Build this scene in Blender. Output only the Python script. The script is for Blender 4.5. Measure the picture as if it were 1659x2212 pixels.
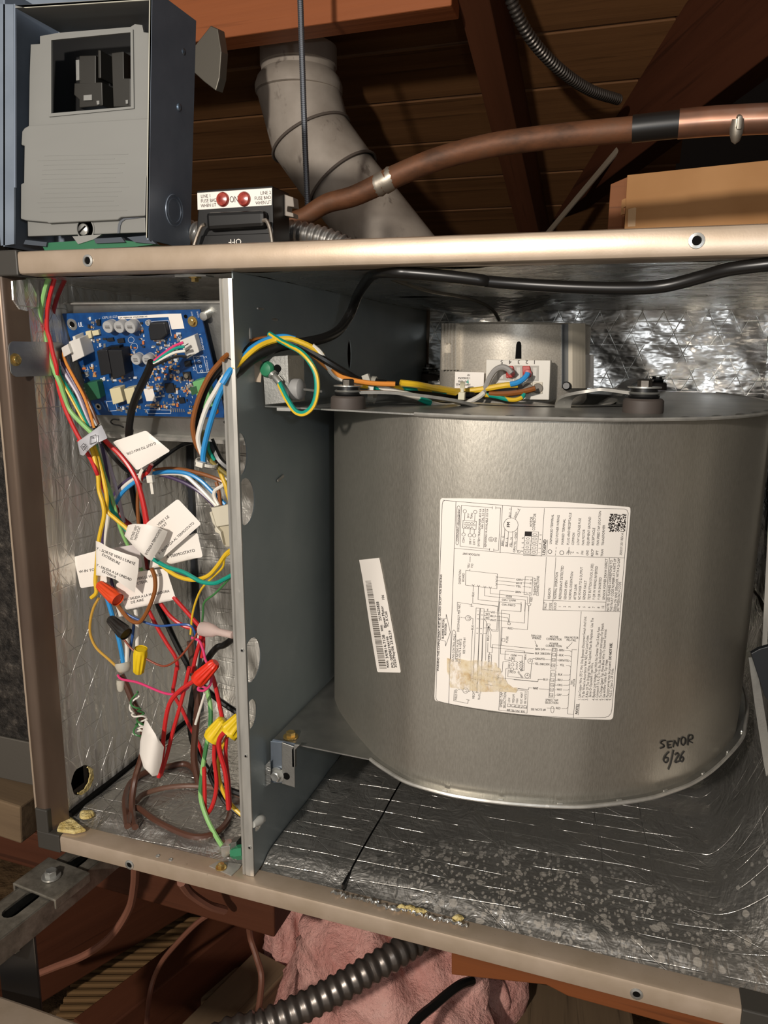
import bpy, bmesh, math, random
import numpy as np
from mathutils import Vector, Matrix
from mathutils.geometry import delaunay_2d_cdt
for o in list(bpy.data.objects): bpy.data.objects.remove(o)
scene = bpy.context.scene
COL = scene.collection
random.seed(7)
# ------------------------------------------------------------------ camera
IW, IH = 1659.0, 2212.0
YAW, PITCH, ROLL = 0.3212989786897845, -0.20521341499792606, -0.0120893169939329
CAM = np.array([0.4990469792121309, -0.5102623570425225, 0.46366804967264713])
FPX = 1647.2364766538642
def _rot():
    cx, sx = math.cos(YAW), math.sin(YAW); cy, sy = math.cos(PITCH), math.sin(PITCH); cz, sz = math.cos(ROLL), math.sin(ROLL)
    Rz = np.array([[cx, -sx, 0], [sx, cx, 0], [0, 0, 1]]); Rx = np.array([[1, 0, 0], [0, cy, -sy], [0, sy, cy]]); Ry = np.array([[cz, 0, sz], [0, 1, 0], [-sz, 0, cz]])
    return Rz @ Rx @ Ry
RM = _rot()
cd = bpy.data.cameras.new('camera'); cam = bpy.data.objects.new('camera', cd); COL.objects.link(cam)
cd.sensor_fit = 'VERTICAL'; cd.sensor_height = 36.0; cd.sensor_width = 27.0; cd.lens = FPX / IH * 36.0
cd.clip_start = 0.01; cd.clip_end = 50
mw = Matrix.Identity(4)
for i in range(3):
    mw[i][0] = RM[i][0]; mw[i][1] = RM[i][2]; mw[i][2] = -RM[i][1]; mw[i][3] = CAM[i]
cam.matrix_world = mw
scene.camera = cam
# ------------------------------------------------------------------ light
world = bpy.data.worlds.new('attic_gloom'); scene.world = world; world.use_nodes = True
bg = world.node_tree.nodes['Background']; bg.inputs[0].default_value = (0.80, 0.74, 0.68, 1); bg.inputs[1].default_value = 0.20
def lamp(name, loc, power, col, size):
    l = bpy.data.lights.new(name, 'POINT'); l.energy = power; l.color = col; l.shadow_soft_size = size
    o = bpy.data.objects.new(name, l); o.location = loc; COL.objects.link(o); return o
lamp('work_light', (0.15, -1.30, 0.775), 33.0, (1.0, 0.92, 0.83), 0.035)
lamp('cool_fill', (0.60, -0.56, 0.52), 0.8, (0.86, 0.93, 1.0), 0.01)  # weak cool fill light added beside the camera for the rail's bluish sheen
vs = scene.view_settings
vs.view_transform = 'Standard'; vs.look = 'None'; vs.gamma = 1.0; vs.use_curve_mapping = False; vs.exposure = 1.15
# ------------------------------------------------------------------ helpers
def ray(x, y):
    return RM @ np.array([(x - IW / 2) / FPX, 1.0, -(y - IH / 2) / FPX])
def U(x, y, X=None, Y=None, Z=None):
    d = ray(x, y)
    t = (X - CAM[0]) / d[0] if X is not None else (Y - CAM[1]) / d[1] if Y is not None else (Z - CAM[2]) / d[2]
    return Vector(CAM + t * d)
def V(*a): return Vector(a)
def frame_of(d):
    d = Vector(d).normalized(); up = V(0, 0, 1) if abs(d.z) < .9 else V(0, 1, 0)
    a = d.cross(up).normalized(); b = a.cross(d).normalized()
    return a, b, d
def catmull(pts, n=6):
    pts = [Vector(p) for p in pts]
    if len(pts) < 3: return pts
    P = [pts[0] * 2 - pts[1]] + pts + [pts[-1] * 2 - pts[-2]]
    out = []
    for i in range(1, len(P) - 2):
        p0, p1, p2, p3 = P[i - 1:i + 3]
        for k in range(n):
            t = k / n
            out.append(.5 * ((2 * p1) + (p2 - p0) * t + (2 * p0 - 5 * p1 + 4 * p2 - p3) * t * t + (3 * p1 - p0 - 3 * p2 + p3) * t ** 3))
    out.append(pts[-1]); return out
class MB:
    def __init__(s): s.v = []; s.f = []; s.m = []
    def add(s, vs_, fs, m=0):
        b = len(s.v); s.v += [tuple(v) for v in vs_]
        for f in fs: s.f.append([b + i for i in f]); s.m.append(m)
        return s
    def box(s, x0, x1, y0, y1, z0, z1, m=0):
        return s.add([(x0, y0, z0), (x1, y0, z0), (x1, y1, z0), (x0, y1, z0), (x0, y0, z1), (x1, y0, z1), (x1, y1, z1), (x0, y1, z1)],
                     [(3, 2, 1, 0), (4, 5, 6, 7), (0, 1, 5, 4), (1, 2, 6, 5), (2, 3, 7, 6), (3, 0, 4, 7)], m)
    def obox(s, c, a, b, d, m=0):
        c, a, b, d = Vector(c), Vector(a), Vector(b), Vector(d)
        vs_ = [c + i * a + j * b + k * d for k in (-1, 1) for i, j in ((-1, -1), (1, -1), (1, 1), (-1, 1))]
        return s.add(vs_, [(3, 2, 1, 0), (4, 5, 6, 7), (0, 1, 5, 4), (1, 2, 6, 5), (2, 3, 7, 6), (3, 0, 4, 7)], m)
    def prism(s, poly, off, m=0):
        poly = [Vector(p) for p in poly]; off = Vector(off); n = len(poly)
        vs_ = poly + [p + off for p in poly]
        return s.add(vs_, [tuple(range(n))[::-1], tuple(range(n, 2 * n))] + [(i, (i + 1) % n, n + (i + 1) % n, n + i) for i in range(n)], m)
    def tube(s, pts, r, n=8, m=0, cap=True):
        pts = [Vector(p) for p in pts]; N = len(pts)
        rr = r if isinstance(r, (list, tuple)) else [r] * N
        t0 = (pts[1] - pts[0]).normalized(); a, b, _ = frame_of(t0)
        rings = []
        for i in range(N):
            t = (pts[min(i + 1, N - 1)] - pts[max(i - 1, 0)])
            if t.length < 1e-9: t = t0.copy()
            t.normalize()
            a = (a - t * a.dot(t))
            if a.length < 1e-6: a, b, _ = frame_of(t)
            a.normalize(); b = t.cross(a)
            rings.append([pts[i] + rr[i] * (math.cos(2 * math.pi * k / n) * a + math.sin(2 * math.pi * k / n) * b) for k in range(n)])
        vs_ = [v for q in rings for v in q]; fs = []
        for i in range(N - 1):
            for k in range(n):
                fs.append((i * n + k, i * n + (k + 1) % n, (i + 1) * n + (k + 1) % n, (i + 1) * n + k))
        if cap: fs += [tuple(range(n))[::-1], tuple((N - 1) * n + k for k in range(n))]
        return s.add(vs_, fs, m)
    def lathe(s, c, ax, prof, n=24, m=0, a0=0):
        a, b, d = frame_of(ax); c = Vector(c)
        vs_ = [c + d * h + r * (math.cos(a0 + 2 * math.pi * k / n) * a + math.sin(a0 + 2 * math.pi * k / n) * b) for r, h in prof for k in range(n)]
        fs = [(i * n + k, i * n + (k + 1) % n, (i + 1) * n + (k + 1) % n, (i + 1) * n + k) for i in range(len(prof) - 1) for k in range(n)]
        if prof[0][0] > 1e-7: fs.append(tuple(range(n))[::-1])
        if prof[-1][0] > 1e-7: fs.append(tuple((len(prof) - 1) * n + k for k in range(n)))
        return s.add(vs_, fs, m)
    def grid(s, fn, nu, nv, m=0):
        vs_ = [fn(i / nu, j / nv) for j in range(nv + 1) for i in range(nu + 1)]
        return s.add(vs_, [(j * (nu + 1) + i, j * (nu + 1) + i + 1, (j + 1) * (nu + 1) + i + 1, (j + 1) * (nu + 1) + i) for j in range(nv) for i in range(nu)], m)
    def holed(s, outer, holes, to3d, thick, m=0):
        """flat plate with holes; 2-D outlines mapped by to3d(u,v); thick = offset vector"""
        pts = []; edges = []
        for lp in [outer] + holes:
            b = len(pts); pts += [Vector((p[0], p[1])) for p in lp]; edges += [(b + i, b + (i + 1) % len(lp)) for i in range(len(lp))]
        r = delaunay_2d_cdt(pts, edges, [], 0, 1e-7)
        vv, ff = r[0], r[2]
        def inside(q, lp):
            c = False; j = len(lp) - 1
            for i in range(len(lp)):
                if (lp[i][1] > q[1]) != (lp[j][1] > q[1]) and q[0] < (lp[j][0] - lp[i][0]) * (q[1] - lp[i][1]) / (lp[j][1] - lp[i][1]) + lp[i][0]: c = not c
                j = i
            return c
        keep = []
        for f in ff:
            q = sum((vv[i] for i in f), Vector((0, 0))) / len(f)
            if inside(q, outer) and not any(inside(q, h) for h in holes): keep.append(tuple(f))
        A = [Vector(to3d(p.x, p.y)) for p in vv]; th = Vector(thick); n = len(A)
        fs = [f for f in keep] + [tuple(n + i for i in f[::-1]) for f in keep]
        cnt = {}
        for f in keep:
            for i in range(len(f)):
                e = (f[i], f[(i + 1) % len(f)]); cnt[e] = 1
        fs += [(e[1], e[0], n + e[0], n + e[1]) for e in cnt if (e[1], e[0]) not in cnt]
        return s.add(A + [p + th for p in A], fs, m)
    def build(s, name, mat, parent=None, smooth=False, bevel=0, sub=0, kind=None, label=None, autos=None):
        me = bpy.data.meshes.new(name); me.from_pydata(s.v, [], s.f)
        mats = mat if isinstance(mat, (list, tuple)) else [mat]
        for q in mats: me.materials.append(q)
        if len(mats) > 1: me.polygons.foreach_set('material_index', s.m)
        if autos is None:
            bm = bmesh.new(); bm.from_mesh(me); bmesh.ops.recalc_face_normals(bm, faces=bm.faces); bm.to_mesh(me); bm.free()
        if smooth:
            me.polygons.foreach_set('use_smooth', [True] * len(me.polygons))
            if smooth != 'all':
                try: me.set_sharp_from_angle(angle=math.radians(40))
                except Exception: pass
        me.update()
        o = bpy.data.objects.new(name, me); COL.objects.link(o)
        if parent is not None:
            o.parent = parent
            if parent.type == 'EMPTY': o.matrix_parent_inverse = Matrix.Translation(-parent.location)
        if bevel:
            b = o.modifiers.new('edge', 'BEVEL'); b.width = bevel; b.segments = 2; b.limit_method = 'ANGLE'; b.angle_limit = math.radians(35); b.harden_normals = False
        if sub:
            b = o.modifiers.new('sub', 'SUBSURF'); b.levels = sub; b.render_levels = sub
        if kind: o['kind'] = kind
        if label: o['label'] = label
        return o
def thing(name, label, cat, loc=(0, 0, 0), group=None):
    o = bpy.data.objects.new(name, None); o.empty_display_size = .02; COL.objects.link(o); o.location = loc
    return tag(o, label, cat, group)
def tag(o, label, cat, group=None):
    o['label'] = label; o['category'] = cat
    if group: o['group'] = group
    return o
def struct(o, label=None):
    o['kind'] = 'structure'
    if label: o['label'] = label
    return o
# ------------------------------------------------------------------ node expression helper
class E_:
    def __init__(s, nt, sock): s.nt = nt; s.k = sock
    def _b(s, op, o=None, c=None):
        n = s.nt.nodes.new('ShaderNodeMath'); n.operation = op
        for i, q in enumerate((s, o, c)):
            if q is None: continue
            if isinstance(q, E_): s.nt.links.new(q.k, n.inputs[i])
            else: n.inputs[i].default_value = q
        return E_(s.nt, n.outputs[0])
    def __add__(s, o): return s._b('ADD', o)
    def __sub__(s, o): return s._b('SUBTRACT', o)
    def __mul__(s, o): return s._b('MULTIPLY', o)
    def __truediv__(s, o): return s._b('DIVIDE', o)
    def fract(s): return s._b('FRACT')
    def abs(s): return s._b('ABSOLUTE')
    def max(s, o): return s._b('MAXIMUM', o)
    def min(s, o): return s._b('MINIMUM', o)
    def lt(s, o): return s._b('LESS_THAN', o)
    def gt(s, o): return s._b('GREATER_THAN', o)
    def sin(s): return s._b('SINE')
    def ss(s, a, b):
        n = s.nt.nodes.new('ShaderNodeMapRange'); n.interpolation_type = 'SMOOTHSTEP'
        s.nt.links.new(s.k, n.inputs[0]); n.inputs[1].default_value = a; n.inputs[2].default_value = b
        return E_(s.nt, n.outputs[0])
    def line(s, w):      # 1 on the integer lines of s, 0 elsewhere, soft half width w
        return (((s.fract() - .5).abs()) - .5).abs().ss(w, 0.0)
class Mat:
    def __init__(s, name, col=(.5, .5, .5), rough=.5, metal=0.0, spec=.5):
        s.m = bpy.data.materials.new(name); s.m.use_nodes = True; s.nt = s.m.node_tree
        s.b = s.nt.nodes['Principled BSDF']; s.b.inputs['Base Color'].default_value = (*col, 1); s.b.inputs['Roughness'].default_value = rough
        s.b.inputs['Metallic'].default_value = metal; s.b.inputs['Specular IOR Level'].default_value = spec; s.col = col
        s._tc = None
    def pos(s):
        if not s._tc: s._tc = s.nt.nodes.new('ShaderNodeTexCoord')
        return s._tc.outputs['Object']
    def xyz(s):
        n = s.nt.nodes.new('ShaderNodeSeparateXYZ'); s.nt.links.new(s.pos(), n.inputs[0])
        return [E_(s.nt, n.outputs[i]) for i in range(3)]
    def noise(s, scale=10, stretch=(1, 1, 1), detail=3, rough=.55, rot=(0, 0, 0), dist=0):
        mp = s.nt.nodes.new('ShaderNodeMapping'); mp.inputs['Scale'].default_value = stretch; mp.inputs['Rotation'].default_value = rot
        s.nt.links.new(s.pos(), mp.inputs[0]); n = s.nt.nodes.new('ShaderNodeTexNoise')
        n.inputs['Scale'].default_value = scale; n.inputs['Detail'].default_value = detail; n.inputs['Roughness'].default_value = rough; n.inputs['Distortion'].default_value = dist
        s.nt.links.new(mp.outputs[0], n.inputs['Vector']); return E_(s.nt, n.outputs['Fac'])
    def voro(s, scale=10, stretch=(1, 1, 1), feature='F1'):
        mp = s.nt.nodes.new('ShaderNodeMapping'); mp.inputs['Scale'].default_value = stretch
        s.nt.links.new(s.pos(), mp.inputs[0]); n = s.nt.nodes.new('ShaderNodeTexVoronoi'); n.feature = feature
        n.inputs['Scale'].default_value = scale; s.nt.links.new(mp.outputs[0], n.inputs['Vector']); return E_(s.nt, n.outputs['Distance'])
    def color(s, stops, fac):
        r = s.nt.nodes.new('ShaderNodeValToRGB'); el = r.color_ramp.elements
        while len(el) < len(stops): el.new(.5)
        for e, (p, c) in zip(el, stops): e.position = p; e.color = (*c, 1)
        s.nt.links.new(fac.k, r.inputs[0]); s.nt.links.new(r.outputs[0], s.b.inputs['Base Color']); s._cs = r.outputs[0]; return s
    def over(s, col, fac):   # mix another colour over the current base colour
        n = s.nt.nodes.new('ShaderNodeMix'); n.data_type = 'RGBA'
        cur = s.b.inputs['Base Color']
        if cur.links: s.nt.links.new(cur.links[0].from_socket, n.inputs[6])
        else: n.inputs[6].default_value = cur.default_value
        n.inputs[7].default_value = (*col, 1); s.nt.links.new(fac.k, n.inputs[0]); s.nt.links.new(n.outputs[2], cur); return s
    def set(s, inp, e, lo=None, hi=None):
        if lo is not None:
            n = s.nt.nodes.new('ShaderNodeMapRange'); s.nt.links.new(e.k, n.inputs[0]); n.inputs[3].default_value = lo; n.inputs[4].default_value = hi; e = E_(s.nt, n.outputs[0])
        s.nt.links.new(e.k, s.b.inputs[inp]); return s
    def bump(s, e, dist=.001, strength=1.0):
        n = s.nt.nodes.new('ShaderNodeBump'); n.inputs['Distance'].default_value = dist; n.inputs['Strength'].default_value = strength
        s.nt.links.new(e.k, n.inputs['Height'])
        cur = s.b.inputs['Normal']
        if cur.links: s.nt.links.new(cur.links[0].from_socket, n.inputs['Normal'])
        s.nt.links.new(n.outputs[0], cur); return s
def srgb(h):
    h = h.lstrip('#'); c = [int(h[i:i + 2], 16) / 255 for i in (0, 2, 4)]
    return tuple(x / 12.92 if x <= .04045 else ((x + .055) / 1.055) ** 2.4 for x in c)
PAL = {}
def plastic(name, hexc, rough=.4, spec=.5):
    if name not in PAL: PAL[name] = Mat(name, srgb(hexc), rough, 0, spec).m
    return PAL[name]
def metal(name, hexc, rough=.35):
    if name not in PAL:
        q = Mat(name, srgb(hexc), rough, .82); q.bump(q.noise(400, detail=2), .0002, .3); PAL[name] = q.m
    return PAL[name]
# ------------------------------------------------------------------ shared materials
def foil(name, pattern, base='#c4c2bd', rough=.3, k=1.0, met=.75):
    q = Mat(name, srgb(base), rough, met)
    x, y, z = q.xyz()
    jit = q.noise(9, detail=2) * .012
    if pattern == 'floor':
        u, v = x + y * .12 + jit, y - x * .05 + jit * .6; grid_ = (u / .043).line(.022).max((v / .0195).line(.035)).max(((u + v * 1.3) / .11).line(.008))
        wr = q.noise(42, (1, .6, 1), 4, .6, dist=.6); ribs = q.noise(210, (.25, 1, 1), 2)
    elif pattern == 'left':
        u, v = y + jit, z + jit; grid_ = (v / .021).line(.025).max(((u + v * .75) / .024).line(.025)).max(((u - v * .75) / .040).line(.015))
        wr = q.noise(45, (1, 1, .35), 4, .6, dist=.6); ribs = ((y * 560 + jit * 200).sin() * .5 + .5) * .7 + q.noise(60, (1, 1, .16), 2) * .9
    elif pattern == 'back':
        u, v = x + jit * .4, z; grid_ = (v / .0145).line(.055).max(((u + v * .5) / .026).line(.035)).max(((u - v * .5) / .026).line(.035))
        wr = q.noise(40, (1, 1, 1.6), 2, .5); ribs = q.noise(130, (.35, 1, 1), 2)
    else:                                            # ceiling, crinkled along the run
        u, v = x + jit, y; grid_ = ((u + v) / .05).line(.012).max(((u - v) / .05).line(.012))
        wr = q.noise(40, (.35, 1, 1), 4, .65, dist=.8); ribs = q.noise(230, (.2, 1, 1), 3)
    fade = q.noise(28, detail=3).ss(.38, .62)
    q.bump(wr, .0055 * k); q.bump(ribs, .0010 * k); q.bump(grid_ * fade * -1.0, .0008, .12 if pattern == 'back' else 1.0)
    q.over(srgb('#efece6'), grid_ * fade * (1.0 if pattern == 'back' else .30))
    if pattern == 'back': q.set('Roughness', (q.noise(35, detail=2) * .2 + rough - .08).max(grid_ * fade * .75))
    else: q.set('Roughness', q.noise(35, detail=2), rough - .08, rough + .14)
    return q
M = {}
M['foil_floor'] = foil('foil_floor', 'floor', '#bdbab4', .3, 1.0, .86)
q = M['foil_floor']; x_, y_, z_ = q.xyz()
# dried water spots over the front right of the floor liner
reg = ((x_ - .455) * (x_ - .455) * 28 + (y_ - .055) * (y_ - .055) * 190).ss(1.0, .05)
reg2 = ((x_ - .60) * (x_ - .60) * 60 + (y_ - .02) * (y_ - .02) * 60).ss(1.0, .1)
sz = q.noise(38, detail=1)
sp = (q.voro(270, (1, .6, 1)) + sz * -.32 + q.noise(300, detail=2) * .10).ss(.27, .20) * reg
sp2 = (q.voro(105, (.75, .6, 1)) + q.noise(30, detail=1) * -.3 + q.noise(200, detail=2) * .12).ss(.17, .13) * (reg.max(reg2))
spots = sp.max(sp2)
q.over(srgb('#a8a196'), spots * .8); q.set('Metallic', spots, .86, .25)
q = q.m; M['foil_floor'] = q
M['foil_left'] = foil('foil_left', 'left', '#dcd9d2', .36, 1.0, .62).m
M['foil_back'] = foil('foil_back', 'back', '#b3b0ab', .20, .3, .92).m
M['foil_top'] = foil('foil_top', 'top', '#d6d4cf', .22, 1.0, .9).m
q = Mat('galvanised_scroll', srgb('#8f8f8a'), .40, .82)
n1 = q.noise(900, (1, 1, .25), 3, .6, rot=(0, .9, 0)); n2 = q.noise(6, detail=3)
q.color([(.25, srgb('#a09b90')), (.75, srgb('#b8b3a8'))], n1 * .6 + n2 * .4); q.bump(n1, .0003, .4); q.set('Roughness', n1, .32, .48); M['scroll'] = q.m
q = Mat('galvanised_plate', srgb('#8e8f8c'), .36, .9); n1 = q.noise(30, detail=4); q.color([(.3, srgb('#9a9a96')), (.7, srgb('#b9b8b2'))], n1); q.bump(q.noise(500, detail=2), .0002, .5); M['galv'] = q.m
q = Mat('blue_grey_sheet', srgb('#6f7a80'), .42, .35); n1 = q.noise(12, detail=3); q.color([(.3, srgb('#869194')), (.7, srgb('#969fa1'))], n1); q.bump(q.noise(600, detail=2), .0002, .4); M['sheet'] = q.m
q = Mat('champagne_rail', srgb('#b5a58c'), .36, .52); n1 = q.noise(40, detail=4); q.color([(.3, srgb('#b29f89')), (.75, srgb('#c2af9b'))], n1)
q.over(srgb('#7d6d58'), (q.noise(160, detail=4, rough=.7)).ss(.66, .74) * .6); q.bump(q.noise(700, detail=2), .0001, .2); M['rail'] = q.m
q = Mat('flange_steel', srgb('#a3a29c'), .36, .45); n1 = q.noise(90, (1, 1, .2), 4); q.color([(.3, srgb('#9a9892')), (.75, srgb('#bbb8b0'))], n1); q.over(srgb('#dcd8cf'), q.noise(60, (1, 1, .4), 5, .75).ss(.62, .72) * .6); M['flange'] = q.m
q = Mat('dimmed_post_paint', srgb('#7f6d5f'), .28, .6); n1 = q.noise(20, (1, 1, .3), 4); q.color([(.3, srgb('#655449')), (.7, srgb('#7a695a'))], n1); M['post'] = q.m  # rail paint darkened in colour for the dim surroundings the post reflects
M['black'] = plastic('black_plastic', '#131313', .38)
M['blackcap'] = plastic('black_corner_cap', '#37342f', .55)
M['white'] = plastic('white_nylon', '#dcd7cb', .4)
M['paper'] = plastic('label_paper', '#efe8df', .45)
M['ink'] = plastic('black_ink', '#2b2624', .6, .2)
M['zinc'] = metal('zinc_steel', '#c9c9c4', .28)
M['brass'] = metal('yellow_zinc', '#c2a566', .22)
M['dark'] = plastic('dark_void', '#0a0908', .8, .1)
M['rubber'] = plastic('brown_rubber', '#4a423d', .6)
M['fibre'] = None
q = Mat('fibreglass_yellow', srgb('#cdb673'), .9, 0, .1); q.color([(.3, srgb('#b59c58')), (.7, srgb('#dccb92'))], q.noise(150, detail=5)); q.bump(q.noise(200, detail=4), .004); M['fibre'] = q.m
# ================================================================== air handler cabinet
H = 0.54; ZT = 0.5219; ZB = 0.0165; ZF = 0.024; XR = 0.655; YB = 0.55; YL = 0.255
cab = thing('air_handler_cabinet', 'open champagne coloured steel air handler cabinet lined with shiny foil insulation', 'cabinet', (0.3, 0.28, 0))
def wav(a, b, s, amp):
    return amp * (math.sin(a * s + 1.3 * math.sin(b * s * .7)) + .6 * math.sin(b * s * 1.3 + 2.1 * math.sin(a * s * .43)) + .35 * math.sin((a + b) * s * 2.7))
def rail_x(z0, z1, x0, x1, lip):       # folded rail: front face, top return, bottom return
    r = .003; pr = []
    pr = [(.022, z1), (r, z1), (r * .3, z1 - r * .3), (0, z1 - r), (0, z0 + r), (r * .3, z0 + r * .3), (r, z0), (lip, z0), (lip, z0 + .0015), (.004, z0 + .0015), (.0025, z0 + .005), (.0025, z1 - .005), (.004, z1 - .0015), (.022, z1 - .0015)]
    b = MB(); b.prism([(x0, y, z) for y, z in pr], (x1 - x0, 0, 0)); return b
rt = rail_x(ZT, H, .0188, .72, .024).build('top_rail', M['rail'], cab, smooth=True)
# bottom rail: ledge on top
b = MB(); r = .003
pr = [(.0195, ZB), (r, ZB), (r * .3, ZB - r * .3), (0, ZB - r), (0, .001), (.001, 0), (.02, 0), (.02, .0015), (.0025, .0015), (.0025, ZB - .004), (.0195, ZB - .0015)]
b.prism([(.012, y, z) for y, z in pr], (.604 - .012, 0, 0)); rb = b.build('bottom_rail', M['rail'], cab, smooth=True)
# left post : front face, rounded edge, inner return
b = MB(); po = [(-.0125, .0005), (-.0115, 0), (-.0046, 0), (-.0030, .0004), (-.0016, .0013), (-.0004, .0028), (.0006, .0046), (.0068, .020), (.0055, .021), (-.0012, .0055), (-.004, .003), (-.0125, .003)]
b.prism([(x, y, .012) for x, y in po], (0, 0, ZT - .012)); b.build('corner_post', M['post'], cab, smooth=True)
# weathered outer skin edge of the left side panel
b = MB(); b.box(-.0150, -.0127, .001, .30, .012, ZT); b.build('side_panel', M['rail'], cab)
# corner caps
def cap(x0, x1, z0, z1, name='corner_cap'):
    b = MB(); b.box(x0, x1, -.0012, .02, z0, z1); return b.build(name, M['blackcap'], cab, bevel=.0012)
cap(-.0145, .0190, ZT - .001, H + .0008)
b = MB(); b.box(-.0135, .0125, -.0012, .019, -.001, ZB + .001); b.box(-.0135, .0005, -.0012, .012, ZB, .041); b.build('corner_cap', M['blackcap'], cab, bevel=.0012)
cap(.598, .66, -.001, ZB + .001)
# punched screw holes in the rails (dimpled ring and dark bore)
def rail_hole(px, py, par, r=.0026):
    c = U(px, py, Y=0); b = MB()
    b.lathe(c, (0, -1, 0), [(r * 1.9, -.0004), (r * 1.75, .0006), (r * 1.1, .0009), (r, .0002), (r * .9, -.0003)], 16)
    o = b.build('hole_rim', M['zinc'], par, smooth=True)
    b = MB(); b.lathe(c, (0, -1, 0), [(r * 1.02, -.0004), (r * 1.0, .0003), (0, .0003)], 14); b.build('bore', M['dark'], par)
for px, py in ((190, 563), (1505, 520)): rail_hole(px, py, rt)
for px, py in ((280, 1868), (1375, 2147)): rail_hole(px, py, rb)
for px, py in ((341, 1849), (369, 1857)):
    c = U(px, py, Z=ZB); b = MB(); b.lathe(c, (0, 0, 1), [(.0021, 0), (.0019, .0005), (.0011, .0006), (.001, .0001)], 12); b.build('rivet_hole', M['zinc'], rb, smooth=True)
# liners -------------------------------------------------------------
fin = lambda t: t * t * (3 - 2 * t)
def floor_z(x, y):
    z = ZF + wav(x, y, 55, .00035) + .0008 * math.sin(y * 60 + x * 14)
    e = min(1, max(0, (y - .0185) / .022)); z = ZB - .0006 + (z - ZB + .0006) * fin(e)
    return z
def floor_fn(x0, x1, y0, y1):
    def fn(s, t):
        x = x0 + (x1 - x0) * s; y = y0 + (y1 - y0) * t; return (x, y, floor_z(x, y))
    return fn
b = MB(); b.grid(floor_fn(.0045, .198, .0185, YL + .002), 60, 70); b.build('floor_liner', M['foil_floor'], cab, smooth='all', autos=1)
b = MB(); b.grid(floor_fn(.2115, .2895, .0185, YB), 30, 120); b.build('floor_liner', M['foil_floor'], cab, smooth='all', autos=1)
# right piece of the floor liner rolls up into the right wall
def floor_r(s, t):
    x = .2912 + (.655 - .2912) * s; y = .0185 + (YB - .0185) * t
    z = floor_z(x, y); k = max(0, (x - .585)) / .07; f = fin(min(1, max(0, (y - .02) / .16)))
    z += f * (.16 * k ** 1.7 + .0022 * k * math.sin(y * 85 + x * 40)) + .0015 * math.exp(-((x - .59) / .02) ** 2) * math.sin(y * 120)
    return (x - .008 * k * f, y, z)
b = MB(); b.grid(floor_r, 110, 130); b.build('floor_liner', M['foil_floor'], cab, smooth='all', autos=1)
b = MB(); b.box(.2890, .2915, .019, YB, ZF - .006, ZF - .0015); b.build('liner_seam', M['black'], cab)
# left wall liner, with a torn knock-out hole
hc = [U(*q, X=.005) for q in ((168, 1670), (190, 1656), (194, 1690), (180, 1704), (160, 1700), (157, 1682))]
def left_hole():
    c = sum(hc, Vector()) / len(hc); out = []
    for i in range(26):
        a = 2 * math.pi * i / 26; rr = .0135 * (1 + .06 * math.sin(3 * a + 1) + .03 * math.sin(7 * a))
        out.append((c.y + rr * math.cos(a) * 1.05, c.z + rr * math.sin(a) * 1.05))
    return c, out
hcen, hpoly = left_hole()
def dense_holed(u0, u1, v0, v1, nu, nv, hole, to3d):
    """grid sheet that leaves out the cells inside the hole outline"""
    b = MB(); xs = [u0 + (u1 - u0) * i / nu for i in range(nu + 1)]; ys = [v0 + (v1 - v0) * j / nv for j in range(nv + 1)]
    b.holed([(u0, v0), (u1, v0), (u1, v1), (u0, v1)], [hole], lambda u, v: to3d(u, v), (0, 0, 0)); return b
b = MB()
def lw(u, v): return (.005 + wav(u, v, 70, .0004), u, v)
# bands round the hole, then the holed square itself
hy0, hy1, hz0, hz1 = hcen.y - .022, hcen.y + .022, max(hcen.z - .019, .0195), hcen.z + .021
def band(u0, u1, v0, v1, nu, nv): b.grid(lambda s, t: lw(u0 + (u1 - u0) * s, v0 + (v1 - v0) * t), nu, nv)
band(.018, YL, hz1, .522, 50, 90); band(.018, YL, .016, hz0, 50, 6)
if hy0 > .019: band(.018, hy0, hz0, hz1, 6, 6)
band(hy1, YL, hz0, hz1, 40, 6)
b.holed([(max(hy0, .018), hz0), (hy1, hz0), (hy1, hz1), (max(hy0, .018), hz1)], [hpoly], lambda u, v: (.005, u, v), (.0003, 0, 0))
b.build('wall_liner', M['foil_left'], cab, smooth=True)
b = MB(); b.box(.0040, .0098, .02, YL, .0232, .0272); b.build('liner_gap', M['dark'], cab)
b = MB(); b.box(-.012, -.011, hy0, hy1, hz0, hz1); b.build('hole_backing', M['dark'], cab)
b = MB(); cr_ = []; th_ = random.Random(9)
for i in range(15): a = math.radians(-120 + 160 * i / 14); rr = .0122 + .0006 * math.sin(i * 2.1); cr_.append((rr * math.cos(a), rr * math.sin(a)))
for i in range(15): a = math.radians(40 - 160 * i / 14); k_ = math.sin(math.pi * i / 14); rr = .0132 + .0050 * k_ + th_.uniform(-.0006, .0008); cr_.append((rr * math.cos(a), rr * math.sin(a)))
b.prism([(.0048, hcen.y + y, hcen.z + z) for y, z in cr_], (.0012, 0, 0)); b.build('torn_fibre', M['fibre'], cab)
# torn flap of foil at the top of the left wall
b = MB(); fl = [U(*q, X=.0095) for q in ((24, 607), (60, 603), (76, 636), (76, 662), (55, 672), (40, 668), (26, 648))]
b.prism(fl, (.0012, .0004, 0)); b.build('torn_foil_flap', M['foil_left'], cab)
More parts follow.
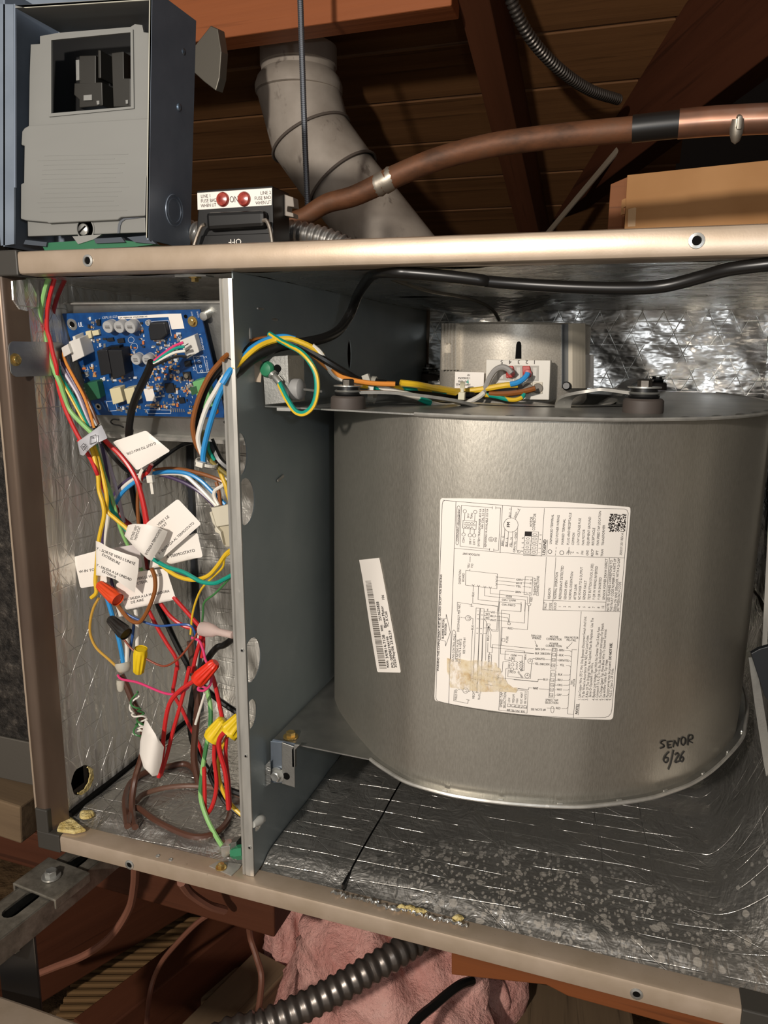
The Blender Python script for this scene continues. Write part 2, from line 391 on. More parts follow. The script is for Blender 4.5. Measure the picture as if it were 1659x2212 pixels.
# rear panels
b = MB(); b.grid(lambda s, t: (.005 + (.200 - .005) * s, YL + wav(s * .2, t * .5, 40, .0003), .016 + (.522 - .016) * t), 30, 50); b.build('rear_panel', M['foil_left'], cab, smooth='all', autos=1)
b = MB(); b.box(.002, .0105, YL - .006, YL + .001, .016, .522); b.build('corner_strip', plastic('dark_strip', '#22252a', .5), cab)
b = MB(); b.grid(lambda s, t: (.21 + (.66 - .21) * s, YB + wav(s * .45, t * .5, 60, .0012), .016 + (.522 - .016) * t), 70, 60); b.build('rear_liner', M['foil_back'], cab, smooth='all', autos=1)
b = MB(); b.grid(lambda s, t: (.642 + wav(s, t * .5, 30, .001), .02 + (YB - .02) * s, .2 + (.522 - .2) * t), 40, 40); b.build('wall_liner', M['foil_back'], cab, smooth='all', autos=1)
# ceiling liners
b = MB()
def ceil(s, t):
    x = .206 + (.66 - .206) * s; y = .022 + (YB - .022) * t; return (x, y, .5222 - .0015 * abs(wav(x, y, 45, .5)) + .0006 * math.sin(x * 30))
b.grid(ceil, 80, 70); b.build('ceiling_liner', M['foil_top'], cab, smooth='all', autos=1)
b = MB()
def ceil2(s, t):
    x = .001 + (.205 - .001) * s; y = .02 + (YL - .02) * t; sag = .006 * math.exp(-((x - .03) / .05) ** 2) * t
    return (x, y, .5218 - sag - .0012 * abs(wav(x, y, 55, .5)))
b.grid(ceil2, 50, 50); b.build('ceiling_liner', M['foil_top'], cab, smooth='all', autos=1)
b = MB(); b.box(-.014, .72, .003, .575, H - .003, H - .0005); b.build('top_panel', M['rail'], cab)
b = MB(); b.box(-.0127, .66, .003, .575, .0, .003); b.build('base_panel', M['rail'], cab)
b = MB(); b.box(-.0127, .66, YB + .012, YB + .015, .003, H - .003); b.build('back_panel', M['rail'], cab)
b = MB(); b.box(.658, .661, .003, .575, 0, H - .003); b.build('side_panel', M['rail'], cab)
# a blistered strip of bare fibreglass along the bottom ledge
for k, (px, py, ln) in enumerate(((885, 1962, .006), (905, 1968, .007), (868, 1960, .004), (990, 1983, .005))):
    c = U(px, py, Z=ZB + .002); b = MB(); b.lathe(c, (1, .25, .05), [(.0005, -ln), (.0022, -ln * .5), (.0028, 0), (.002, ln * .6), (0, ln)], 8); b.build('torn_fibre', M['fibre'], cab, smooth=True)
fo = random.Random(3)
for k in range(15):
    px = 730 + 19 * k + fo.uniform(-6, 6); py = 1936 + (px - 730) * .257 - 4 + fo.uniform(-4, 3)
    c = U(px, py, Z=ZB + .0012); b = MB(); a = fo.uniform(-.5, .5)
    w = fo.uniform(.003, .006); pts = []
    for i in range(7):
        t = i / 6; pts.append((c + V((t - .5) * 2 * w, .002 * math.sin(9 * t + a), .0016 * math.sin(3.1 * t) + fo.uniform(-.0004, .0006))))
    v_ = []; 
    for q_ in pts: v_ += [q_ + V(0, -.0018, 0), q_ + V(0, 0, .0012), q_ + V(0, .0025, -.0005)]
    b.add(v_, [(i * 3 + j, i * 3 + j + 1, i * 3 + j + 4, i * 3 + j + 3) for i in range(6) for j in range(2)]); b.build('foil_crumple', M['foil_top'], cab)
# fibreglass showing at the front left of the floor
b = MB(); pl = [U(*q, Z=ZB + .001) for q in ((123, 1798), (140, 1758), (172, 1786), (186, 1797), (160, 1803))]; b.prism(pl, (0, 0, .0035)); b.build('torn_fibre', M['fibre'], cab, bevel=.001)
for px, py, rr in ((188, 1760, .007), (181, 1757, .004)):
    c = U(px, py, Z=ZF); b = MB(); b.lathe(c, (0, 0, 1), [(rr, -.0005), (rr * .85, .0015), (rr * .4, .0026), (0, .003)], 14); b.build('torn_fibre', M['fibre'], cab, smooth=True)
# ------------------------------------------------------------------ divider panel with knock-outs
def lean(z): return .2058 + (.4838 - z) * .0108          # x of the right face
def oval(cy, cz, ry, rz, n=24): return [(cy + ry * math.cos(2 * math.pi * i / n), cz + rz * math.sin(2 * math.pi * i / n)) for i in range(n)]
holes = [oval(.0135, .3855, .0105, .0165), oval(.0185, .3470, .0155, .0190), oval(.0200, .2130, .0158, .0190), oval(.0150, .1665, .0105, .0130),
         oval(.0352, .4768, .0022, .0060, 14), oval(.0240, .0585, .0095, .0042, 14), oval(.0800, .4900, .007, .0012, 12), oval(.0550, .4972, .008, .0010, 12), oval(.16, .4700, .0035, .0018, 12), oval(.25, .462, .006, .015, 18)]
holes = [[(max(y, .0122), z) for y, z in h] for h in holes]
b = MB(); b.holed([(.0115, ZB + .001), (YB, ZB + .001), (YB, .5216), (.0115, .5216)], holes, lambda y, z: (lean(z), y, z), (-.0011, 0, 0))
dv = b.build('divider_panel', M['sheet'], cab)
# folded front flange with a raised bead
b = MB()
def fl_(z): return lean(z)
prof = [(0, .0112), (0, .0096), (-.0030, .0090), (-.0072, .0090), (-.0080, .0102), (-.0088, .0090), (-.0108, .0094), (-.0112, .0115), (-.0112, .016), (-.0104, .016), (-.0104, .0118), (-.0012, .0118)]
z0_, z1_ = ZB + .0005, .5165; n = len(prof)
b.add([(fl_(z0_) + x, y, z0_) for x, y in prof] + [(fl_(z1_) + x, y, z1_) for x, y in prof], [tuple(range(n)), tuple(range(n, 2 * n))] + [(i, (i + 1) % n, n + (i + 1) % n, n + i) for i in range(n)])
fg = b.build('divider_flange', M['flange'], cab)
for px, py in ((523, 1405), (531, 1633), (539, 1831)):
    c = U(px, py, Y=.0088); b = MB(); b.lathe(c, (0, -1, 0), [(.0017, -.0004), (.0016, .0003), (.0010, .0004), (.0009, -.0002)], 12); b.build('hole_rim', M['zinc'], fg, smooth=True)
    b = MB(); b.lathe(c, (0, -1, 0), [(.0010, -.0003), (.0010, .0002), (0, .0002)], 10); b.build('bore', M['dark'], fg)
# lanced slot tab in the panel
c = U(603, 1033, X=lean(.36)); b = MB(); b.obox(c + V(.0012, 0, 0), (.0008, 0, 0), (0, .0062, .0015), (0, -.0003, .0012)); b.build('lanced_tab', M['flange'], dv, bevel=.0006)
def hexscrew(c, ax, r, mat, par, name='hex_screw', h=None):
    h = h or r * .9; b = MB()
    b.lathe(c, ax, [(r * 1.55, 0), (r * 1.5, r * .25), (r * 1.1, r * .32)], 20); b.lathe(c, ax, [(r, r * .25), (r, h * .9 + r * .25), (r * .85, h + r * .25), (r * .4, h * .9 + r * .25)], 6)
    return b.build(name, mat, par, smooth=True)
# clips and screws that fix the divider top and bottom
c = U(420, 596, Z=ZT - .0004); b = MB(); b.obox(c + V(0, 0, -.0005), (.014, 0, 0), (0, .006, 0), (0, 0, .0006)); cp = b.build('fixing_tab', M['zinc'], cab)
hexscrew(c + V(.001, -.001, -.0011), (0, 0, -1), .0032, M['brass'], cp)
b = MB(); pl = [U(*q, Z=ZB + .0002) for q in ((452, 1872), (500, 1893), (517, 1877), (522, 1868), (470, 1862))]; b.prism(pl, (0, 0, .0008)); cp = b.build('fixing_tab', M['flange'], cab)
hexscrew(U(478, 1874, Z=ZB + .001), (0, 0, 1), .0033, M['brass'], cp)
# oval cover plate on the left wall with its gold screw
b = MB(); ov = []
yA, yB_ = U(20, 775, X=.0065).y, .0605; zA, zB_ = U(60, 738, X=.0065).z, U(60, 813, X=.0065).z; rr = .006
for cy, cz, a0 in ((yB_ - rr, zA - rr, 0), (yA + rr, zA - rr, 90), (yA + rr, zB_ + rr, 180), (yB_ - rr, zB_ + rr, 270)):
    for k in range(7): a = math.radians(a0 + 15 * k); ov.append((cy + rr * math.cos(a), cz + rr * math.sin(a)))
b.prism([(.0062, y, z) for y, z in ov], (.0010, 0, 0)); cp = b.build('cover_plate', M['galv'], cab)
hexscrew(U(33, 777, X=.0075), (1, -.25, 0), .0034, M['brass'], cp)
# mounting plate of the control board: sloping tray between left wall and divider
PT, PB = .0605, .0905
def plate_pt(px, py):            # point on the sloped board plane
    # plane through rows y=.0605 at z=.4957 and y=.0905 at z=.3985
    d = Vector(ray(px, py)); c = Vector(CAM); n = V(0, .0972, .03); n.normalize(); p0 = V(0, .0605, .4957)
    return c + d * ((p0 - c).dot(n) / d.dot(n))
PN = V(0, -.0972, -.03).normalized()      # outward normal of the board
PU = V(0, -.03, .0972).normalized() * -1  # down the plate
PU = V(0, .03, -.0972).normalized()
off = -PN * .008
b = MB(); tl = V(.006, .0605, .4957) - PU * .006 + off
w = .190; hgt = .1225
b.prism([tl, tl + V(w, 0, 0), tl + V(w, 0, 0) + PU * hgt, tl + PU * hgt], off * .12); mp = b.build('board_mounting_plate', M['galv'], cab)
b = MB(); b.prism([tl, tl + V(w, 0, 0), tl + V(w, 0, 0) + PN * .004, tl + PN * .004], -PU * .0012); b.build('tray_lip', M['flange'], mp)
bl = tl + PU * hgt; b = MB(); b.prism([bl, bl + V(w, 0, 0), bl + V(w, 0, 0) + PN * .006, bl + PN * .006], PU * .0012)
b.prism([bl + PN * .006, bl + V(w, 0, 0) + PN * .006, bl + V(w, 0, 0) + PN * .006 + PU * .0035, bl + PN * .006 + PU * .0035], PN * .0008); b.build('tray_lip', M['flange'], mp)
for q_ in ((474, 920), (480, 918)):
    pass
c = plate_pt(478, 919) + off; b = MB(); b.lathe(c + PN * .0002, PN, [(.0018, 0), (.0016, .0006), (0, .0006)], 12); b.build('bore', M['dark'], mp)
# ================================================================== blower
ZB0, ZB1 = .1273, .4213
blw = thing('blower_assembly', 'large galvanised scroll blower with its motor on top', 'blower', (.42, .25, ZB0))
CONT = [(.345, .52), (.285, .44), (.240, .34), (.221, .26), (.2165, .20), (.2205, .155), (.2371, .1218), (.2614, .0909), (.2847, .0651), (.3045, .0457), (.3256, .0316), (.3443, .0222), (.3684, .0178), (.391, .0167),
        (.4263, .0207), (.4704, .0313), (.497, .044), (.5273, .0633), (.5447, .0797), (.5628, .1003), (.5828, .1337), (.6064, .1879), (.6141, .2231), (.6200, .2608), (.6225, .305), (.6195, .36), (.608, .43), (.585, .51)]
CO = [Vector((p.x, p.y)) for p in catmull([(x, y, 0) for x, y in CONT], 6)]
def inset(poly, d):
    out = []
    for i, p in enumerate(poly):
        t = poly[min(i + 1, len(poly) - 1)] - poly[max(i - 1, 0)]; t.normalize(); out.append(p + Vector((-t.y, t.x)) * d)
    return out
SH = inset(CO, .0068)                       # the wrapped sheet
SHN = np.array([[p.x, p.y] for p in SH])
b = MB(); n = len(SH)
b.add([(p.x, p.y, z) for z in (ZB0, ZB1) for p in SH], [(i, i + 1, n + i + 1, n + i) for i in range(n - 1)])
sheet = b.build('scroll_sheet', M['scroll'], blw, smooth='all', autos=1)
def on_sheet(px, py, off=.0005):
    """first hit of the sight line with the wrapped sheet"""
    d = ray(px, py); A = SHN[:-1]; B = SHN[1:]; e = B - A; c = CAM[:2]
    den = d[0] * e[:, 1] - d[1] * e[:, 0]
    ac = A - c
    t = (ac[:, 0] * e[:, 1] - ac[:, 1] * e[:, 0]) / den; s = (ac[:, 0] * d[1] - ac[:, 1] * d[0]) / den
    ok = (s >= -1e-4) & (s <= 1.0001) & (t > 0)
    t = np.where(ok, t, 9e9); i = int(np.argmin(t)); p = CAM + t[i] * d
    tn = e[i] / np.linalg.norm(e[i]); nn = np.array([tn[1], -tn[0], 0.0])
    return Vector(p + nn * off)
def plate_outline(z, corner, join):
    k = min(range(len(CO)), key=lambda i: (CO[i] - Vector(join)).length)
    return [(.212, .545, z), (.212 if corner else .212, corner, z)] + [(p.x, p.y, z) for p in CO[k:]]
b = MB(); b.prism(plate_outline(ZB0, .0485, (.3045, .0457)), (0, 0, -.0012)); bp = b.build('bottom_plate', M['galv'], blw)
# rolled bottom rim
k0 = min(range(len(CO)), key=lambda i: (CO[i] - Vector((.3045, .0457))).length)
b = MB(); b.tube([(p.x, p.y, ZB0) for p in CO[k0:]], .0016, 6); b.build('bottom_rim', M['flange'], blw, smooth=True)
acc = 0; last = None; tabs = []
for i in range(k0 + 8, len(CO) - 30):
    if last is not None: acc += (CO[i] - last).length
    last = CO[i]
    if acc > .043: acc = 0; tabs.append(i)
for i in tabs:
    t = (CO[i + 1] - CO[i - 1]).normalized(); nn = Vector((t.y, -t.x)); c = CO[i] - nn * .0022
    b = MB(); b.obox((c.x, c.y, ZB0 + .0008), (t.x * .0022, t.y * .0022, 0), (nn.x * .0008, nn.y * .0008, 0), (0, 0, .0008)); b.build('crimp_tab', M['zinc'], blw, bevel=.0004)
# top plate with inlet opening
ic = Vector((.392, .255)); IR = .118
inl = [(ic.x + IR * math.cos(2 * math.pi * i / 48), ic.y + IR * math.sin(2 * math.pi * i / 48)) for i in range(48)]
out = [(x, y) for x, y, z in plate_outline(ZB1, .0455, (.345, .022))]
b = MB(); b.holed(out, [inl], lambda u, v: (u, v, ZB1), (0, 0, -.0012)); tp = b.build('top_plate', M['galv'], blw)
b = MB(); b.tube([(p.x, p.y, ZB1 - .0002) for p in CO[min(range(len(CO)), key=lambda i: (CO[i] - Vector((.345, .0222))).length):]], .0014, 6); b.build('top_rim', M['flange'], blw, smooth=True)
for i in range(len(CO)):
    pass
acc = 0; last = None
for i in range(k0 + 14, len(CO) - 30):
    if last is not None: acc += (CO[i] - last).length
    last = CO[i]
    if acc > .030:
        acc = 0; t = (CO[i + 1] - CO[i - 1]).normalized(); nn = Vector((t.y, -t.x)); c = CO[i] - nn * .006
        b = MB(); b.lathe((c.x, c.y, ZB1), (0, 0, 1), [(.0042, 0), (.003, .0009), (.0012, .0013), (0, .0013)], 12); b.build('crimp_tab', M['galv'], blw, smooth=True)
# inlet ring rolled down into the housing, and the wheel inside
b = MB(); b.lathe((ic.x, ic.y, ZB1), (0, 0, 1), [(IR + .001, .0006), (IR - .003, .0018), (IR - .009, -.001), (IR - .014, -.010), (IR - .017, -.026)], 64); b.f = [f for f in b.f if len(f) == 4]; b.m = [0] * len(b.f)
b.build('inlet_ring', M['galv'], blw, smooth='all')
b = MB()
for k in range(44):
    a = 2 * math.pi * k / 44; c = V(ic.x + .088 * math.cos(a), ic.y + .088 * math.sin(a), .30)
    b.obox(c, (.009 * math.cos(a + .6), .009 * math.sin(a + .6), 0), (-.0006 * math.sin(a + .6), .0006 * math.cos(a + .6), 0), (0, 0, .085))
b.lathe((ic.x, ic.y, .385), (0, 0, 1), [(.100, -.004), (.100, 0), (.094, .001), (.0935, -.004)], 48)
b.build('fan_wheel', M['sheet'], blw)
b = MB(); b.lathe((ic.x, ic.y, ZB0 + .01), (0, 0, 1), [(.11, 0), (.11, .002)], 32); b.build('wheel_back', M['dark'], blw)
# ------------------------------------------------------------------ feet: rubber grommets, washers, bolts
def foot(px, py, r, Z=ZB1, par=blw):
    c = U(px, py, Z=Z); g = MB(); g.lathe(c, (0, 0, 1), [(r, 0), (r * 1.02, r * .1), (r * 1.0, r * .62), (r * .9, r * .72), (r * .3, r * .72)], 28); gm = g.build('rubber_grommet', M['rubber'], par, smooth=True)
    w = MB(); w.lathe(c + V(0, 0, r * .72), (0, 0, 1), [(r * .72, 0), (r * .78, r * .1), (r * .7, r * .26), (r * .5, r * .3)], 28)
    w.lathe(c + V(0, 0, r * 1.0), (0, 0, 1), [(r * .66, 0), (r * .66, r * .25)], 24); w.build('rubber_collar', M['black'], gm, smooth=True)
    w = MB(); w.lathe(c + V(0, 0, r * .93), (0, 0, 1), [(r * .74, 0), (r * .8, r * .06), (r * .74, r * .12)], 28); w.lathe(c + V(0, 0, r * 1.25), (0, 0, 1), [(r * .84, 0), (r * .84, r * .07)], 28); w.build('washer', M['zinc'], gm, smooth=True)
    w = MB(); w.lathe(c + V(0, 0, r * 1.32), (0, 0, 1), [(r * .36, 0), (r * .36, r * .3), (r * .28, r * .36), (r * .12, r * .34)], 6); w.build('hex_bolt', metal('bolt_steel', '#5d5852', .35), gm, smooth=True)
    return c
f1 = foot(752, 882, .0135); f2 = foot(1388, 891, .0150); f3 = foot(1418, 842, .0135)
f4 = foot(925, 822, .0135, Z=.427)
# bent strap arms that carry the motor
def arm(pts, w, name='motor_arm'):
    pts = catmull(pts, 5); b = MB(); vs_ = []
    for i, p in enumerate(pts):
        t = pts[min(i + 1, len(pts) - 1)] - pts[max(i - 1, 0)]; t.normalize(); s_ = t.cross(V(0, 0, 1)).normalized() * w; nn = s_.cross(t).normalized() * .0012
        vs_ += [p - s_ - nn, p + s_ - nn, p + s_ + nn, p - s_ + nn]
    b.add(vs_, [(i * 4 + j, i * 4 + (j + 1) % 4, i * 4 + 4 + (j + 1) % 4, i * 4 + 4 + j) for i in range(len(pts) - 1) for j in range(4)] + [(0, 1, 2, 3), tuple(len(vs_) - 4 + j for j in range(4))])
    return b.build(name, M['flange'], blw, smooth=True)
za = ZB1
arm([f1 + V(0, 0, .0125), f1 + V(.03, .02, .0120), (.35, .10, za + .006), (.375, .15, za - .006), (.395, .19, za - .012), (.41, .22, za - .014)], .0065)
arm([f2 + V(.002, 0, .0135), f2 + V(-.03, .01, .0165), (.455, .125, za + .014), (.44, .135, za + .008), (.436, .15, za - .006), (.43, .19, za - .014)], .0065)
arm([f3 + V(0, 0, .0115), f3 + V(-.03, -.03, .012), (.47, .33, za - .002), (.45, .30, za - .01)], .006)
arm([f4 + V(0, 0, .0105), f4 + V(.03, -.03, .010), (.39, .33, za - .002), (.41, .30, za - .01)], .006)
# ------------------------------------------------------------------ motor
MC = V(.3755, .262, 0); MR = .0725; MZ0, MZ1 = .4225, .4925
q = Mat('cast_motor', srgb('#b9b2a6'), .38, .35); n1 = q.noise(700, detail=2); q.bump(n1, .0002, .4); q.color([(.3, srgb('#c0b8ab')), (.7, srgb('#d8d1c4'))], n1); M['motor'] = q.m
b = MB(); b.lathe((MC.x, MC.y, MZ0), (0, 0, 1), [(MR * .55, -.02), (MR * .97, -.004), (MR, 0), (MR, MZ1 - MZ0 - .002), (MR - .002, MZ1 - MZ0), (MR * .3, MZ1 - MZ0)], 80)
mo = b.build('motor_housing', M['motor'], blw, smooth=True)
def on_motor(px, py, off=.0005, R=None):
    d = ray(px, py); R = R or MR; ox, oy = CAM[0] - MC.x, CAM[1] - MC.y
    A = d[0] ** 2 + d[1] ** 2; B = 2 * (ox * d[0] + oy * d[1]); C = ox * ox + oy * oy - R * R; D = B * B - 4 * A * C
    t = (-B - math.sqrt(max(D, 0))) / (2 * A); p = Vector(CAM + t * d); nn = V(p.x - MC.x, p.y - MC.y, 0).normalized()
    return p + nn * off
def patch(px0, px1, py0, py1, fn, off, nu, nv, name, mat, par, thick=.0004):
    b = MB(); g = lambda o: [fn(px0 + (px1 - px0) * i / nu, py0 + (py1 - py0) * j / nv, o) for j in range(nv + 1) for i in range(nu + 1)]
    b.add(g(off + thick), [(j * (nu + 1) + i, j * (nu + 1) + i + 1, (j + 1) * (nu + 1) + i + 1, (j + 1) * (nu + 1) + i) for j in range(nv) for i in range(nu)])
    ring = [(i, 0) for i in range(nu)] + [(nu, j) for j in range(nv)] + [(i, nv) for i in range(nu, 0, -1)] + [(0, j) for j in range(nv, 0, -1)]
    A = [fn(px0 + (px1 - px0) * i / nu, py0 + (py1 - py0) * j / nv, off) for i, j in ring]; B = [fn(px0 + (px1 - px0) * i / nu, py0 + (py1 - py0) * j / nv, off + thick) for i, j in ring]; n = len(ring)
    b.add(A + B, [(i, (i + 1) % n, n + (i + 1) % n, n + i) for i in range(n)]); return b.build(name, mat, par)
# cooling fins at the left of the housing
for px in (963, 970, 977, 984, 991):
    w = 2.6; patch(px, px + w, 699, 741 if px in (970, 977) else 799, on_motor, 0, 1, 6, 'fin', M['motor'], mo, .0050)
    if px in (970, 977): patch(px, px + w, 762, 799, on_motor, 0, 1, 4, 'fin', M['motor'], mo, .0050)
# vertical cable slot with rounded ends
b = MB(); sl = [on_motor(*q_, .0004) for q_ in ((1113, 775), (1115, 745), (1117, 739), (1121, 737), (1125, 740), (1126, 746), (1126, 775))]; b.prism(sl, (0, .0004, 0)); b.build('cable_slot', M['dark'], mo)
# flat clamp pad and recess on the right
patch(1213, 1226, 700, 838, on_motor, 0, 3, 8, 'clamp_recess', metal('clamp_blue', '#8b9199', .3), mo, .0010)
patch(1226, 1252, 699, 838, on_motor, 0, 4, 8, 'clamp_pad', plastic('clamp_cream', '#cfc5b2', .4), mo, .0060)
c = on_motor(1220, 834, .003); b = MB(); b.lathe(c, (-.1, -.8, .1), [(.004, 0), (.004, .003), (.003, .004)], 12); b.build('clamp_screw', M['black'], mo, smooth=True)
# end-bell shoulder just under the top of the motor
patch(1258, 1282, 766, 838, lambda a, b_, o: on_motor(min(a, 1281), b_, o), .0004, 6, 6, 'rating_sticker', M['paper'], mo, .0003)
# ================================================================== attic around the cabinet
def wood(name, c1, c2, rough=.65, sc=14, dark=None):
    q = Mat(name, srgb(c1), rough, 0, .3); g = q.noise(sc, (.07, 1, 1), 5, .6, dist=.4); k = q.noise(3.5, (.4, 1, 1), 3)
    q.color([(.25, srgb(c2)), (.5, srgb(c1)), (.8, srgb(c2))], g * .75 + k * .25)
    ln = q.noise(90, (.03, 1, 1), 3); q.over(tuple(.35 * v for v in srgb(c2)), ln.ss(.60, .72) * .5); q.bump(g + ln * .5, .0015, .6); return q.m
M['wood'] = wood('rafter_wood', '#5c3520', '#432413'); M['wood2'] = wood('sheathing_wood', '#75502f', '#4a2d17', .7); M['wood3'] = wood('red_joist', '#4f2b1a', '#391c10', .6); M['wood4'] = wood('grey_plank', '#6d5a44', '#493a2b', .8)
def beam(name, p0, p1, w, h, mat, up=(0, 0, 1), label=None, cat=None, parent=None, ext=(0, 0), bevel=.002, group=None):
    p0, p1 = Vector(p0), Vector(p1); d = (p1 - p0).normalized(); p0 = p0 - d * ext[0]; p1 = p1 + d * ext[1]; L = (p1 - p0).length
    up = Vector(up); s = up.cross(d).normalized(); u = d.cross(s).normalized()
    b = MB(); b.box(0, L, -w / 2, w / 2, -h / 2, h / 2); o = b.build(name, mat, parent, bevel=bevel)
    m = Matrix.Identity(4)
    for i in range(3): m[i][0] = d[i]; m[i][1] = s[i]; m[i][2] = u[i]; m[i][3] = p0[i]
    o.matrix_world = m
    if label: tag(o, label, cat, group)
    return o
# roof slope: rises towards the viewer
RY, RZ_, DY, DZ = .62, .935, .943, -.334
def roof(x, s, n=0): return V(x, RY + DY * s + .334 * n, RZ_ + DZ * s + .943 * n)
NR = V(0, .334, .943)
ceilg = thing('ceiling', 'sloping roof deck of stained boards behind the cabinet', 'roof'); ceilg['kind'] = 'structure'; del ceilg['category']
rr_ = random.Random(5)
bw = .128
for k in range(-5, 17):
    s = k * bw; x1 = .52 + .30 * max(0, .55 - s) + rr_.uniform(-.01, .01)
    o = beam('board', roof(-1.6, s, .105), roof(x1 if s > -.3 else 1.6, s, .105), bw - .006, .018, M['wood2'], NR, bevel=.0015)
    o.parent = ceilg; 
# rafters and braces
def raf(px0, py0, Y0, px1, py1, X1, name, label, w=.042, h=.12, mat=M['wood'], ext=(.3, .6)):
    pass
RAF = 'roof rafters'
beam('rafter', roof(.2425, 1.9, .045), roof(.2425, -.6, .045), .044, .10, M['wood'], NR, 'long dark rafter running down the roof slope beside the armoured cable', 'rafter')
# diagonal valley rafter on the right
A = U(1630, 30, Y=.72); B = U(1205, 405, Y=1.40)
dv_ = beam('valley_rafter', A, B, .055, .15, M['wood3'], (-.35, .3, 1), 'thick diagonal rafter sloping down left behind the copper pipe', 'rafter', ext=(.5, .04))
# horizontal purlins top left
A = U(480, 42, Y=.60); B = U(985, -34, Y=.60)
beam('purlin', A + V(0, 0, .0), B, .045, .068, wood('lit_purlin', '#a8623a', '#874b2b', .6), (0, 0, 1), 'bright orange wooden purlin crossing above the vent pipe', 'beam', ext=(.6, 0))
A = U(370, -22, Y=.66); B = U(640, -52, Y=.66)
beam('purlin', A, B, .04, .055, M['wood'], (0, 0, 1), 'short strip of light wood at the very top above the bright purlin', 'beam', ext=(.4, .1))
# thin lath leaning beside the valley rafter
beam('lath', U(1340, 318, Y=1.05), U(1205, 478, Y=1.2), .012, .006, wood('pale_lath', '#8f8373', '#5f4a38'), (0, -1, .4), 'thin pale lath leaning on the diagonal rafter', 'lath', ext=(0, .1))
b = MB(); b.box(-2.5, 2.5, 2.72, 2.74, -1.0, 2.6); struct(b.build('wall_back', plastic('unlit_depth', '#1c130d', .9), None))  # far walls coloured near black to stand in for unlit attic depth
b = MB(); b.box(1.62, 1.64, -.9, 2.72, -1.0, 2.6); struct(b.build('wall_right', plastic('unlit_depth', '#1c130d', .9), None))
b = MB(); b.box(-1.64, -1.62, -.9, 2.72, -1.0, 2.6); struct(b.build('wall_left', plastic('unlit_depth', '#1c130d', .9), None))
# ------------------------------------------------------------------ vent pipe
q = Mat('painted_flue', srgb('#a89d90'), .55, .1); n1 = q.noise(14, detail=5); q.color([(.3, srgb('#9a8f83')), (.7, srgb('#bdb3a7'))], n1)
q.over(srgb('#4d4038'), (q.noise(26, (1, 1, .5), 4, .7)).ss(.60, .70) * .55); M['flue'] = q.m
vp = thing('vent_pipe', 'dusty white flue pipe with a bend rising behind the cabinet', 'pipe', U(870, 520, Y=.95))
YV = .74
pts = [U(*q_, Y=YV) for q_ in ((645, 122), (646, 190), (672, 300), (740, 395), (945, 655))]
R0 = .0625
b = MB(); b.lathe(pts[0], pts[1] - pts[0], [(R0 * 1.0, -.012), (R0 * 1.0, .016), (R0 * .97, .018), (R0 * .97, .026), (R0 * 1.08, .034), (R0 * 1.15, .046), (R0 * 1.14, .056), (R0 * 1.05, .058)], 40); b.build('collar', M['flue'], vp, smooth=True)
def seg(a, b_, r, name, e0=0, e1=0):
    d = (b_ - a).normalized(); L = (b_ - a).length; m = MB(); m.lathe(a, d, [(r, -e0), (r, L + e1)], 44); return m.build(name, M['flue'], vp, smooth=True)
# gored elbow: sections cut at mitre planes
def mitre(a, b_, n0, n1, r, name):
    d = (b_ - a).normalized(); u, v, _ = frame_of(d); m = MB(); n = 44; vs_ = []
    for (c, nn) in ((a, n0), (b_, n1)):
        for k in range(n):
            off = r * (math.cos(2 * math.pi * k / n) * u + math.sin(2 * math.pi * k / n) * v); t = -off.dot(nn) / d.dot(nn); vs_.append(c + off + d * t)
    m.add(vs_, [(k, (k + 1) % n, n + (k + 1) % n, n + k) for k in range(n)]); return m.build(name, M['flue'], vp, smooth='all')
ds = [(pts[i + 1] - pts[i]).normalized() for i in range(4)]
nm = [ds[0]] + [(ds[i] + ds[i + 1]).normalized() for i in range(3)] + [ds[3]]
p1_ = pts[0] + ds[0] * .055
mitre(p1_, pts[2], ds[0], nm[2], R0 * 1.07, 'upper_section'); mitre(pts[2], pts[3], nm[2], nm[3], R0 * 1.05, 'elbow_gore'); mitre(pts[3], pts[4], nm[3], ds[3], R0 * 1.0, 'lower_section')
for c, nn, r in ((pts[2], nm[2], R0 * 1.085), (pts[3], nm[3], R0 * 1.06)):
    u, v, _ = frame_of(nn); m = MB(); m.tube([c + r * 1.02 * (math.cos(2 * math.pi * k / 48) * u + math.sin(2 * math.pi * k / 48) * v) for k in range(49)], .0022, 6); m.build('seam_bead', plastic('seam_dark', '#6a6058', .6), vp, smooth=True)
# ------------------------------------------------------------------ threaded rod, armoured cable, copper line
def ribbed(pts, r, pitch, amp, n=12):
    """tube whose radius swells in rings along its length"""
    pts = catmull(pts, 10); L = [0]
    for i in range(1, len(pts)): L.append(L[-1] + (pts[i] - pts[i - 1]).length)
    tot = L[-1]; m = max(2, int(tot / pitch * 4)); out = []; rad = []; j = 0
    for k in range(m + 1):
        t = tot * k / m
        while j < len(L) - 2 and L[j + 1] < t: j += 1
        f = (t - L[j]) / max(1e-9, L[j + 1] - L[j]); out.append(pts[j].lerp(pts[j + 1], f)); rad.append(r + (amp if k % 4 in (1, 2) else 0))
    b = MB(); b.tube(out, rad, n); return b
tag(ribbed([U(633, -520, Y=.45), U(655, 200, Y=.45), U(667, 500, Y=.45)], .0034, .0022, .0006, 8).build('threaded_rod', metal('rod_steel', '#8f949c', .45), smooth=True), 'thin vertical threaded steel rod hanging in front of the vent pipe', 'rod')
tag(ribbed([U(*q_, Y=y) for *q_, y in ((1020, -330, .55), (1085, -60, .62), (1122, 40, .66), (1160, 100, .70), (1215, 155, .76), (1275, 195, .84), (1335, 215, .92))], .0072, .0062, .0016, 12).build('armoured_cable', metal('armour_dark', '#5f5a55', .4), smooth=True), 'spiral armoured cable curving down beside the rafter at top', 'cable')
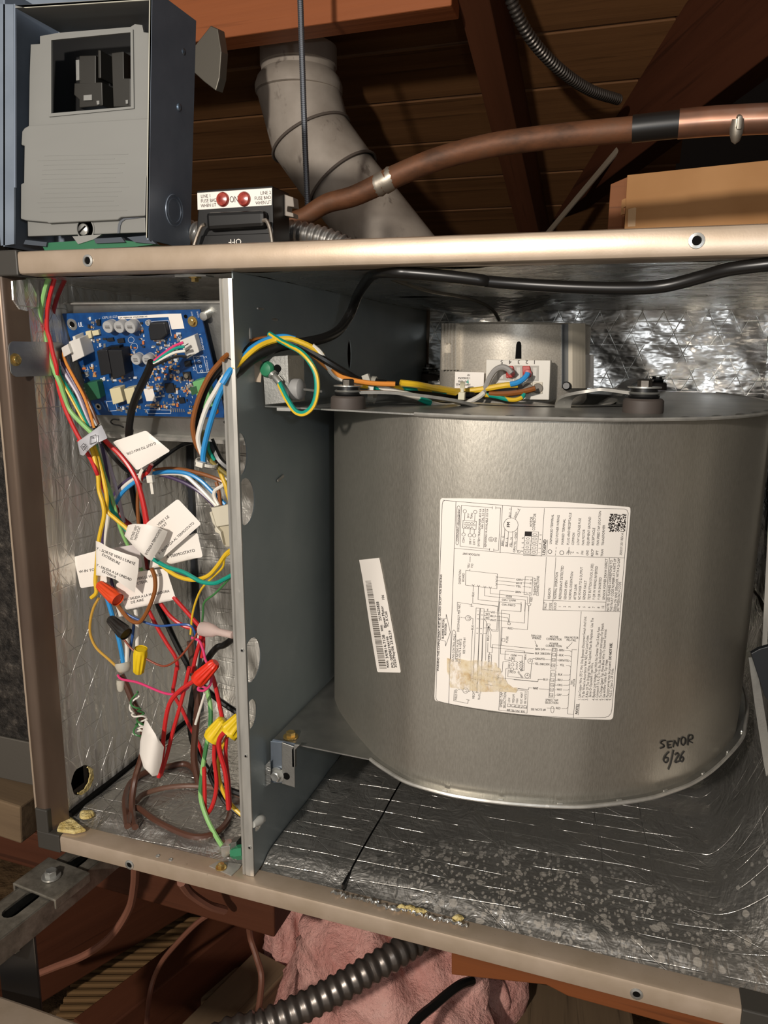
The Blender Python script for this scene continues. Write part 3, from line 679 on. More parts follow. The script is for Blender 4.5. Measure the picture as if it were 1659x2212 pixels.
q = Mat('old_copper', srgb('#8a5a3a'), .6, .3); n1 = q.noise(34, (.5, 1, 1), 5, .65); q.color([(.3, srgb('#3f2a1c')), (.52, srgb('#6a432a')), (.8, srgb('#4f4236'))], n1); q.bump(q.noise(120, detail=3), .0005, .5); M['copper'] = q.m
cl = thing('copper_line', 'tarnished copper refrigerant line arching across in front of the rafters', 'pipe', U(640, 470, Y=.2))
YP = .16
cpx = [(596, 530), (610, 498), (632, 478), (662, 466), (705, 440), (760, 425), (812, 402), (860, 378), (950, 342), (1060, 314), (1180, 297), (1300, 285), (1372, 279)]
b = MB(); P = catmull([U(*q_, Y=YP) for q_ in cpx], 6); n_ = len(P); b.tube(P, [(.0072 + .0028 * min(1, i / (n_ * .55))) * .94 for i in range(n_)], 18); b.build('tube', M['copper'], cl, smooth=True)
b = MB(); P = catmull([U(*q_, Y=YP) for q_ in ((1366, 279), (1410, 274), (1470, 268))], 5); b.tube(P, .0101, 18); b.build('tape_wrap', M['black'], cl, smooth=True)
q = Mat('bright_copper', srgb('#c98a5e'), .3, .9); n1 = q.noise(30, (.6, 1, 1), 4); q.color([(.3, srgb('#7d6a60')), (.55, srgb('#b98a72')), (.8, srgb('#c9aea0'))], n1)
b = MB(); P = catmull([U(*q_, Y=YP) for q_ in ((1466, 268), (1540, 262), (1620, 258), (1720, 254))], 5); b.tube(P, .0107, 18); b.build('coupling', q.m, cl, smooth=True)
c = U(1592, 268, Y=YP - .006); b = MB(); b.lathe(c + V(0, 0, -.012), (0, -.2, 1), [(0, -.002), (.0028, 0), (.0046, .005), (.0050, .010), (.0045, .015)], 14); b.tube([U(1578 + 14, 246, Y=YP - .004), U(1598, 256, Y=YP - .012), U(1596, 275, Y=YP - .012), U(1590, 284, Y=YP - .005)], .0022, 8); b.build('solder_blob', metal('solder', '#a39c90', .45), cl, smooth=True)
c0, c1 = U(812, 402, Y=YP), U(852, 382, Y=YP); b = MB(); P = [c0.lerp(c1, i / 6) + V(0, 0, rr_.uniform(-.0006, .0006)) for i in range(7)]; b.tube(P, [.0092, .0098, .0094, .0100, .0095, .0099, .0093], 14); b.build('solder_sleeve', metal('solder', '#a39c90', .45), cl, smooth=True)
# ------------------------------------------------------------------ cardboard box on top of the cabinet
q = Mat('cardboard', srgb('#b98a5c'), .8, 0, .2); n1 = q.noise(8, detail=4); q.color([(.3, srgb('#a3774c')), (.7, srgb('#b98d60'))], n1); q.bump(q.noise(260, (.1, 1, 1), 2), .0005, .4); M['card'] = q.m
YC = .40
tl_, tr_ = U(1355, 378, Y=YC), U(1659, 346, Y=YC - .012)
cb = thing('cardboard_box', 'brown cardboard box lying on top of the cabinet at right', 'box', (tl_.x + .1, YC + .06, H))
dx = (tr_ - tl_) * 1.5; zt_ = tl_.z
bk = V(.012, .15, 0)
def card_panel(poly, off, name, mat=M['card']):
    b = MB(); b.prism(poly, off); return b.build(name, mat, cb, bevel=.0006)
lo = V(tl_.x + .002, tl_.y, H); 
card_panel([tl_, tl_ + dx, V(tl_.x + dx.x, tl_.y + dx.y, H), lo], (0, .003, 0), 'front_panel')
card_panel([tl_ + V(0, .0, -.001), tl_ + bk, V((tl_ + bk).x, (tl_ + bk).y, H), lo], (.003, 0, 0), 'side_panel')
card_panel([tl_, tl_ + dx, tl_ + dx + bk, tl_ + bk], (0, 0, -.003), 'top_flap')
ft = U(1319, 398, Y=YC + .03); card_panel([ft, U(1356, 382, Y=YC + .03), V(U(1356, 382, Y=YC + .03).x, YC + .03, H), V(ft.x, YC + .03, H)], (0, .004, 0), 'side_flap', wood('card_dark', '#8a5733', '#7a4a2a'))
b = MB(); P = [U(*q_, Y=YC - .0005) for q_ in ((1343, 432), (1352, 428), (1352, 446), (1347, 448), (1350, 462), (1341, 464))]; b.prism(P, (0, .004, 0)); b.build('torn_edge', M['card'], cb)
b = MB(); P = [U(*q_, Y=YC - .001) for q_ in ((1357, 452), (1372, 448), (1382, 456), (1378, 488), (1356, 490))]; b.prism(P, (0, .0012, 0)); b.build('tape_patch', plastic('paper_tape', '#b89468', .5), cb)
# ------------------------------------------------------------------ galvanised strap left of the purlin
b = MB(); S = [U(*q_, Y=.5) for q_ in ((413, 108), (455, 55), (470, 62), (478, 112), (474, 168), (466, 196), (440, 176), (414, 152))]; b.prism(S, (.004, .012, 0)); 
tag(b.build('sheet_metal_strap', metal('old_galv', '#77736a', .5), bevel=.001), 'bent grey sheet metal strap beside the disconnect box', 'strap')
# ================================================================== attic floor under the cabinet
ZA = -.46
q = Mat('dusty_floor', srgb('#5a4530'), .9, 0, .1); n1 = q.noise(7, detail=6, rough=.65); q.color([(.3, srgb('#3a2a1c')), (.6, srgb('#6a543c')), (.8, srgb('#8a7557'))], n1); q.bump(q.noise(40, detail=5), .01)
b = MB(); b.box(-1.64, 1.64, -.75, 2.72, ZA - .05, ZA); struct(b.build('floor', q.m))
# supply duct left of the cabinet
q = Mat('dusty_duct', srgb('#5c564d'), .55, .5); n1 = q.noise(110, detail=5, rough=.75); q.color([(.40, srgb('#1c1916')), (.58, srgb('#3a3530')), (.78, srgb('#6f675d'))], n1); q.bump(n1, .002); M['duct'] = q.m
dct = thing('supply_duct', 'dusty galvanised supply duct joined to the left of the cabinet', 'duct', (-.2, .2, .06))
b = MB(); b.box(-.6, -.0165, .006, .45, .0615, .56); b.build('duct_body', M['duct'], dct)
b = MB(); b.box(-.6, -.0165, .0035, .006, .0605, .105); b.build('duct_seam', metal('duct_seam_steel', '#6f6a62', .5), dct, bevel=.001)
# wood blocking under the duct
beam('wood_block', U(-60, 1700, Y=.05), U(92, 1748, Y=.05), .06, .042, M['wood4'], (0, 0, 1), 'weathered wood block under the grey duct at left edge', 'beam')
JG = None
# joists: (px0,py0,Z0, px1,py1,Z1, w, h, mat, label)
J = [((-120, 2150), (420, 1850), -.30, .045, .14, M['wood3'], 'dark red joist crossing below the strut channel at lower left'),
     ((190, 2330), (640, 1950), -.38, .045, .14, M['wood3'], 'dark red joist running under the middle of the bottom rail'),
     ((400, 2290), (590, 2090), -.37, .06, .03, M['wood4'], 'tan plank lying beside the middle joist near the bottom edge'),
     ((150, 2260), (560, 2110), -.39, .03, .03, M['wood4'], 'narrow tan batten lying across the ribbed lath'),
]
for a, b_, z, w, h, m, lb in J:
    beam('joist' if 'joist' in lb else 'timber', U(*a, Z=z), U(*b_, Z=z), w, h, m, (0, 0, 1), lb, 'beam')
for k, (a, b_, z, w, lb) in enumerate((((1090, 2120), (1060, 2400), -.36, .075, 'rough grey plank end, leftmost under the orange timber'), ((1195, 2140), (1195, 2400), -.362, .07, 'rough grey plank end, second under the orange timber'), ((1300, 2165), (1330, 2400), -.36, .07, 'rough grey plank end, third under the orange timber'))):
    beam('plank', U(*a, Z=z), U(*b_, Z=z), w, .02, M['wood4'], (0, 0, 1), lb, 'plank', bevel=.004)
beam('timber', U(60, 1800, Z=-.12), U(360, 1880, Z=-.12), .05, .05, M['wood3'], (0, 0, 1), 'orange wood blocking behind the bottom left cabinet corner', 'beam', ext=(.1, .15))
b = MB(); b.prism([U(*q_, Y=.03) for q_ in ((975, 2040), (1760, 2240), (1760, 2290), (1440, 2211), (1226, 2152), (1180, 2128), (975, 2106))], (0, .07, 0)); tag(b.build('timber', wood('orange_joist', '#74401f', '#573016'), bevel=.001), 'orange brown timber directly beneath the right end of the rail', 'beam')
# ribbed metal lath between the joists, each ridge its own geometry
def lath(px, py, z, w, d, n, rot, name, label):
    o = thing(name, label, 'lath', U(px, py, Z=z)); c = o.location
    ca, sa = math.cos(rot), math.sin(rot); ux, uy = V(ca, sa, 0), V(-sa, ca, 0)
    m = plastic('plaster_brown', '#6b5236', .9, .1)
    b = MB(); b.obox(c - V(0, 0, .006), ux * w / 2, uy * d / 2, (0, 0, .004)); b.build('sheet', m, o)
    for k in range(n):
        t = (k + .5) / n - .5; b = MB(); b.tube([c + ux * (-w / 2) + uy * t * d, c + uy * t * d, c + ux * w / 2 + uy * t * d], .0035, 6); b.build('ridge', m, o, smooth=True)
lath(300, 2150, -.41, .20, .30, 24, .35, 'ribbed_lath', 'brown ribbed plaster lath sheet lying at lower left')
lath(360, 1975, -.43, .20, .22, 16, .35, 'ribbed_lath', 'brown ribbed plaster lath sheet deep below the rail')
# pink insulation: lumpy batts
q = Mat('pink_fibreglass', srgb('#c98a80'), .95, 0, .05); n1 = q.noise(16, detail=6, rough=.65); q.color([(.3, srgb('#c98a80')), (.6, srgb('#e4b0a5')), (.8, srgb('#f0cdc2'))], n1); q.bump(q.noise(45, detail=6, rough=.7), .012); M['pink'] = q.m
def lump(px, py, z, rx, ry, rz, seed, label):
    c = U(px, py, Z=z); R_ = random.Random(seed); ph = [R_.uniform(0, 6) for _ in range(8)]; b = MB()
    def fn(s, t):
        a = 2 * math.pi * s; e = math.pi * (t - .5); d = V(math.cos(e) * math.cos(a), math.cos(e) * math.sin(a), math.sin(e))
        k = 1 + .16 * math.sin(3 * d.x + 4 * d.z + ph[0]) + .12 * math.sin(6 * d.y - 5 * d.z + ph[1]) + .07 * math.sin(11 * d.x + 9 * d.y + ph[2]) + .05 * math.sin(17 * d.z + 13 * d.x + ph[3])
        return c + V(d.x * rx, d.y * ry, d.z * rz) * k
    b.grid(fn, 48, 30); tag(b.build('insulation_batt', M['pink'], smooth='all', autos=1), label, 'insulation', 'pink insulation batts')
lump(640, 2010, -.36, .045, .06, .09, 1, 'pink fibreglass insulation lump, leftmost behind the spiral conduit')
lump(850, 2130, -.33, .135, .12, .14, 2, 'largest pink fibreglass insulation batt with the conduit lying on it')
lump(1030, 2180, -.36, .05, .05, .06, 4, 'small pink fibreglass tuft beside the orange timber')
# spiral conduit on the insulation
tag(ribbed([U(*q_, Z=z) for *q_, z in ((250, 2400, -.20), (470, 2245, -.17), (575, 2212, -.165), (690, 2158, -.155), (790, 2100, -.145), (870, 2052, -.14), (960, 1990, -.15))], .0125, .0105, .0022, 14).build('flexible_conduit', metal('conduit_dark', '#77706a', .35), smooth=True), 'dark spiral steel conduit lying across the pink insulation', 'conduit')
b = MB(); b.tube(catmull([U(*q_, Z=z) for *q_, z in ((780, 2420, -.22), (880, 2230, -.2), (940, 2170, -.2), (990, 2130, -.2), (1020, 2118, -.21))], 5), .005, 8); tag(b.build('black_cable', M['black'], smooth=True), 'short black cable crossing the insulation near the bottom edge', 'cable')
# cables hanging under the cabinet
brn = plastic('brown_sheath', '#7f5342', .5)
def hang(pts, r, mat, name, label, n=8): 
    b = MB(); b.tube(catmull([U(*q_, Z=z) for *q_, z in pts], 6), r, n); return tag(b.build(name, mat, smooth=True), label, 'cable')
hang([(293, 1868, -.01), (290, 1915, -.06), (278, 1965, -.11), (240, 2022, -.16), (185, 2062, -.20), (120, 2088, -.24), (70, 2108, -.27)], .0042, brn, 'thermostat_cable', 'pinkish brown thermostat cable drooping to lower left under the rail')
hang([(392, 1905, -.03), (412, 1930, -.06), (450, 1955, -.09), (485, 1966, -.11)], .0045, brn, 'thermostat_cable', 'short brown cable coming out beneath the middle of the left rail')
hang([(480, 1960, -.15), (430, 1990, -.18), (380, 2040, -.22), (345, 2085, -.26), (325, 2140, -.29), (315, 2230, -.30)], .003, plastic('dark_brown_sheath', '#6d4433', .6), 'loose_wire', 'thin dark brown wire dropping to the bottom edge over the lath')
hang([(537, 1965, -.15), (540, 2020, -.2), (555, 2070, -.22), (565, 2120, -.24), (552, 2230, -.26)], .0035, plastic('dark_brown_sheath', '#6d4433', .6), 'loose_wire', 'dark brown wire hanging vertically left of the conduit')
# ------------------------------------------------------------------ strut channel with saddle plate
q = Mat('weathered_strut', srgb('#8c877d'), .45, .7); n1 = q.noise(50, detail=5, rough=.7); q.color([(.35, srgb('#6f6a60')), (.7, srgb('#a39d91'))], n1); M['strut'] = q.m
st = thing('strut_channel', 'slotted grey strut channel sticking out under the left corner', 'bracket', U(80, 1960, Z=-.03))
ZS = -.030
e0, e1 = U(235, 1808, Z=ZS), U(-45, 2022, Z=ZS); d = (e1 - e0).normalized(); sd = d.cross(V(0, 0, 1)).normalized(); W_ = .0205; L = (e1 - e0).length
slots = []
def rslot(c, l, w, n=7):
    out = []
    for k in range(n): a = -math.pi / 2 + math.pi * k / (n - 1); out.append((c + l / 2 - w + w * math.cos(a), w * math.sin(a)))
    for k in range(n): a = math.pi / 2 + math.pi * k / (n - 1); out.append((c - l / 2 + w + w * math.cos(a), w * math.sin(a)))
    return out
k = .05
while k < L - .03: slots.append(rslot(k, .038, .0075)); k += .058
b = MB(); b.holed([(0, -W_), (L, -W_), (L, W_), (0, W_)], slots, lambda u, v: e0 + d * u + sd * v, (0, 0, -.0022)); b.build('channel_top', M['strut'], st)
for s_ in (-1, 1):
    b = MB(); b.obox(e0 + d * L / 2 + sd * s_ * (W_ - .001) + V(0, 0, -.0115), d * L / 2, sd * .0011, (0, 0, .0115)); b.build('channel_side', M['strut'], st, bevel=.0004)
b = MB(); b.obox(e0 + d * L / 2 + V(0, 0, -.022), d * L / 2, sd * (W_ * .9), (0, 0, .0008)); b.build('channel_back', M['dark'], st)
c = U(112, 1898, Z=ZS + .003)
b = MB(); b.obox(c, d * .021, sd * .026, (0, 0, .0014)); b.obox(c + sd * .026 + V(0, 0, -.004), d * .021, sd * .0012, (0, 0, .005)); b.obox(c - sd * .026 + V(0, 0, -.004), d * .021, sd * .0012, (0, 0, .005)); sp_ = b.build('saddle_plate', M['strut'], st, bevel=.0008)
hexscrew(U(111, 1893, Z=ZS + .005), (0, 0, 1), .0058, M['zinc'], sp_, 'hex_bolt')
c = U(40, 2035, Z=-.06); b = MB(); b.obox(U(42, 2100, Y=c.y), (.018, .004, 0), (0, .0015, 0), (0, 0, .055)); b.build('hanger_leg', M['black'], st, bevel=.001)
c = U(35, 2049, Y=U(42, 2100, Y=c.y).y - .002); b = MB(); b.lathe(c, (0, -1, 0), [(.004, 0), (.003, .003), (0, .0035)], 10); b.build('leg_bolt', M['zinc'], st, smooth=True)
# loose panel at the bottom left corner
b = MB(); P = [U(*q_, Z=-.10) for q_ in ((-40, 2135), (70, 2172), (210, 2222), (120, 2330), (-80, 2300))]; b.prism(P, (0, 0, -.018)); tag(b.build('cabinet_door', M['rail'], bevel=.003), 'cream painted cabinet door edge poking into the bottom left corner', 'door')
# ================================================================== glyphs for all printed text
GL = {}
def _glyphs():
    chars = [chr(c) for c in range(33, 127)] + ['\u00b0', '\u00c9', '\u00d3']; objs = []
    for c in chars:
        for s in (c, c + '|'):
            cu = bpy.data.curves.new('g', 'FONT'); cu.body = s; cu.resolution_u = 2; o = bpy.data.objects.new('g', cu); COL.objects.link(o); objs.append((c, s, o, cu))
    cu = bpy.data.curves.new('g', 'FONT'); cu.body = '|'; o0 = bpy.data.objects.new('g', cu); COL.objects.link(o0)
    bpy.context.view_layer.update(); dg = bpy.context.evaluated_depsgraph_get()
    def mesh(o):
        e = o.evaluated_get(dg); m = e.to_mesh(); v = [(p.co.x, p.co.y) for p in m.vertices]; f = [tuple(p.vertices) for p in m.polygons]; e.to_mesh_clear(); return v, f
    bar = max(x for x, y in mesh(o0)[0])
    for c, s, o, cu in objs:
        v, f = mesh(o)
        if s == c: GL[c] = [v, f, 0]
        else: GL[c][2] = max(x for x, y in v) - bar
    for c, s, o, cu_ in objs: bpy.data.objects.remove(o)
    bpy.data.objects.remove(o0)
    GL[' '] = [[], [], .28]
_glyphs()
CAPH = max(y for x, y in GL['H'][0])
def text_at(b, s, p0, p1, h, to3d, bold=0.0, m=0):
    """print s along p0->p1 (image-style axes, y down), cap height h, fitted to that length"""
    L0 = sum(GL.get(c, GL['?'])[2] for c in s); dx, dy = p1[0] - p0[0], p1[1] - p0[1]; L = math.hypot(dx, dy); ux, uy = dx / L, dy / L; vx, vy = uy, -ux
    kx = L / L0; ky = h / CAPH; cur = 0
    for c in s:
        v, f, adv = GL.get(c, GL['?'])
        for bo in ((0,) if not bold else (-bold, bold)):
            if v: b.add([to3d(p0[0] + ux * ((cur + x) * kx + bo) + vx * y * ky, p0[1] + uy * ((cur + x) * kx + bo) + vy * y * ky) for x, y in v], f, m)
        cur += adv
def pline(b, pts, w, to3d, step=25, m=0):
    for (x0, y0), (x1, y1) in zip(pts[:-1], pts[1:]):
        L = math.hypot(x1 - x0, y1 - y0)
        if L < 1e-6: continue
        n = max(1, int(L / step)); nx, ny = -(y1 - y0) / L * w / 2, (x1 - x0) / L * w / 2; ex, ey = (x1 - x0) / L * w * .3, (y1 - y0) / L * w * .3
        vs_ = []
        for k in range(n + 1):
            t = k / n; x = x0 + (x1 - x0) * t + (ex if k == n else -ex if k == 0 else 0); y = y0 + (y1 - y0) * t + (ey if k == n else -ey if k == 0 else 0)
            vs_ += [to3d(x + nx, y + ny), to3d(x - nx, y - ny)]
        b.add(vs_, [(2 * k, 2 * k + 1, 2 * k + 3, 2 * k + 2) for k in range(n)], m)
def circ(x, y, r, n=18, ry=None): return [(x + r * math.cos(2 * math.pi * k / n), y + (ry or r) * math.sin(2 * math.pi * k / n)) for k in range(n + 1)]
# ================================================================== fused disconnect box on top of the cabinet
q = Mat('slate_enamel', srgb('#5c6a7c'), .42, .25); n1 = q.noise(30, detail=3); q.color([(.3, srgb('#76818f')), (.7, srgb('#848f9d'))], n1); M['slate'] = q.m
q = Mat('grey_cover', srgb('#8f8f8a'), .5, 0, .4); n1 = q.noise(9, (.3, 1, 1), 4); q.color([(.3, srgb('#7d7d79')), (.7, srgb('#898985'))], n1); M['cover'] = q.m
K1 = .42194
def D(zx, zy, Y): return U(zx * K1, zy * K1, Y=Y)
YD = .02
db = thing('disconnect_box', 'slate grey electrical disconnect enclosure with its grey cover and empty fuse socket', 'electrical box', D(430, 1290, YD) )
def px_prism(poly, Y, off, name, mat, par=db, bevel=0, smooth=False):
    b = MB(); b.prism([D(*q_, Y) for q_ in poly], off); return b.build(name, mat, par, bevel=bevel, smooth=smooth)
YBk = .078
# enclosure: right side, left side, top, back
fr = [(770, -60), (755, 1225)]
b = MB(); A0, A1 = D(770, -60, YD), D(752, 1228, YD); dY = V(0, YBk - YD, 0)
b.prism([A0, A1, A1 + dY, A0 + dY], (.0016, 0, 0)); b.build('enclosure_side', M['slate'], db)
b = MB(); A0, A1 = D(25, -60, YD), D(25, 1262, YD); b.prism([A0, A1, A1 + dY, A0 + dY], (-.0016, 0, 0)); b.build('enclosure_side', M['slate'], db)
b = MB(); A0, A1 = D(78, 40, YD), D(770, -5, YD); b.prism([A0, A1, A1 + dY, A0 + dY], (0, 0, .0016)); b.build('enclosure_top', M['cover'], db)  # inner top takes the cover's grey, its lit look put into the colour
b = MB(); b.prism([D(-80, -60, YBk), D(780, -60, YBk), D(757, 1240, YBk), D(-80, 1262, YBk)], (0, .0015, 0)); b.build('enclosure_back', M['slate'], db)
# front lips
px_prism([(764, -10), (777, -14), (760, 1222), (748, 1215)], YD, (0, .0014, 0), 'front_lip', plastic('bare_edge', '#b9b6a8', .4))
px_prism([(70, 20), (78, 20), (78, 960), (72, 960)], YD, (0, .0014, 0), 'front_lip', plastic('slate_edge', '#7d8898', .4))
px_prism([(-90, 18), (72, 22), (72, 1250), (-90, 1268)], YD, (0, .0016, 0), 'front_flange', M['slate'])
px_prism([(78, 28), (770, -12), (770, 0), (130, 40)], YD, (0, .0014, 0), 'front_lip', plastic('bare_edge', '#b9b6a8', .4))
# grey cover: flat upper part with window, raised lower part
YC1 = YD + .012; YC2 = YD + .006
outer = [(205, 185), (205, 225), (158, 228), (152, 390), (148, 650), (760, 612), (760, 168), (735, 165), (728, 128), (690, 124), (668, 138), (300, 168)]
win = [(262, 205), (668, 165), (670, 545), (262, 580)]
b = MB(); b.holed(outer, [win], lambda u, v: D(u, v, YC1), (0, .0022, 0)); cv = b.build('cover_upper', M['cover'], db)
for a_, b__ in (((250, 190), (262, 205)), ):
    pass
for q4 in (((250, 190), (680, 150), (668, 165), (262, 205)), ((680, 150), (685, 555), (670, 545), (668, 165)), ((685, 555), (250, 598), (262, 580), (670, 545)), ((250, 598), (250, 190), (262, 205), (262, 580))):
    px_prism(q4, YC1 - .0012, (0, .0014, 0), 'window_frame', M['cover'], cv)
low = [(148, 642), (125, 655), (112, 672), (108, 742), (124, 746), (121, 935), (106, 942), (105, 1120), (130, 1128), (240, 1138), (248, 1142), (600, 1125), (618, 1112), (742, 1105), (748, 905), (756, 900), (757, 604)]
px_prism(low, YC2, (0, .006, 0), 'cover_lower', M['cover'], db, bevel=.0018)
tab = [(140, 1120), (142, 1210), (745, 1190), (742, 1100)]
px_prism(tab, YC2 + .004, (0, .003, 0), 'cover_foot', M['cover'], db, bevel=.0006)
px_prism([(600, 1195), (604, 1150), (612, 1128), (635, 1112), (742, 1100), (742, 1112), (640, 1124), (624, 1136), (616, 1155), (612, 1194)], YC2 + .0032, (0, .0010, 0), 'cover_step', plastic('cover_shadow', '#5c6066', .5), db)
# raised embossing lines of the moulded lettering (illegible in the photo)
b = MB(); rg = random.Random(2)
for k in range(13):
    y = 790 + 24 * k; x0, x1 = 200 + rg.uniform(-10, 30), 640 + rg.uniform(-60, 20); b.prism([D(x0, y + 6, YC2), D(x1, y - 3, YC2), D(x1, y, YC2), D(x0, y + 9, YC2)], (0, -.00018, 0))
b.build('moulded_relief', M['cover'], db)
# slotted screw in the cover foot
c = D(430, 1176, YC2 + .003); b = MB(); b.lathe(c, (0, -1, 0), [(.0048, 0), (.0046, .0012), (.0036, .0019), (0, .0022)], 24); sc = b.build('cover_screw', M['zinc'], db, smooth=True)
b = MB(); b.obox(c + V(0, -.0021, 0), V(.0032, 0, .0022), V(-.0003, 0, .0005), (0, .0004, 0)); b.build('slot', M['dark'], sc)
b = MB(); b.lathe(D(438, 1172, YC2 + .004), (0, -1, 0), [(.0090, 0), (.0088, .0006), (.0078, .0007), (.0077, 0)], 28); b.build('screw_boss', M['cover'], db, smooth=True)
# black fuse socket behind the window
sk = px_prism([(255, 195), (680, 150), (680, 555), (255, 592)], YC1 + .03, (0, .003, 0), 'socket_floor', M['black'], db)
for q4 in ([(380, 425), (522, 420), (525, 540), (405, 552), (405, 510), (378, 485)], [(405, 285), (490, 282), (490, 430), (405, 430)], [(570, 270), (632, 262), (634, 400), (668, 400), (668, 545), (580, 548), (575, 420)], [(500, 255), (514, 255), (516, 400), (502, 400)]):
    px_prism(q4, YC1 + .014, (0, .018, 0), 'socket_rib', plastic('socket_black', '#26241f', .5), db, bevel=.0006)
for q4 in ([(388, 308), (405, 306), (406, 410), (390, 412)], [(428, 488), (470, 484), (470, 512), (428, 514)], [(494, 516), (508, 515), (508, 534), (496, 536)], [(643, 512), (655, 511), (655, 530), (644, 531)]):
    px_prism(q4, YC1 + .0125, (0, .002, 0), 'contact', M['zinc'], db)
# side: rivets and round knock-out
for zx, zy in ((935, 265), (915, 550)):
    X0 = D(770, 100, YD).x; c = U(zx * K1, zy * K1, X=D(765, zy, YD).x + .0016); b = MB(); b.lathe(c, (1, 0, 0), [(.0032, 0), (.0026, .0013), (.001, .0020), (0, .0021)], 14); b.build('rivet', metal('blue_rivet', '#7f93a8', .3), db, smooth=True)
c = U(892 * K1, 1078 * K1, X=D(755, 1078, YD).x + .0018); sn = (D(752, 1228, YD) - D(770, -60, YD)).cross(V(0, 1, 0)).normalized(); sn = sn if sn.x > 0 else -sn
for r in (.0125, .0098): b = MB(); b.lathe(c, sn, [(r, -.0002), (r - .0003, .0007), (r - .0010, .0007), (r - .0013, -.0002)], 36); b.build('knock_out_ring', M['slate'], db, smooth=True)
# green wiring stickers / earth bar under the foot
px_prism([(210, 1245), (560, 1222), (800, 1250), (700, 1262), (230, 1285)], YC2, (0, .03, 0), 'earth_bar', plastic('earth_green', '#2f6b4c', .4), db)
for q4 in ([(130, 1228), (240, 1240), (235, 1262), (120, 1250)], [(480, 1222), (620, 1214), (640, 1240), (490, 1246)], [(650, 1215), (750, 1205), (800, 1250), (690, 1240)]):
    px_prism(q4, YC2 - .002, (0, .004, 0), 'earth_tab', plastic('slate_dark', '#454c55', .4), db)
px_prism([(370, 1210), (520, 1200), (480, 1225), (400, 1250)], YC2 - .001, (0, .002, 0), 'earth_strap', M['zinc'], db)
# ================================================================== pull-out fuse block lying on the cabinet
YF = .055
fb = thing('fuse_pullout', 'black fuse pull-out block with white label and two red indicator lights', 'fuse block', D(1200, 1300, YF))
px_prism([(1005, 975), (1395, 950), (1400, 1250), (1440, 1285), (1000, 1300), (1012, 1080)], YF, (0, .03, 0), 'block_body', M['black'], fb, bevel=.001)
lb_ = px_prism([(1010, 988), (1392, 962), (1390, 1050), (1012, 1074)], YF - .0004, (0, .0004, 0), 'face_label', M['paper'], fb)
b = MB(); t3 = lambda u, v: D(u, v, YF - .0006)
for s, p0, p1 in (('LINE 1', (1028, 1014), (1080, 1010)), ('FUSE BAD', (1028, 1038), (1112, 1032)), ('WHEN LIT', (1028, 1062), (1108, 1056)), ('LINE 2', (1333, 997), (1388, 993)), ('FUSE BAD', (1303, 1024), (1388, 1018)), ('WHEN LIT', (1308, 1048), (1388, 1042))): text_at(b, s, p0, p1, 17, t3)
text_at(b, 'ON', (1176, 1037), (1222, 1034), 32, t3); b.build('print', plastic('grey_ink', '#4d4744', .6, .2), lb_)
red = Mat('red_lens', srgb('#8e2b22'), .25, 0, .6); n1 = red.noise(300, detail=2); red.color([(.3, srgb('#7b2019')), (.75, srgb('#b24a3a'))], n1)
for zx, zy in ((1143, 1022), (1252, 1020)):
    b = MB(); b.lathe(D(zx, zy, YF), (0, -1, 0), [(.0056, 0), (.0056, .0012), (.0046, .0028), (.002, .0036), (0, .0037)], 24); b.build('indicator_light', red.m, fb, smooth=True)
px_prism([(1050, 1085), (1350, 1072), (1352, 1160), (1056, 1178)], YF - .008, (0, .009, 0), 'pull_handle', M['black'], fb, bevel=.003)
px_prism([(1030, 1205), (1392, 1192), (1398, 1300), (1000, 1320)], YF - .0015, (0, .003, 0), 'lower_plate', M['black'], fb, bevel=.0006)
b = MB(); text_at(b, 'OFF', (1236, 1222), (1168, 1226), 30, lambda u, v: D(u, v, YF - .0018)); b.build('print', M['paper'], fb)
for P in ([(1050, 1150), (1030, 1160), (1012, 1200), (995, 1252), (990, 1290)], [(1345, 1128), (1365, 1132), (1380, 1165), (1390, 1215), (1395, 1260)]):
    b = MB(); b.tube(catmull([D(*q_, YF - .009) for q_ in P], 5), .0016, 8); b.build('wire_bail', metal('bail_steel', '#9c948a', .3), fb, smooth=True)
px_prism([(1428, 985), (1500, 1010), (1505, 1060), (1470, 1056), (1468, 1082), (1500, 1090), (1502, 1112), (1432, 1100)], YF + .02, (0, .01, 0), 'side_clip', plastic('clip_grey', '#8f867c', .5), fb, bevel=.0006)
# silver flexible conduit behind the block
tag(ribbed([U(*q_, Y=.11) for q_ in ((560, 520), (612, 503), (660, 507), (715, 522), (760, 545))], .0088, .0058, .0016, 14).build('flexible_conduit', metal('conduit_bright', '#a9a7a3', .3), smooth=True), 'bright silver spiral conduit on top behind the fuse block', 'conduit')
tag(ribbed([U(*q_, Y=.085) for q_ in ((380, 500), (420, 503), (452, 520))], .0085, .0058, .0016, 14).build('flexible_conduit', metal('conduit_bright', '#a9a7a3', .3), smooth=True), 'stub of silver spiral conduit between disconnect box and fuse block', 'conduit')
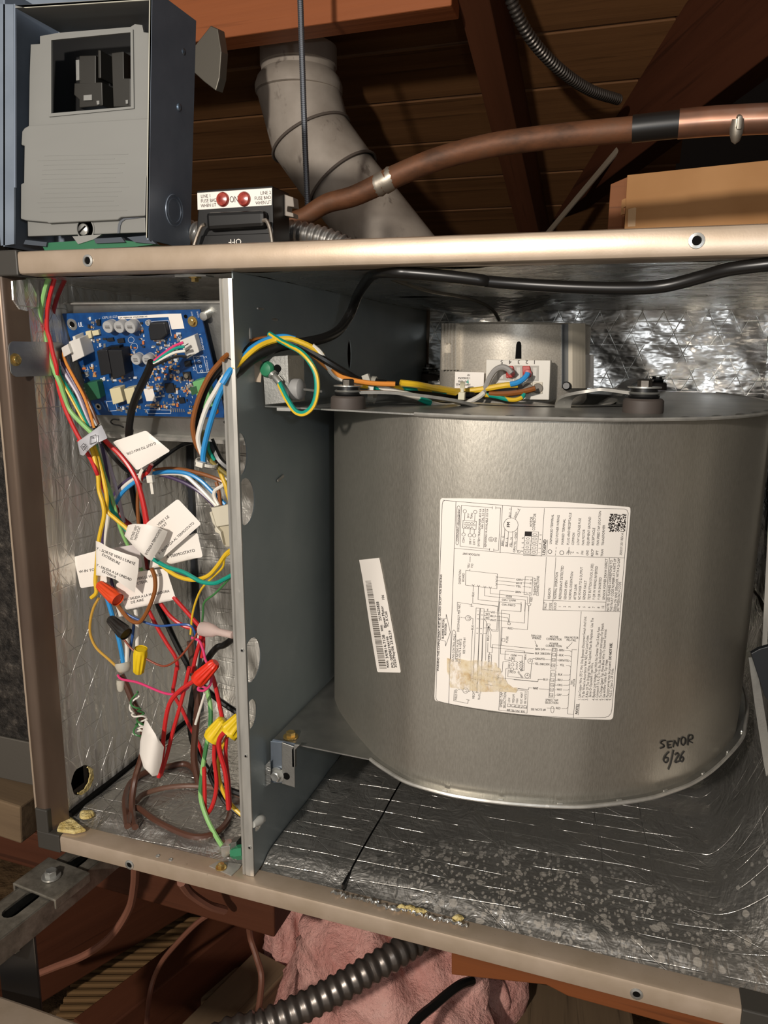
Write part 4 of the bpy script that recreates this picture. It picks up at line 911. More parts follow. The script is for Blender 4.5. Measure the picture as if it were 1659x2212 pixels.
# ================================================================== stickers on the scroll
KZ = 240 / 1659
def mp(ox, oy): return lambda u, v: on_sheet(ox + u * KZ, oy + v * KZ, .0009)
mA, mB_, mC, mD = mp(930, 1060), mp(1130, 1060), mp(930, 1300), mp(1110, 1300)
def sticker(poly_px, name, mat, par, off=.0003, th=.0003, step=12):
    """paper outline in photo pixels laid on the curved sheet, filled by a clipped grid"""
    xs = [p[0] for p in poly_px]; ys = [p[1] for p in poly_px]; b = MB()
    pts = [Vector((x, y)) for x, y in poly_px]; n = len(pts); ed = [(i, (i + 1) % n) for i in range(n)]
    x = min(xs) + step
    def inside(x, y):
        c = False; j = n - 1
        for i in range(n):
            if (ys[i] > y) != (ys[j] > y) and x < (xs[j] - xs[i]) * (y - ys[i]) / (ys[j] - ys[i]) + xs[i]: c = not c
            j = i
        return c
    while x < max(xs):
        y = min(ys) + step * 1.5
        while y < max(ys):
            if all(inside(x + dx, y + dy) for dx in (-2, 2) for dy in (-2, 2)): pts.append(Vector((x, y)))
            y += step * 3
        x += step
    r = delaunay_2d_cdt(pts, ed, [], 1, 1e-6)
    top = [on_sheet(p.x, p.y, off + th) for p in r[0]]
    b.add(top, [tuple(f) for f in r[2]])
    # thin edge
    A = [on_sheet(*p, off) for p in poly_px]; B = [on_sheet(*p, off + th) for p in poly_px]; b.add(A + B, [(i, (i + 1) % n, n + (i + 1) % n, n + i) for i in range(n)])
    return b.build(name, mat, par, smooth='all')
def z3(ox, oy, k): return lambda u, v: (ox + u * k, oy + v * k)
def rounded(c, r, n=5):
    out = []
    for i in range(len(c)):
        p = Vector(c[i]); a = (Vector(c[i - 1]) - p).normalized(); b_ = (Vector(c[(i + 1) % len(c)]) - p).normalized()
        for k in range(n):
            t = k / (n - 1); q_ = (p + a * r) * (1 - t) ** 2 + p * 2 * t * (1 - t) + (p + b_ * r) * t * t; out.append((q_.x, q_.y))
    return out
def bow(p, q_, s, n):   # edge with a slight bow so it follows the paper
    P, Q = Vector(p), Vector(q_); d = Q - P; nrm = Vector((-d.y, d.x)) * s
    return [tuple(P + d * (k / n) + nrm * 4 * (k / n) * (1 - k / n)) for k in range(n)]
corners = [(952, 1075), (1361.5, 1094.5), (1322.5, 1554.5), (938.5, 1513.5)]
sides = bow((960, 1076), (1352, 1095), -.012, 10) + rounded([(1340, 1094), (1361.5, 1094.8), (1360, 1110)][0:3], 6)[5:10] + bow((1361, 1106), (1324, 1545), -.0, 8) + rounded([(1325, 1540), (1322.5, 1554.5), (1305, 1553)], 8)[5:10] + bow((1312, 1554), (948, 1515), -.022, 10) + rounded([(955, 1516), (938.5, 1513), (940, 1500)], 7)[5:10] + bow((939, 1504), (951.5, 1086), .004, 8) + rounded([(951, 1090), (952, 1075), (965, 1076)], 7)[5:10]
wl = sticker(sides, 'wiring_diagram_label', M['paper'], sheet); wl['label'] = 'large white wiring diagram sticker'
ink = MB()
H1, LW = 30, 4.2
def TA(f, items, h=H1, bold=0):
    for s, *c in items:
        text_at(ink, s, (c[0], c[1]), (c[2], c[3]), c[4] if len(c) > 4 else h, f, bold)
def LA(f, lines, w=LW):
    for l in lines: pline(ink, l, w, f)
def CA(f, cs, w=LW):
    for x, y, r, *ry in cs: pline(ink, circ(x, y, r, 16, ry[0] if ry else None), w, f)
def up(f, items, h=28):     # single characters turned to read upwards, placed by their lower right corner
    for s, x, y in items:
        L = sum(GL[c][2] for c in s) * h / CAPH * .85; text_at(ink, s, (x, y), (x + 1, y - L), h, f)
# ---- upper left quarter
TA(mA, [('COMPONENT ARRANGEMENT', 415, 755, 440, 262, 26), ('COM', 508, 775, 515, 695), ('208 V', 607, 800, 612, 708), ('230 V', 665, 808, 668, 715), ('24 V', 578, 405, 583, 335), ('TRAN', 628, 420, 635, 330),
        ('SYSTEM TRANSFORMER: 40.0 VA', 735, 828, 762, 268), ('FAN COIL: 5.0 VA', 788, 567, 806, 268), ('REMAINING VA AVAILABLE: 35.0 VA', 835, 840, 865, 268), ('GND', 985, 765, 990, 690),
        ('BRN - C', 1085, 822, 1098, 672), ('BLK - L', 1145, 832, 1155, 695), ('YEL - N', 1210, 838, 1220, 692), ('GRN/YEL - GND', 1262, 918, 1290, 615), ('BLU - 2', 1195, 392, 1208, 262), ('WHT - 4', 1268, 405, 1328, 272),
        ('MOTOR', 1520, 535, 1528, 388, 40), ('CONNECTOR', 1555, 592, 1575, 338, 38), ('OUTDOOR UNIT', 740, 940, 482, 920), ('YEL/', 582, 1158, 590, 1075), ('VIO', 632, 1150, 640, 1085),
        ('DISSIPATION', 455, 1390, 462, 1175, 32), ('BOARD', 505, 1355, 512, 1225, 32), ('GRN', 1275, 1335, 1370, 1341), ('WHT', 1270, 1388, 1370, 1392), ('YEL', 1270, 1435, 1350, 1440), ('BRN', 1265, 1520, 1352, 1526),
        ('THERMOSTAT', 1572, 1560, 1580, 1295, 36), ('CONNECTIONS', 1612, 1568, 1622, 1268, 36), ('RED', 1215, 1563, 1125, 1556), ('WHT / VIO', 1275, 1620, 1065, 1606), ('G RN/ VIO', 1270, 1692, 1065, 1678), ('RED', 1515, 1655, 1522, 1580, 34), ('BLK', 650, 1578, 655, 1508)])
TA(mA, [('FM', 1182, 542, 1186, 462, 44)], bold=2)
up(mA, [('C', 1380, 910), ('L', 1385, 852), ('G', 1388, 788), ('N', 1392, 715), ('1', 1634, 930), ('2', 1640, 866), ('3', 1645, 798), ('4', 1650, 732), ('5', 1656, 665), ('G', 1512, 1342), ('W', 1508, 1395), ('Y', 1500, 1450), ('C', 1455, 1532), ('R', 1497, 1532)])
LA(mA, [[(385, 155), (325, 1797)], [(1075, 215), (1040, 925)], [(360, 855), (1659, 970)], [(425, 220), (445, 240), (440, 300), (425, 760), (415, 795), (400, 805), (385, 790), (385, 760), (398, 270), (405, 235), (425, 220)],
        [(465, 215), (925, 250)], [(925, 232), (922, 270)], [(465, 215), (445, 825), (885, 870)], [(885, 855), (880, 890)], [(975, 232), (975, 270)], [(975, 252), (1048, 255), (1015, 885), (945, 880)], [(945, 860), (943, 895)],
        [(490, 435), (688, 455), (680, 575), (483, 555), (490, 435)], [(515, 328), (510, 440)], [(667, 338), (660, 455)], [(497, 560), (497, 625)], [(597, 568), (592, 637)], [(655, 575), (653, 640)],
        [(510, 465), (530, 480), (545, 462), (560, 482), (580, 465), (600, 485), (620, 468), (640, 488), (660, 470)], [(500, 525), (520, 552), (540, 528), (560, 556), (580, 532), (600, 560), (620, 536), (645, 565)], [(505, 492), (675, 507)], [(505, 506), (670, 521)],
        [(820, 262), (795, 845)], [(905, 690), (905, 722)], [(880, 722), (930, 724)], [(890, 738), (920, 740)], [(1110, 560), (1092, 830)], [(1165, 605), (1148, 838)], [(1228, 600), (1215, 845)], [(1300, 560), (1285, 880), (1320, 905)], [(1195, 410), (1210, 235)], [(1262, 425), (1338, 270)],
        [(1410, 605), (1612, 612), (1588, 945), (1388, 935), (1410, 605)], [(1510, 608), (1488, 940)], [(1405, 672), (1607, 680)], [(1400, 742), (1603, 748)], [(1396, 805), (1598, 812)], [(1392, 875), (1594, 882)],
        [(595, 980), (592, 1062)], [(590, 1165), (588, 1190)], [(530, 1185), (1000, 1238), (990, 1460), (525, 1405), (530, 1185)], [(1000, 1285), (1265, 1310)], [(998, 1338), (1262, 1362)], [(995, 1390), (1260, 1418)], [(1378, 1320), (1465, 1325)], [(1378, 1372), (1480, 1378)], [(1378, 1428), (1465, 1434)], [(1370, 1510), (1420, 1514)], [(1250, 1500), (1035, 1482), (1012, 1797)],
        [(1412, 1278), (1525, 1285), (1510, 1552), (1395, 1545), (1412, 1278)], [(642, 1420), (638, 1500)], [(633, 1580), (632, 1675), (1005, 1722), (1000, 1797)], [(718, 1425), (712, 1622), (1355, 1688), (1350, 1797)], [(812, 1440), (808, 1565), (1415, 1628), (1405, 1797)], [(893, 1450), (892, 1530), (1450, 1582), (1447, 1665)], [(1478, 1555), (1475, 1670)],
        [(1435, 1675), (1500, 1680), (1490, 1710), (1450, 1708), (1435, 1675)], [(1465, 1710), (1460, 1797)], [(405, 1797), (405, 1660), (620, 1695)], [(620, 1680), (615, 1725)], [(590, 1715), (640, 1722)]]
   + [[(x - 18, y - 14), (x, y + 10), (x + 18, y - 10)] for x, y in ((640, 1408), (718, 1418), (812, 1432), (893, 1442))] + [[(x - 12, y - 18), (x + 12, y), (x - 12, y + 18)] for x, y in ((988, 1286), (986, 1338), (984, 1390))])
CA(mA, [(515, 303, 25), (670, 313, 25), (497, 650, 25), (590, 662, 25), (653, 664, 25), (905, 722, 35), (1200, 508, 108), (1318, 905, 22)] + [(1452, 710, 22, 13), (1447, 775, 22, 13), (1443, 840, 22, 13), (1440, 908, 30, 14), (1555, 650, 30, 14), (1552, 715, 30, 14), (1548, 780, 30, 14), (1545, 848, 30, 14), (1540, 915, 30, 14)])
ink.add([mA(*q_) for q_ in ((1410, 605), (1510, 608), (1504, 677), (1405, 672))], [(0, 1, 2, 3)])
# ---- upper right quarter
TA(mB_, [('UNMARKED TERMINAL', 425, 795, 455, 352), ('FIELD POWER WIRING', 512, 800, 542, 362), ('MARKED TERMINAL', 600, 802, 630, 418), ('PLUG AND RECEPTACLE', 682, 805, 718, 325), ('COMMON', 755, 808, 768, 622), ('LOW VOLTAGE FUSE', 830, 808, 860, 405), ('FAN MOTOR', 905, 812, 920, 575), ('EQUIPMENT GROUND', 978, 815, 1008, 385),
          ('RECEPTACLE', 1050, 815, 1068, 550), ('FAN SPEED TAP LOCATION', 1122, 815, 1160, 298), ('TRANSFORMER', 1198, 815, 1215, 508), ('FM', 895, 950, 900, 895), ('GND', 968, 965, 972, 880), ('RECP', 1042, 978, 1046, 868), ('SPT', 1112, 962, 1118, 888), ('TRAN', 1185, 978, 1190, 870), ('350357-201 REV.A', 1465, 962, 1490, 628)], 34)
TA(mB_, [('LEGEND', 325, 955, 348, 725, 46)], bold=2)
TA(mB_, [('FAULT', 345, 1770, 352, 1660), ('CODE', 418, 1775, 425, 1668), ('SOLID', 488, 1775, 495, 1662), ('REASON', 402, 1610, 410, 1445), ('NORMAL OPERATION', 490, 1615, 520, 1212), ('REFRIGERANT DETECTED', 565, 1618, 602, 1115), ('SENSOR OPEN', 640, 1620, 660, 1335), ('NORMAL DISSIPATION', 710, 1622, 745, 1205), ('AFTER LEAK', 785, 1625, 800, 1388),
          ('NO POWER TO G OUTPUT', 850, 1625, 888, 1135), ('SENSOR FAULT', 920, 1625, 945, 1338), ('TEST BUTTON STUCK (>30S)', 995, 1625, 1045, 1085), ('Y OR W WIRING INVERTED', 1065, 1625, 1108, 1122), ('Y OR W SHORTED', 1140, 1625, 1165, 1288), ('SENSOR POWER DRAW DEFECT', 1212, 1625, 1255, 1010),
          ('NOTE: LED FLASHES CORRESPOND TO', 1270, 1797, 1328, 1032), ('THE FAULT CODE NUMBER AT A RATE OF', 1322, 1797, 1382, 1010), ('300ms ON AND 300msOFF, WITH A 2s GAP', 1374, 1797, 1440, 1005), ('BETWEEN EACH CODE', 1422, 1790, 1455, 1355)], 36)
up(mB_, [('C', 752, 932), ('F', 828, 934), ('1', 560, 1735), ('2', 632, 1737), ('3', 705, 1740), ('4', 850, 1743), ('5', 922, 1743), ('6', 995, 1747), ('7', 1062, 1747), ('8', 1135, 1750), ('12', 1200, 1755)], 34)
LA(mB_, [[(362, 728), (350, 955)], [(315, 258), (268, 968)], [(0, 960), (1505, 998)], [(345, 985), (297, 1775)], [(485, 990), (435, 1775)], [(305, 1630), (1225, 1660)], [(1280, 1000), (1218, 1797)], [(295, 1775), (1215, 1795)], [(492, 838), (488, 868)], [(486, 885), (482, 915)], [(480, 932), (476, 962)],
          [(682, 838), (672, 955)], [(645, 918), (680, 885), (712, 925)], [(642, 940), (677, 905), (710, 945)]])
CA(mB_, [(398, 905, 28), (573, 922, 30)], 6)
LA(mB_, [[(-1190, 140), (0, 240), (1500, 268), (1540, 285), (1560, 330), (1505, 1000), (1440, 1797)]], 5)
rdm = random.Random(11); nn_ = 20; blk = MB()
def dmx(u, v):
    a = [(1290, 340), (1532, 345), (1512, 612), (1248, 608)]; x = (a[0][0] * (1 - u) + a[1][0] * u) * (1 - v) + (a[3][0] * (1 - u) + a[2][0] * u) * v; y = (a[0][1] * (1 - u) + a[1][1] * u) * (1 - v) + (a[3][1] * (1 - u) + a[2][1] * u) * v; return mB_(x, y)
for i in range(nn_):
    for j in range(nn_):
        if rdm.random() < .52: ink.add([dmx(i / nn_, j / nn_), dmx((i + 1) / nn_, j / nn_), dmx((i + 1) / nn_, (j + 1) / nn_), dmx(i / nn_, (j + 1) / nn_)], [(0, 1, 2, 3)])
# ---- lower left quarter
TA(mC, [('WARNING THIS COMPARTMENT MUST BE CLOSED EXCEPT FOR SERVICING', 128, 1030, 178, -414, 28)], bold=1.2)
TA(mC, [('BLOWER MOTOR', 203, 545, 214, 255, 30), ('ROTATION', 240, 495, 250, 320, 30)], bold=1.2)
TA(mC, [('OLING CONTROL ONLY', 350, 890, 380, 475), ('SEE RATING PLATE', 408, 890, 430, 558), ('FOR VOLTS & HERTZ', 448, 915, 468, 545), ('SEE NOTE #1', 515, 770, 525, 522), ('DISCONNECT PER NEC', 430, 445, 450, 25), ('BLK', 640, 415, 645, 340), ('VIO', 895, 165, 965, 168), ('W3', 822, 190, 885, 192), ('BLU', 893, 222, 973, 225), ('W2', 820, 247, 880, 250), ('WHT', 890, 282, 978, 287), ('E', 843, 128, 865, 130),
        ('RED', 1150, 402, 1235, 408), ('FUSE', 1155, 610, 1162, 510), ('BRN', 872, 580, 878, 500), ('ISTOR', 888, 895, 895, 795), ('RED', 1285, 780, 1195, 775), ('230 V', 1265, 822, 1170, 816), ('208 V', 1185, 985, 1192, 895), ('PICO', 1180, 1058, 1270, 1062, 34), ('TRAN', 1378, 1025, 1388, 905), ('BRN', 1425, 860, 1430, 780), ('GRN/YEL', 1385, 1125, 1312, 1020, 26),
        ('SPEED TAP', 1068, 1570, 1080, 1340, 36), ('SELECTION', 1120, 1582, 1132, 1340, 36), ('LOW', 1185, 1495, 1190, 1425), ('MEDIUM', 1248, 1505, 1255, 1375), ('HIGH', 1303, 1510, 1308, 1435), ('ELEC HEAT', 1365, 1515, 1378, 1345), ('SEE NOTE 7', 1425, 1520, 1438, 1335), ('SEE NOTE #8', 1410, 1620, 1140, 1592, 34), ('FIELD PO', 395, 1465, 405, 1300), ('RECP', 655, 1440, 662, 1345), ('PLUG', 738, 1458, 745, 1375), ('YEL', 605, 1130, 610, 1065), ('BLU', 1015, 1155, 1022, 1080), ('YEL', 1050, 1225, 1056, 1165), ('WHT', 1525, 1300, 1605, 1305), ('L2', 582, 262, 588, 215), ('L1', 540, 1342, 546, 1296)])
up(mC, [('1', 722, 138), ('6', 722, 195), ('2', 720, 258), ('3', 714, 398), ('4', 710, 472), ('1', 780, 142), ('6', 780, 200), ('2', 778, 262), ('3', 770, 402), ('4', 768, 480), ('11', 682, 1092), ('11', 748, 1098), ('8', 682, 1162), ('8', 750, 1168), ('1', 1185, 1560), ('2', 1250, 1566), ('3', 1308, 1572), ('4', 1366, 1576), ('5', 1428, 1582)], 26)
LA(mC, [[(165, 240), (240, 250), (240, 180), (300, 450), (230, 655), (225, 580), (155, 565), (165, 240)], [(305, 850), (325, 480), (335, 430), (352, 415), (372, 430), (382, 470), (372, 850)], [(330, 0), (298, 850), (275, 1510)], [(635, 240), (632, 335)], [(628, 420), (605, 900)], [(605, 238), (635, 240)], [(455, 225), (480, 229)], [(495, 231), (520, 235)],
        [(682, 85), (740, 92), (690, 1345), (628, 1335), (682, 85)], [(745, 92), (802, 98), (750, 1358), (695, 1350), (745, 92)], [(800, 138), (890, 145)], [(975, 158), (1180, 178), (1170, 300)], [(798, 195), (888, 205)], [(980, 212), (1155, 232), (1170, 300)], [(795, 248), (885, 262)], [(990, 270), (1400, 312), (1415, 0)], [(800, 250), (835, 290), (822, 870)], [(775, 480), (765, 880)],
        [(790, 385), (850, 385), (865, 360)], [(785, 465), (840, 470), (862, 365)], [(848, 320), (890, 325), (885, 360), (845, 355), (848, 320)], [(865, 365), (858, 495)], [(868, 365), (905, 490), (895, 672), (1405, 730), (1405, 760)], [(870, 365), (905, 410), (990, 418), (1005, 60), (632, 15), (632, 0)], [(872, 365), (920, 430), (1008, 437), (1028, 0)], [(1028, 200), (1020, 980)],
        [(1352, 0), (1348, 142), (1058, 118), (1045, 770), (1170, 780)], [(1150, 305), (1195, 312), (1185, 340), (1155, 335), (1150, 305)], [(1240, 395), (1445, 410), (1468, 50)], [(1140, 382), (1070, 375), (1055, 640)], [(1070, 540), (1112, 545), (1110, 585), (1065, 580), (1070, 540)], [(858, 600), (855, 745), (880, 748), (880, 780)], [(925, 632), (920, 755), (888, 755)], [(925, 632), (1535, 692)],
        [(862, 780), (912, 785), (905, 965), (860, 960), (862, 780)], [(1205, 865), (1110, 858), (1115, 728), (1545, 765)], [(1300, 790), (1370, 797), (1365, 890)], [(1400, 865), (1395, 1018), (1355, 1015)], [(1200, 992), (1125, 990), (1115, 1205)], [(1205, 1020), (1160, 1015), (1152, 1110), (1490, 1140), (1505, 920), (1540, 918)], [(770, 1000), (1070, 1042), (1080, 890), (1190, 870)],
        [(1245, 880), (1280, 882), (1300, 900), (1275, 920), (1302, 935), (1275, 950), (1300, 965), (1275, 985), (1300, 1000), (1240, 1002)], [(1325, 880), (1345, 900), (1325, 920), (1348, 935), (1325, 950), (1345, 970), (1325, 990), (1350, 1010)], [(860, 965), (855, 1110), (1600, 1185), (1605, 1150), (1659, 1152)], [(795, 1150), (795, 1225), (1190, 1275)], [(770, 1165), (1090, 1205)], [(1300, 1285), (1460, 1305), (1465, 1275), (1520, 1280)],
        [(1300, 1310), (1035, 1285), (1020, 1610), (1440, 1655), (1455, 1325), (1300, 1310)], [(360, 1310), (350, 1470), (558, 1510), (565, 1455)], [(535, 1450), (585, 1462)], [(640, 1140), (605, 1135), (590, 1330), (565, 1330)], [(415, 1298), (440, 1303)], [(455, 1306), (480, 1310)], [(1530, 838), (1560, 842)]]
   + [[(x - 22, y - 22), (x + 22, y - 18), (x + 20, y + 22), (x - 24, y + 18), (x - 22, y - 22)] for x, y in ((1170, 1540), (1235, 1546), (1292, 1552), (1350, 1558), (1412, 1564))])
CA(mC, [(565, 238, 40), (525, 1318, 40), (1228, 872, 22), (1222, 932, 22), (1218, 1000, 22), (1485, 878, 36), (1442, 1095, 36), (1362, 890, 14), (1355, 1015, 14)])
LA(mC, [[(1488, 850), (1488, 878)], [(1468, 880), (1506, 882)], [(1445, 1068), (1445, 1095)], [(1425, 1096), (1462, 1098)]])
LA(mC, [[(180, -1459), (130, 0), (85, 1420), (92, 1455), (115, 1475), (175, 1492), (500, 1565), (900, 1632), (1300, 1682), (1659, 1712)], [(180, -1459), (190, -1499), (220, -1519)]], 5)
# ---- lower right quarter
TA(mD, [('FAN COIL', 255, 512, 412, 525), ('WIRING', 268, 547, 400, 558), ('MOTOR', 533, 530, 660, 536), ('CONNECTOR', 480, 562, 710, 573), ('POWER', 530, 632, 660, 638), ('CONNECTION', 472, 666, 712, 674), ('FAN MOTOR', 752, 540, 960, 547), ('PIG-TAIL', 782, 577, 925, 586), ('BRN 24V', 315, 712, 462, 718), ('BLK 208/230V', 313, 778, 540, 787), ('GRN/YEL', 313, 857, 462, 864), ('YEL 208/230V', 308, 932, 528, 944),
        ('BRN', 672, 730, 748, 734), ('BLK', 672, 804, 740, 809), ('GRN/YEL', 662, 880, 820, 887), ('YEL', 682, 952, 748, 957), ('BLK', 655, 1092, 722, 1097), ('BLU', 648, 1172, 720, 1177), ('ORG', 643, 1247, 722, 1252), ('WHT', 637, 1317, 712, 1322), ('GRY', 635, 1396, 708, 1400), ('RED', 622, 1594, 692, 1600), ('BLU', 435, 1166, 502, 1170), ('WHT', 282, 1297, 358, 1302), ('SPEED TAP', 468, 1472, 658, 1480), ('SELECTION', 462, 1512, 660, 1520), ('SEE NOTE #8', 250, 1612, 472, 1622),
        ('FAN', 872, 1230, 877, 1170), ('MOTOR', 908, 1258, 914, 1145)], 32)
N_ = [('1. Use Copper Wire (75\u00b0C Min) Only Between Disconnect Switch And Unit.', 988, 1465, 1080, 210), ('2. To Be Wired In Accordance With NEC And Local Codes.', 1043, 1465, 1112, 490), ('3. If Any Of The Original Wire, As Supplied, Must Be Replaced.  Use The', 1096, 1465, 1185, 235), ('Same Or Equivalent Type Wire.', 1145, 1415, 1180, 900), ('4. Replace Low Voltage Fuse With No Greater Than 5 Amp Fuse.', 1196, 1465, 1278, 365),
      ('5. Connect R To R, G To G, Etc. See Outdoor Instruction For Details.', 1247, 1465, 1335, 310), ('6. To Change Speed Tap, Move Blue Wire To Desired Terminal.', 1299, 1465, 1378, 400), ('7. See Airflow Tables For Tap Usage.', 1349, 1465, 1392, 850), ('9. N.E.C. Class 2, 24 Volts.', 1447, 1465, 1482, 985), ('8. Factory wires may be present.', 1399, 1465, 1443, 872)]
TA(mD, N_, 37); TA(mD, [('DO NOT USE.', 1444, 862, 1462, 605, 37)], bold=2); TA(mD, [('NOTES', 948, 1672, 966, 1522, 38)], bold=1.5)
LA(mD, [[(974, 1515), (958, 1682)], [(312, 575), (345, 665)], [(325, 645), (345, 667), (352, 640)], [(868, 600), (785, 690)], [(790, 662), (785, 690), (812, 685)], [(568, 682), (642, 688), (625, 1000), (548, 995), (568, 682)], [(545, 1018), (622, 1022), (598, 1430), (520, 1425), (545, 1018)], [(0, 665), (290, 692)], [(0, 742), (295, 768)], [(470, 708), (570, 714)], [(545, 778), (565, 780)], [(465, 852), (560, 860)], [(530, 935), (550, 938)], [(640, 714), (665, 716)], [(638, 788), (665, 790)], [(632, 862), (658, 864)], [(628, 940), (655, 942)], [(618, 1083), (645, 1085)], [(615, 1162), (642, 1164)], [(610, 1236), (636, 1238)], [(605, 1307), (630, 1309)], [(600, 1384), (626, 1386)],
        [(755, 718), (830, 722), (855, 740)], [(752, 792), (830, 798), (850, 815)], [(822, 870), (850, 885)], [(778, 945), (830, 950), (845, 970)], [(735, 1088), (820, 1088), (838, 1075)], [(725, 1165), (815, 1165), (828, 1150)], [(735, 1238), (810, 1238), (825, 1225)], [(728, 1310), (805, 1312), (822, 1295)], [(720, 1388), (795, 1390), (815, 1370)], [(710, 1585), (780, 1588), (800, 1570)], [(938, 710), (865, 705), (797, 1665), (880, 1670)],
        [(1000, 140), (885, 1725)], [(430, 115), (1580, 142)], [(445, 0), (430, 115)], [(290, 838), (268, 850)], [(300, 920), (262, 918), (245, 1140)], [(0, 1155), (355, 1187), (362, 1150), (430, 1152)], [(520, 1158), (540, 1160)], [(60, 1290), (215, 1305), (220, 1275), (275, 1280)], [(372, 1292), (530, 1302)], [(492, 1578), (605, 1585)]]
   + [[(x - 24, y - 24), (x + 24, y - 21), (x + 21, y + 24), (x - 26, y + 21), (x - 24, y - 24)] for x, y in ((602, 712), (600, 785), (592, 862), (588, 942), (582, 1082), (575, 1160), (572, 1235), (563, 1305), (558, 1382))])
up(mD, [('C', 617, 726), ('L', 615, 798), ('G', 608, 878), ('N', 603, 957), ('1', 596, 1093), ('2', 590, 1173), ('3', 587, 1248), ('4', 578, 1319), ('5', 573, 1395)], 28)
CA(mD, [(572, 1602, 24, 50)])
LA(mD, [[(1580, 142), (1455, 1600), (1440, 1660), (1400, 1705), (1350, 1718), (885, 1725), (400, 1698), (0, 1664)]], 5)
ink.build('label_print', M['ink'], wl, autos=1)
# torn tape residue over the label
q = Mat('tape_residue', srgb('#d9c39a'), .75, 0, .2); n1 = q.noise(160, detail=5, rough=.7); q.color([(.3, srgb('#c9a877')), (.5, srgb('#e3d2b0')), (.75, srgb('#f0e4cf'))], n1); q.set('Alpha', q.noise(130, (1, 1, .5), 5, .7).ss(.36, .60), .05, .85)
rs = [(255, 830), (330, 850), (420, 838), (560, 870), (700, 862), (850, 880), (980, 900), (1000, 970), (1040, 985), (1060, 1060), (1100, 1110), (1150, 1210), (1230, 1270), (1290, 1265), (1302, 1300), (1270, 1345), (1180, 1335), (1000, 1330), (760, 1335), (500, 1300), (300, 1265), (290, 1150), (255, 1010)]
sticker([(930 + u * KZ, 1300 + v * KZ) for u, v in rs], 'tape_residue', q.m, wl, .0014, .0001, 8)
# ------------------------------------------------------------------ slim barcode sticker
kE = 250 / 1659; mE = lambda u, v: on_sheet(750 + u * kE, 1180 + v * kE, .0009)
pe = [(180, 195), (465, 165), (505, 360), (620, 980), (690, 1350), (772, 1790), (768, 1808), (450, 1802), (438, 1785), (330, 1130), (228, 450)]
bs = sticker([(750 + u * kE, 1180 + v * kE) for u, v in pe], 'barcode_label', M['paper'], sheet, step=8); bs['label'] = 'narrow cream barcode sticker'
bar = MB(); rb_ = random.Random(4); t = 0.0
P0a, P0b, P1a, P1b = Vector((475, 1750)), Vector((575, 1747)), Vector((272, 487)), Vector((350, 482))
while t < 1:
    w = rb_.choice((.0045, .0045, .009, .0125)); a0, a1 = P0a.lerp(P1a, t), P0a.lerp(P1a, min(1, t + w)); b0, b1 = P0b.lerp(P1b, t), P0b.lerp(P1b, min(1, t + w))
    bar.add([mE(*a0), mE(*b0), mE(*b1), mE(*a1)], [(0, 1, 2, 3)]); t += w + rb_.choice((.005, .006, .010))
bar.build('barcode', plastic('faded_ink', '#5d564e', .6, .2), bs, autos=1)
b = MB()
for s, x0, y0, x1, y1, h in (('MODEL:', 610, 1735, 595, 1625, 26), ('347814-7128', 602, 1605, 545, 1262, 36), ('SERIE:', 525, 1212, 512, 1120, 26), ('2519625828', 505, 1065, 462, 790, 36), ('PO: 009081744199', 684, 1735, 604, 1285, 36), ('2025/May/06 23:42:29', 724, 1735, 636, 1200, 36), ('Blower Motor', 576, 1165, 524, 852, 36), ('106', 547, 770, 535, 692, 34), ('FC A Coil', 612, 1145, 580, 930, 36)): text_at(b, s, (x0, y0), (x1, y1), h, mE, 1.2)
b.build('label_print', M['ink'], bs, autos=1)
# ------------------------------------------------------------------ marker pen note
kF = 309 / 1367; mF = lambda u, v: on_sheet(1350 + u * kF, 1250 + v * kF, .0005); b = MB()
for st_ in ([(385, 1543), (352, 1550), (340, 1570), (366, 1585), (368, 1605), (335, 1620)], [(405, 1558), (408, 1616), (442, 1610)], [(405, 1558), (448, 1551)], [(407, 1588), (434, 1584)], [(458, 1606), (472, 1545), (500, 1596), (514, 1522)], [(552, 1512), (535, 1535), (538, 1575), (556, 1588), (575, 1560), (574, 1525), (552, 1512)], [(598, 1588), (606, 1503), (640, 1494), (642, 1526), (608, 1546), (642, 1566)],
            [(418, 1653), (385, 1688), (368, 1730), (386, 1756), (408, 1740), (408, 1708), (382, 1712)], [(462, 1638), (436, 1760), (414, 1820)], [(478, 1682), (498, 1664), (512, 1682), (476, 1752), (518, 1742)], [(562, 1648), (534, 1690), (524, 1730), (542, 1748), (558, 1722), (548, 1700), (528, 1714)]):
    s_ = [(p.x, p.y) for p in catmull([(x, y, 0) for x, y in st_], 3)] if len(st_) > 4 else st_; pline(b, s_, 13, mF, 20)
mk = b.build('marker_note', M['black'], sheet, autos=1); mk['label'] = 'black marker handwriting'
# ================================================================== wires
ZM = {'3': (0, 560, .42194), '4': (0, 900, .36166), '5': (0, 1400, .37372), '6': (480, 560, .37372), '7': (1000, 560, .39723), 'G': (120, 640, .22905), 'H': (0, 560, .15373), 'I': (380, 880, .16725), 'J': (380, 1300, .29379), 'K': (900, 660, .24111), 'L': (480, 1450, .31344)}
def zp(k, x, y): o = ZM[k]; return o[0] + x * o[2], o[1] + y * o[2]
def parse(s):
    out = []
    for part in s.split('|'):
        k, rest = part.split(':')
        for t in rest.split():
            a = t.split(','); x, y = zp(k, float(a[0]), float(a[1])); out.append((x, y, ('f' if a[2] == 'f' else float(a[2])) if len(a) > 2 else None))
    return out
def path3(s, Y0, Y1):
    P = parse(s); n = len(P); return [U(x, y, Z=.0278) if yy == 'f' else U(x, y, Y=(yy if yy is not None else Y0 + (Y1 - Y0) * i / max(1, n - 1))) for i, (x, y, yy) in enumerate(P)]
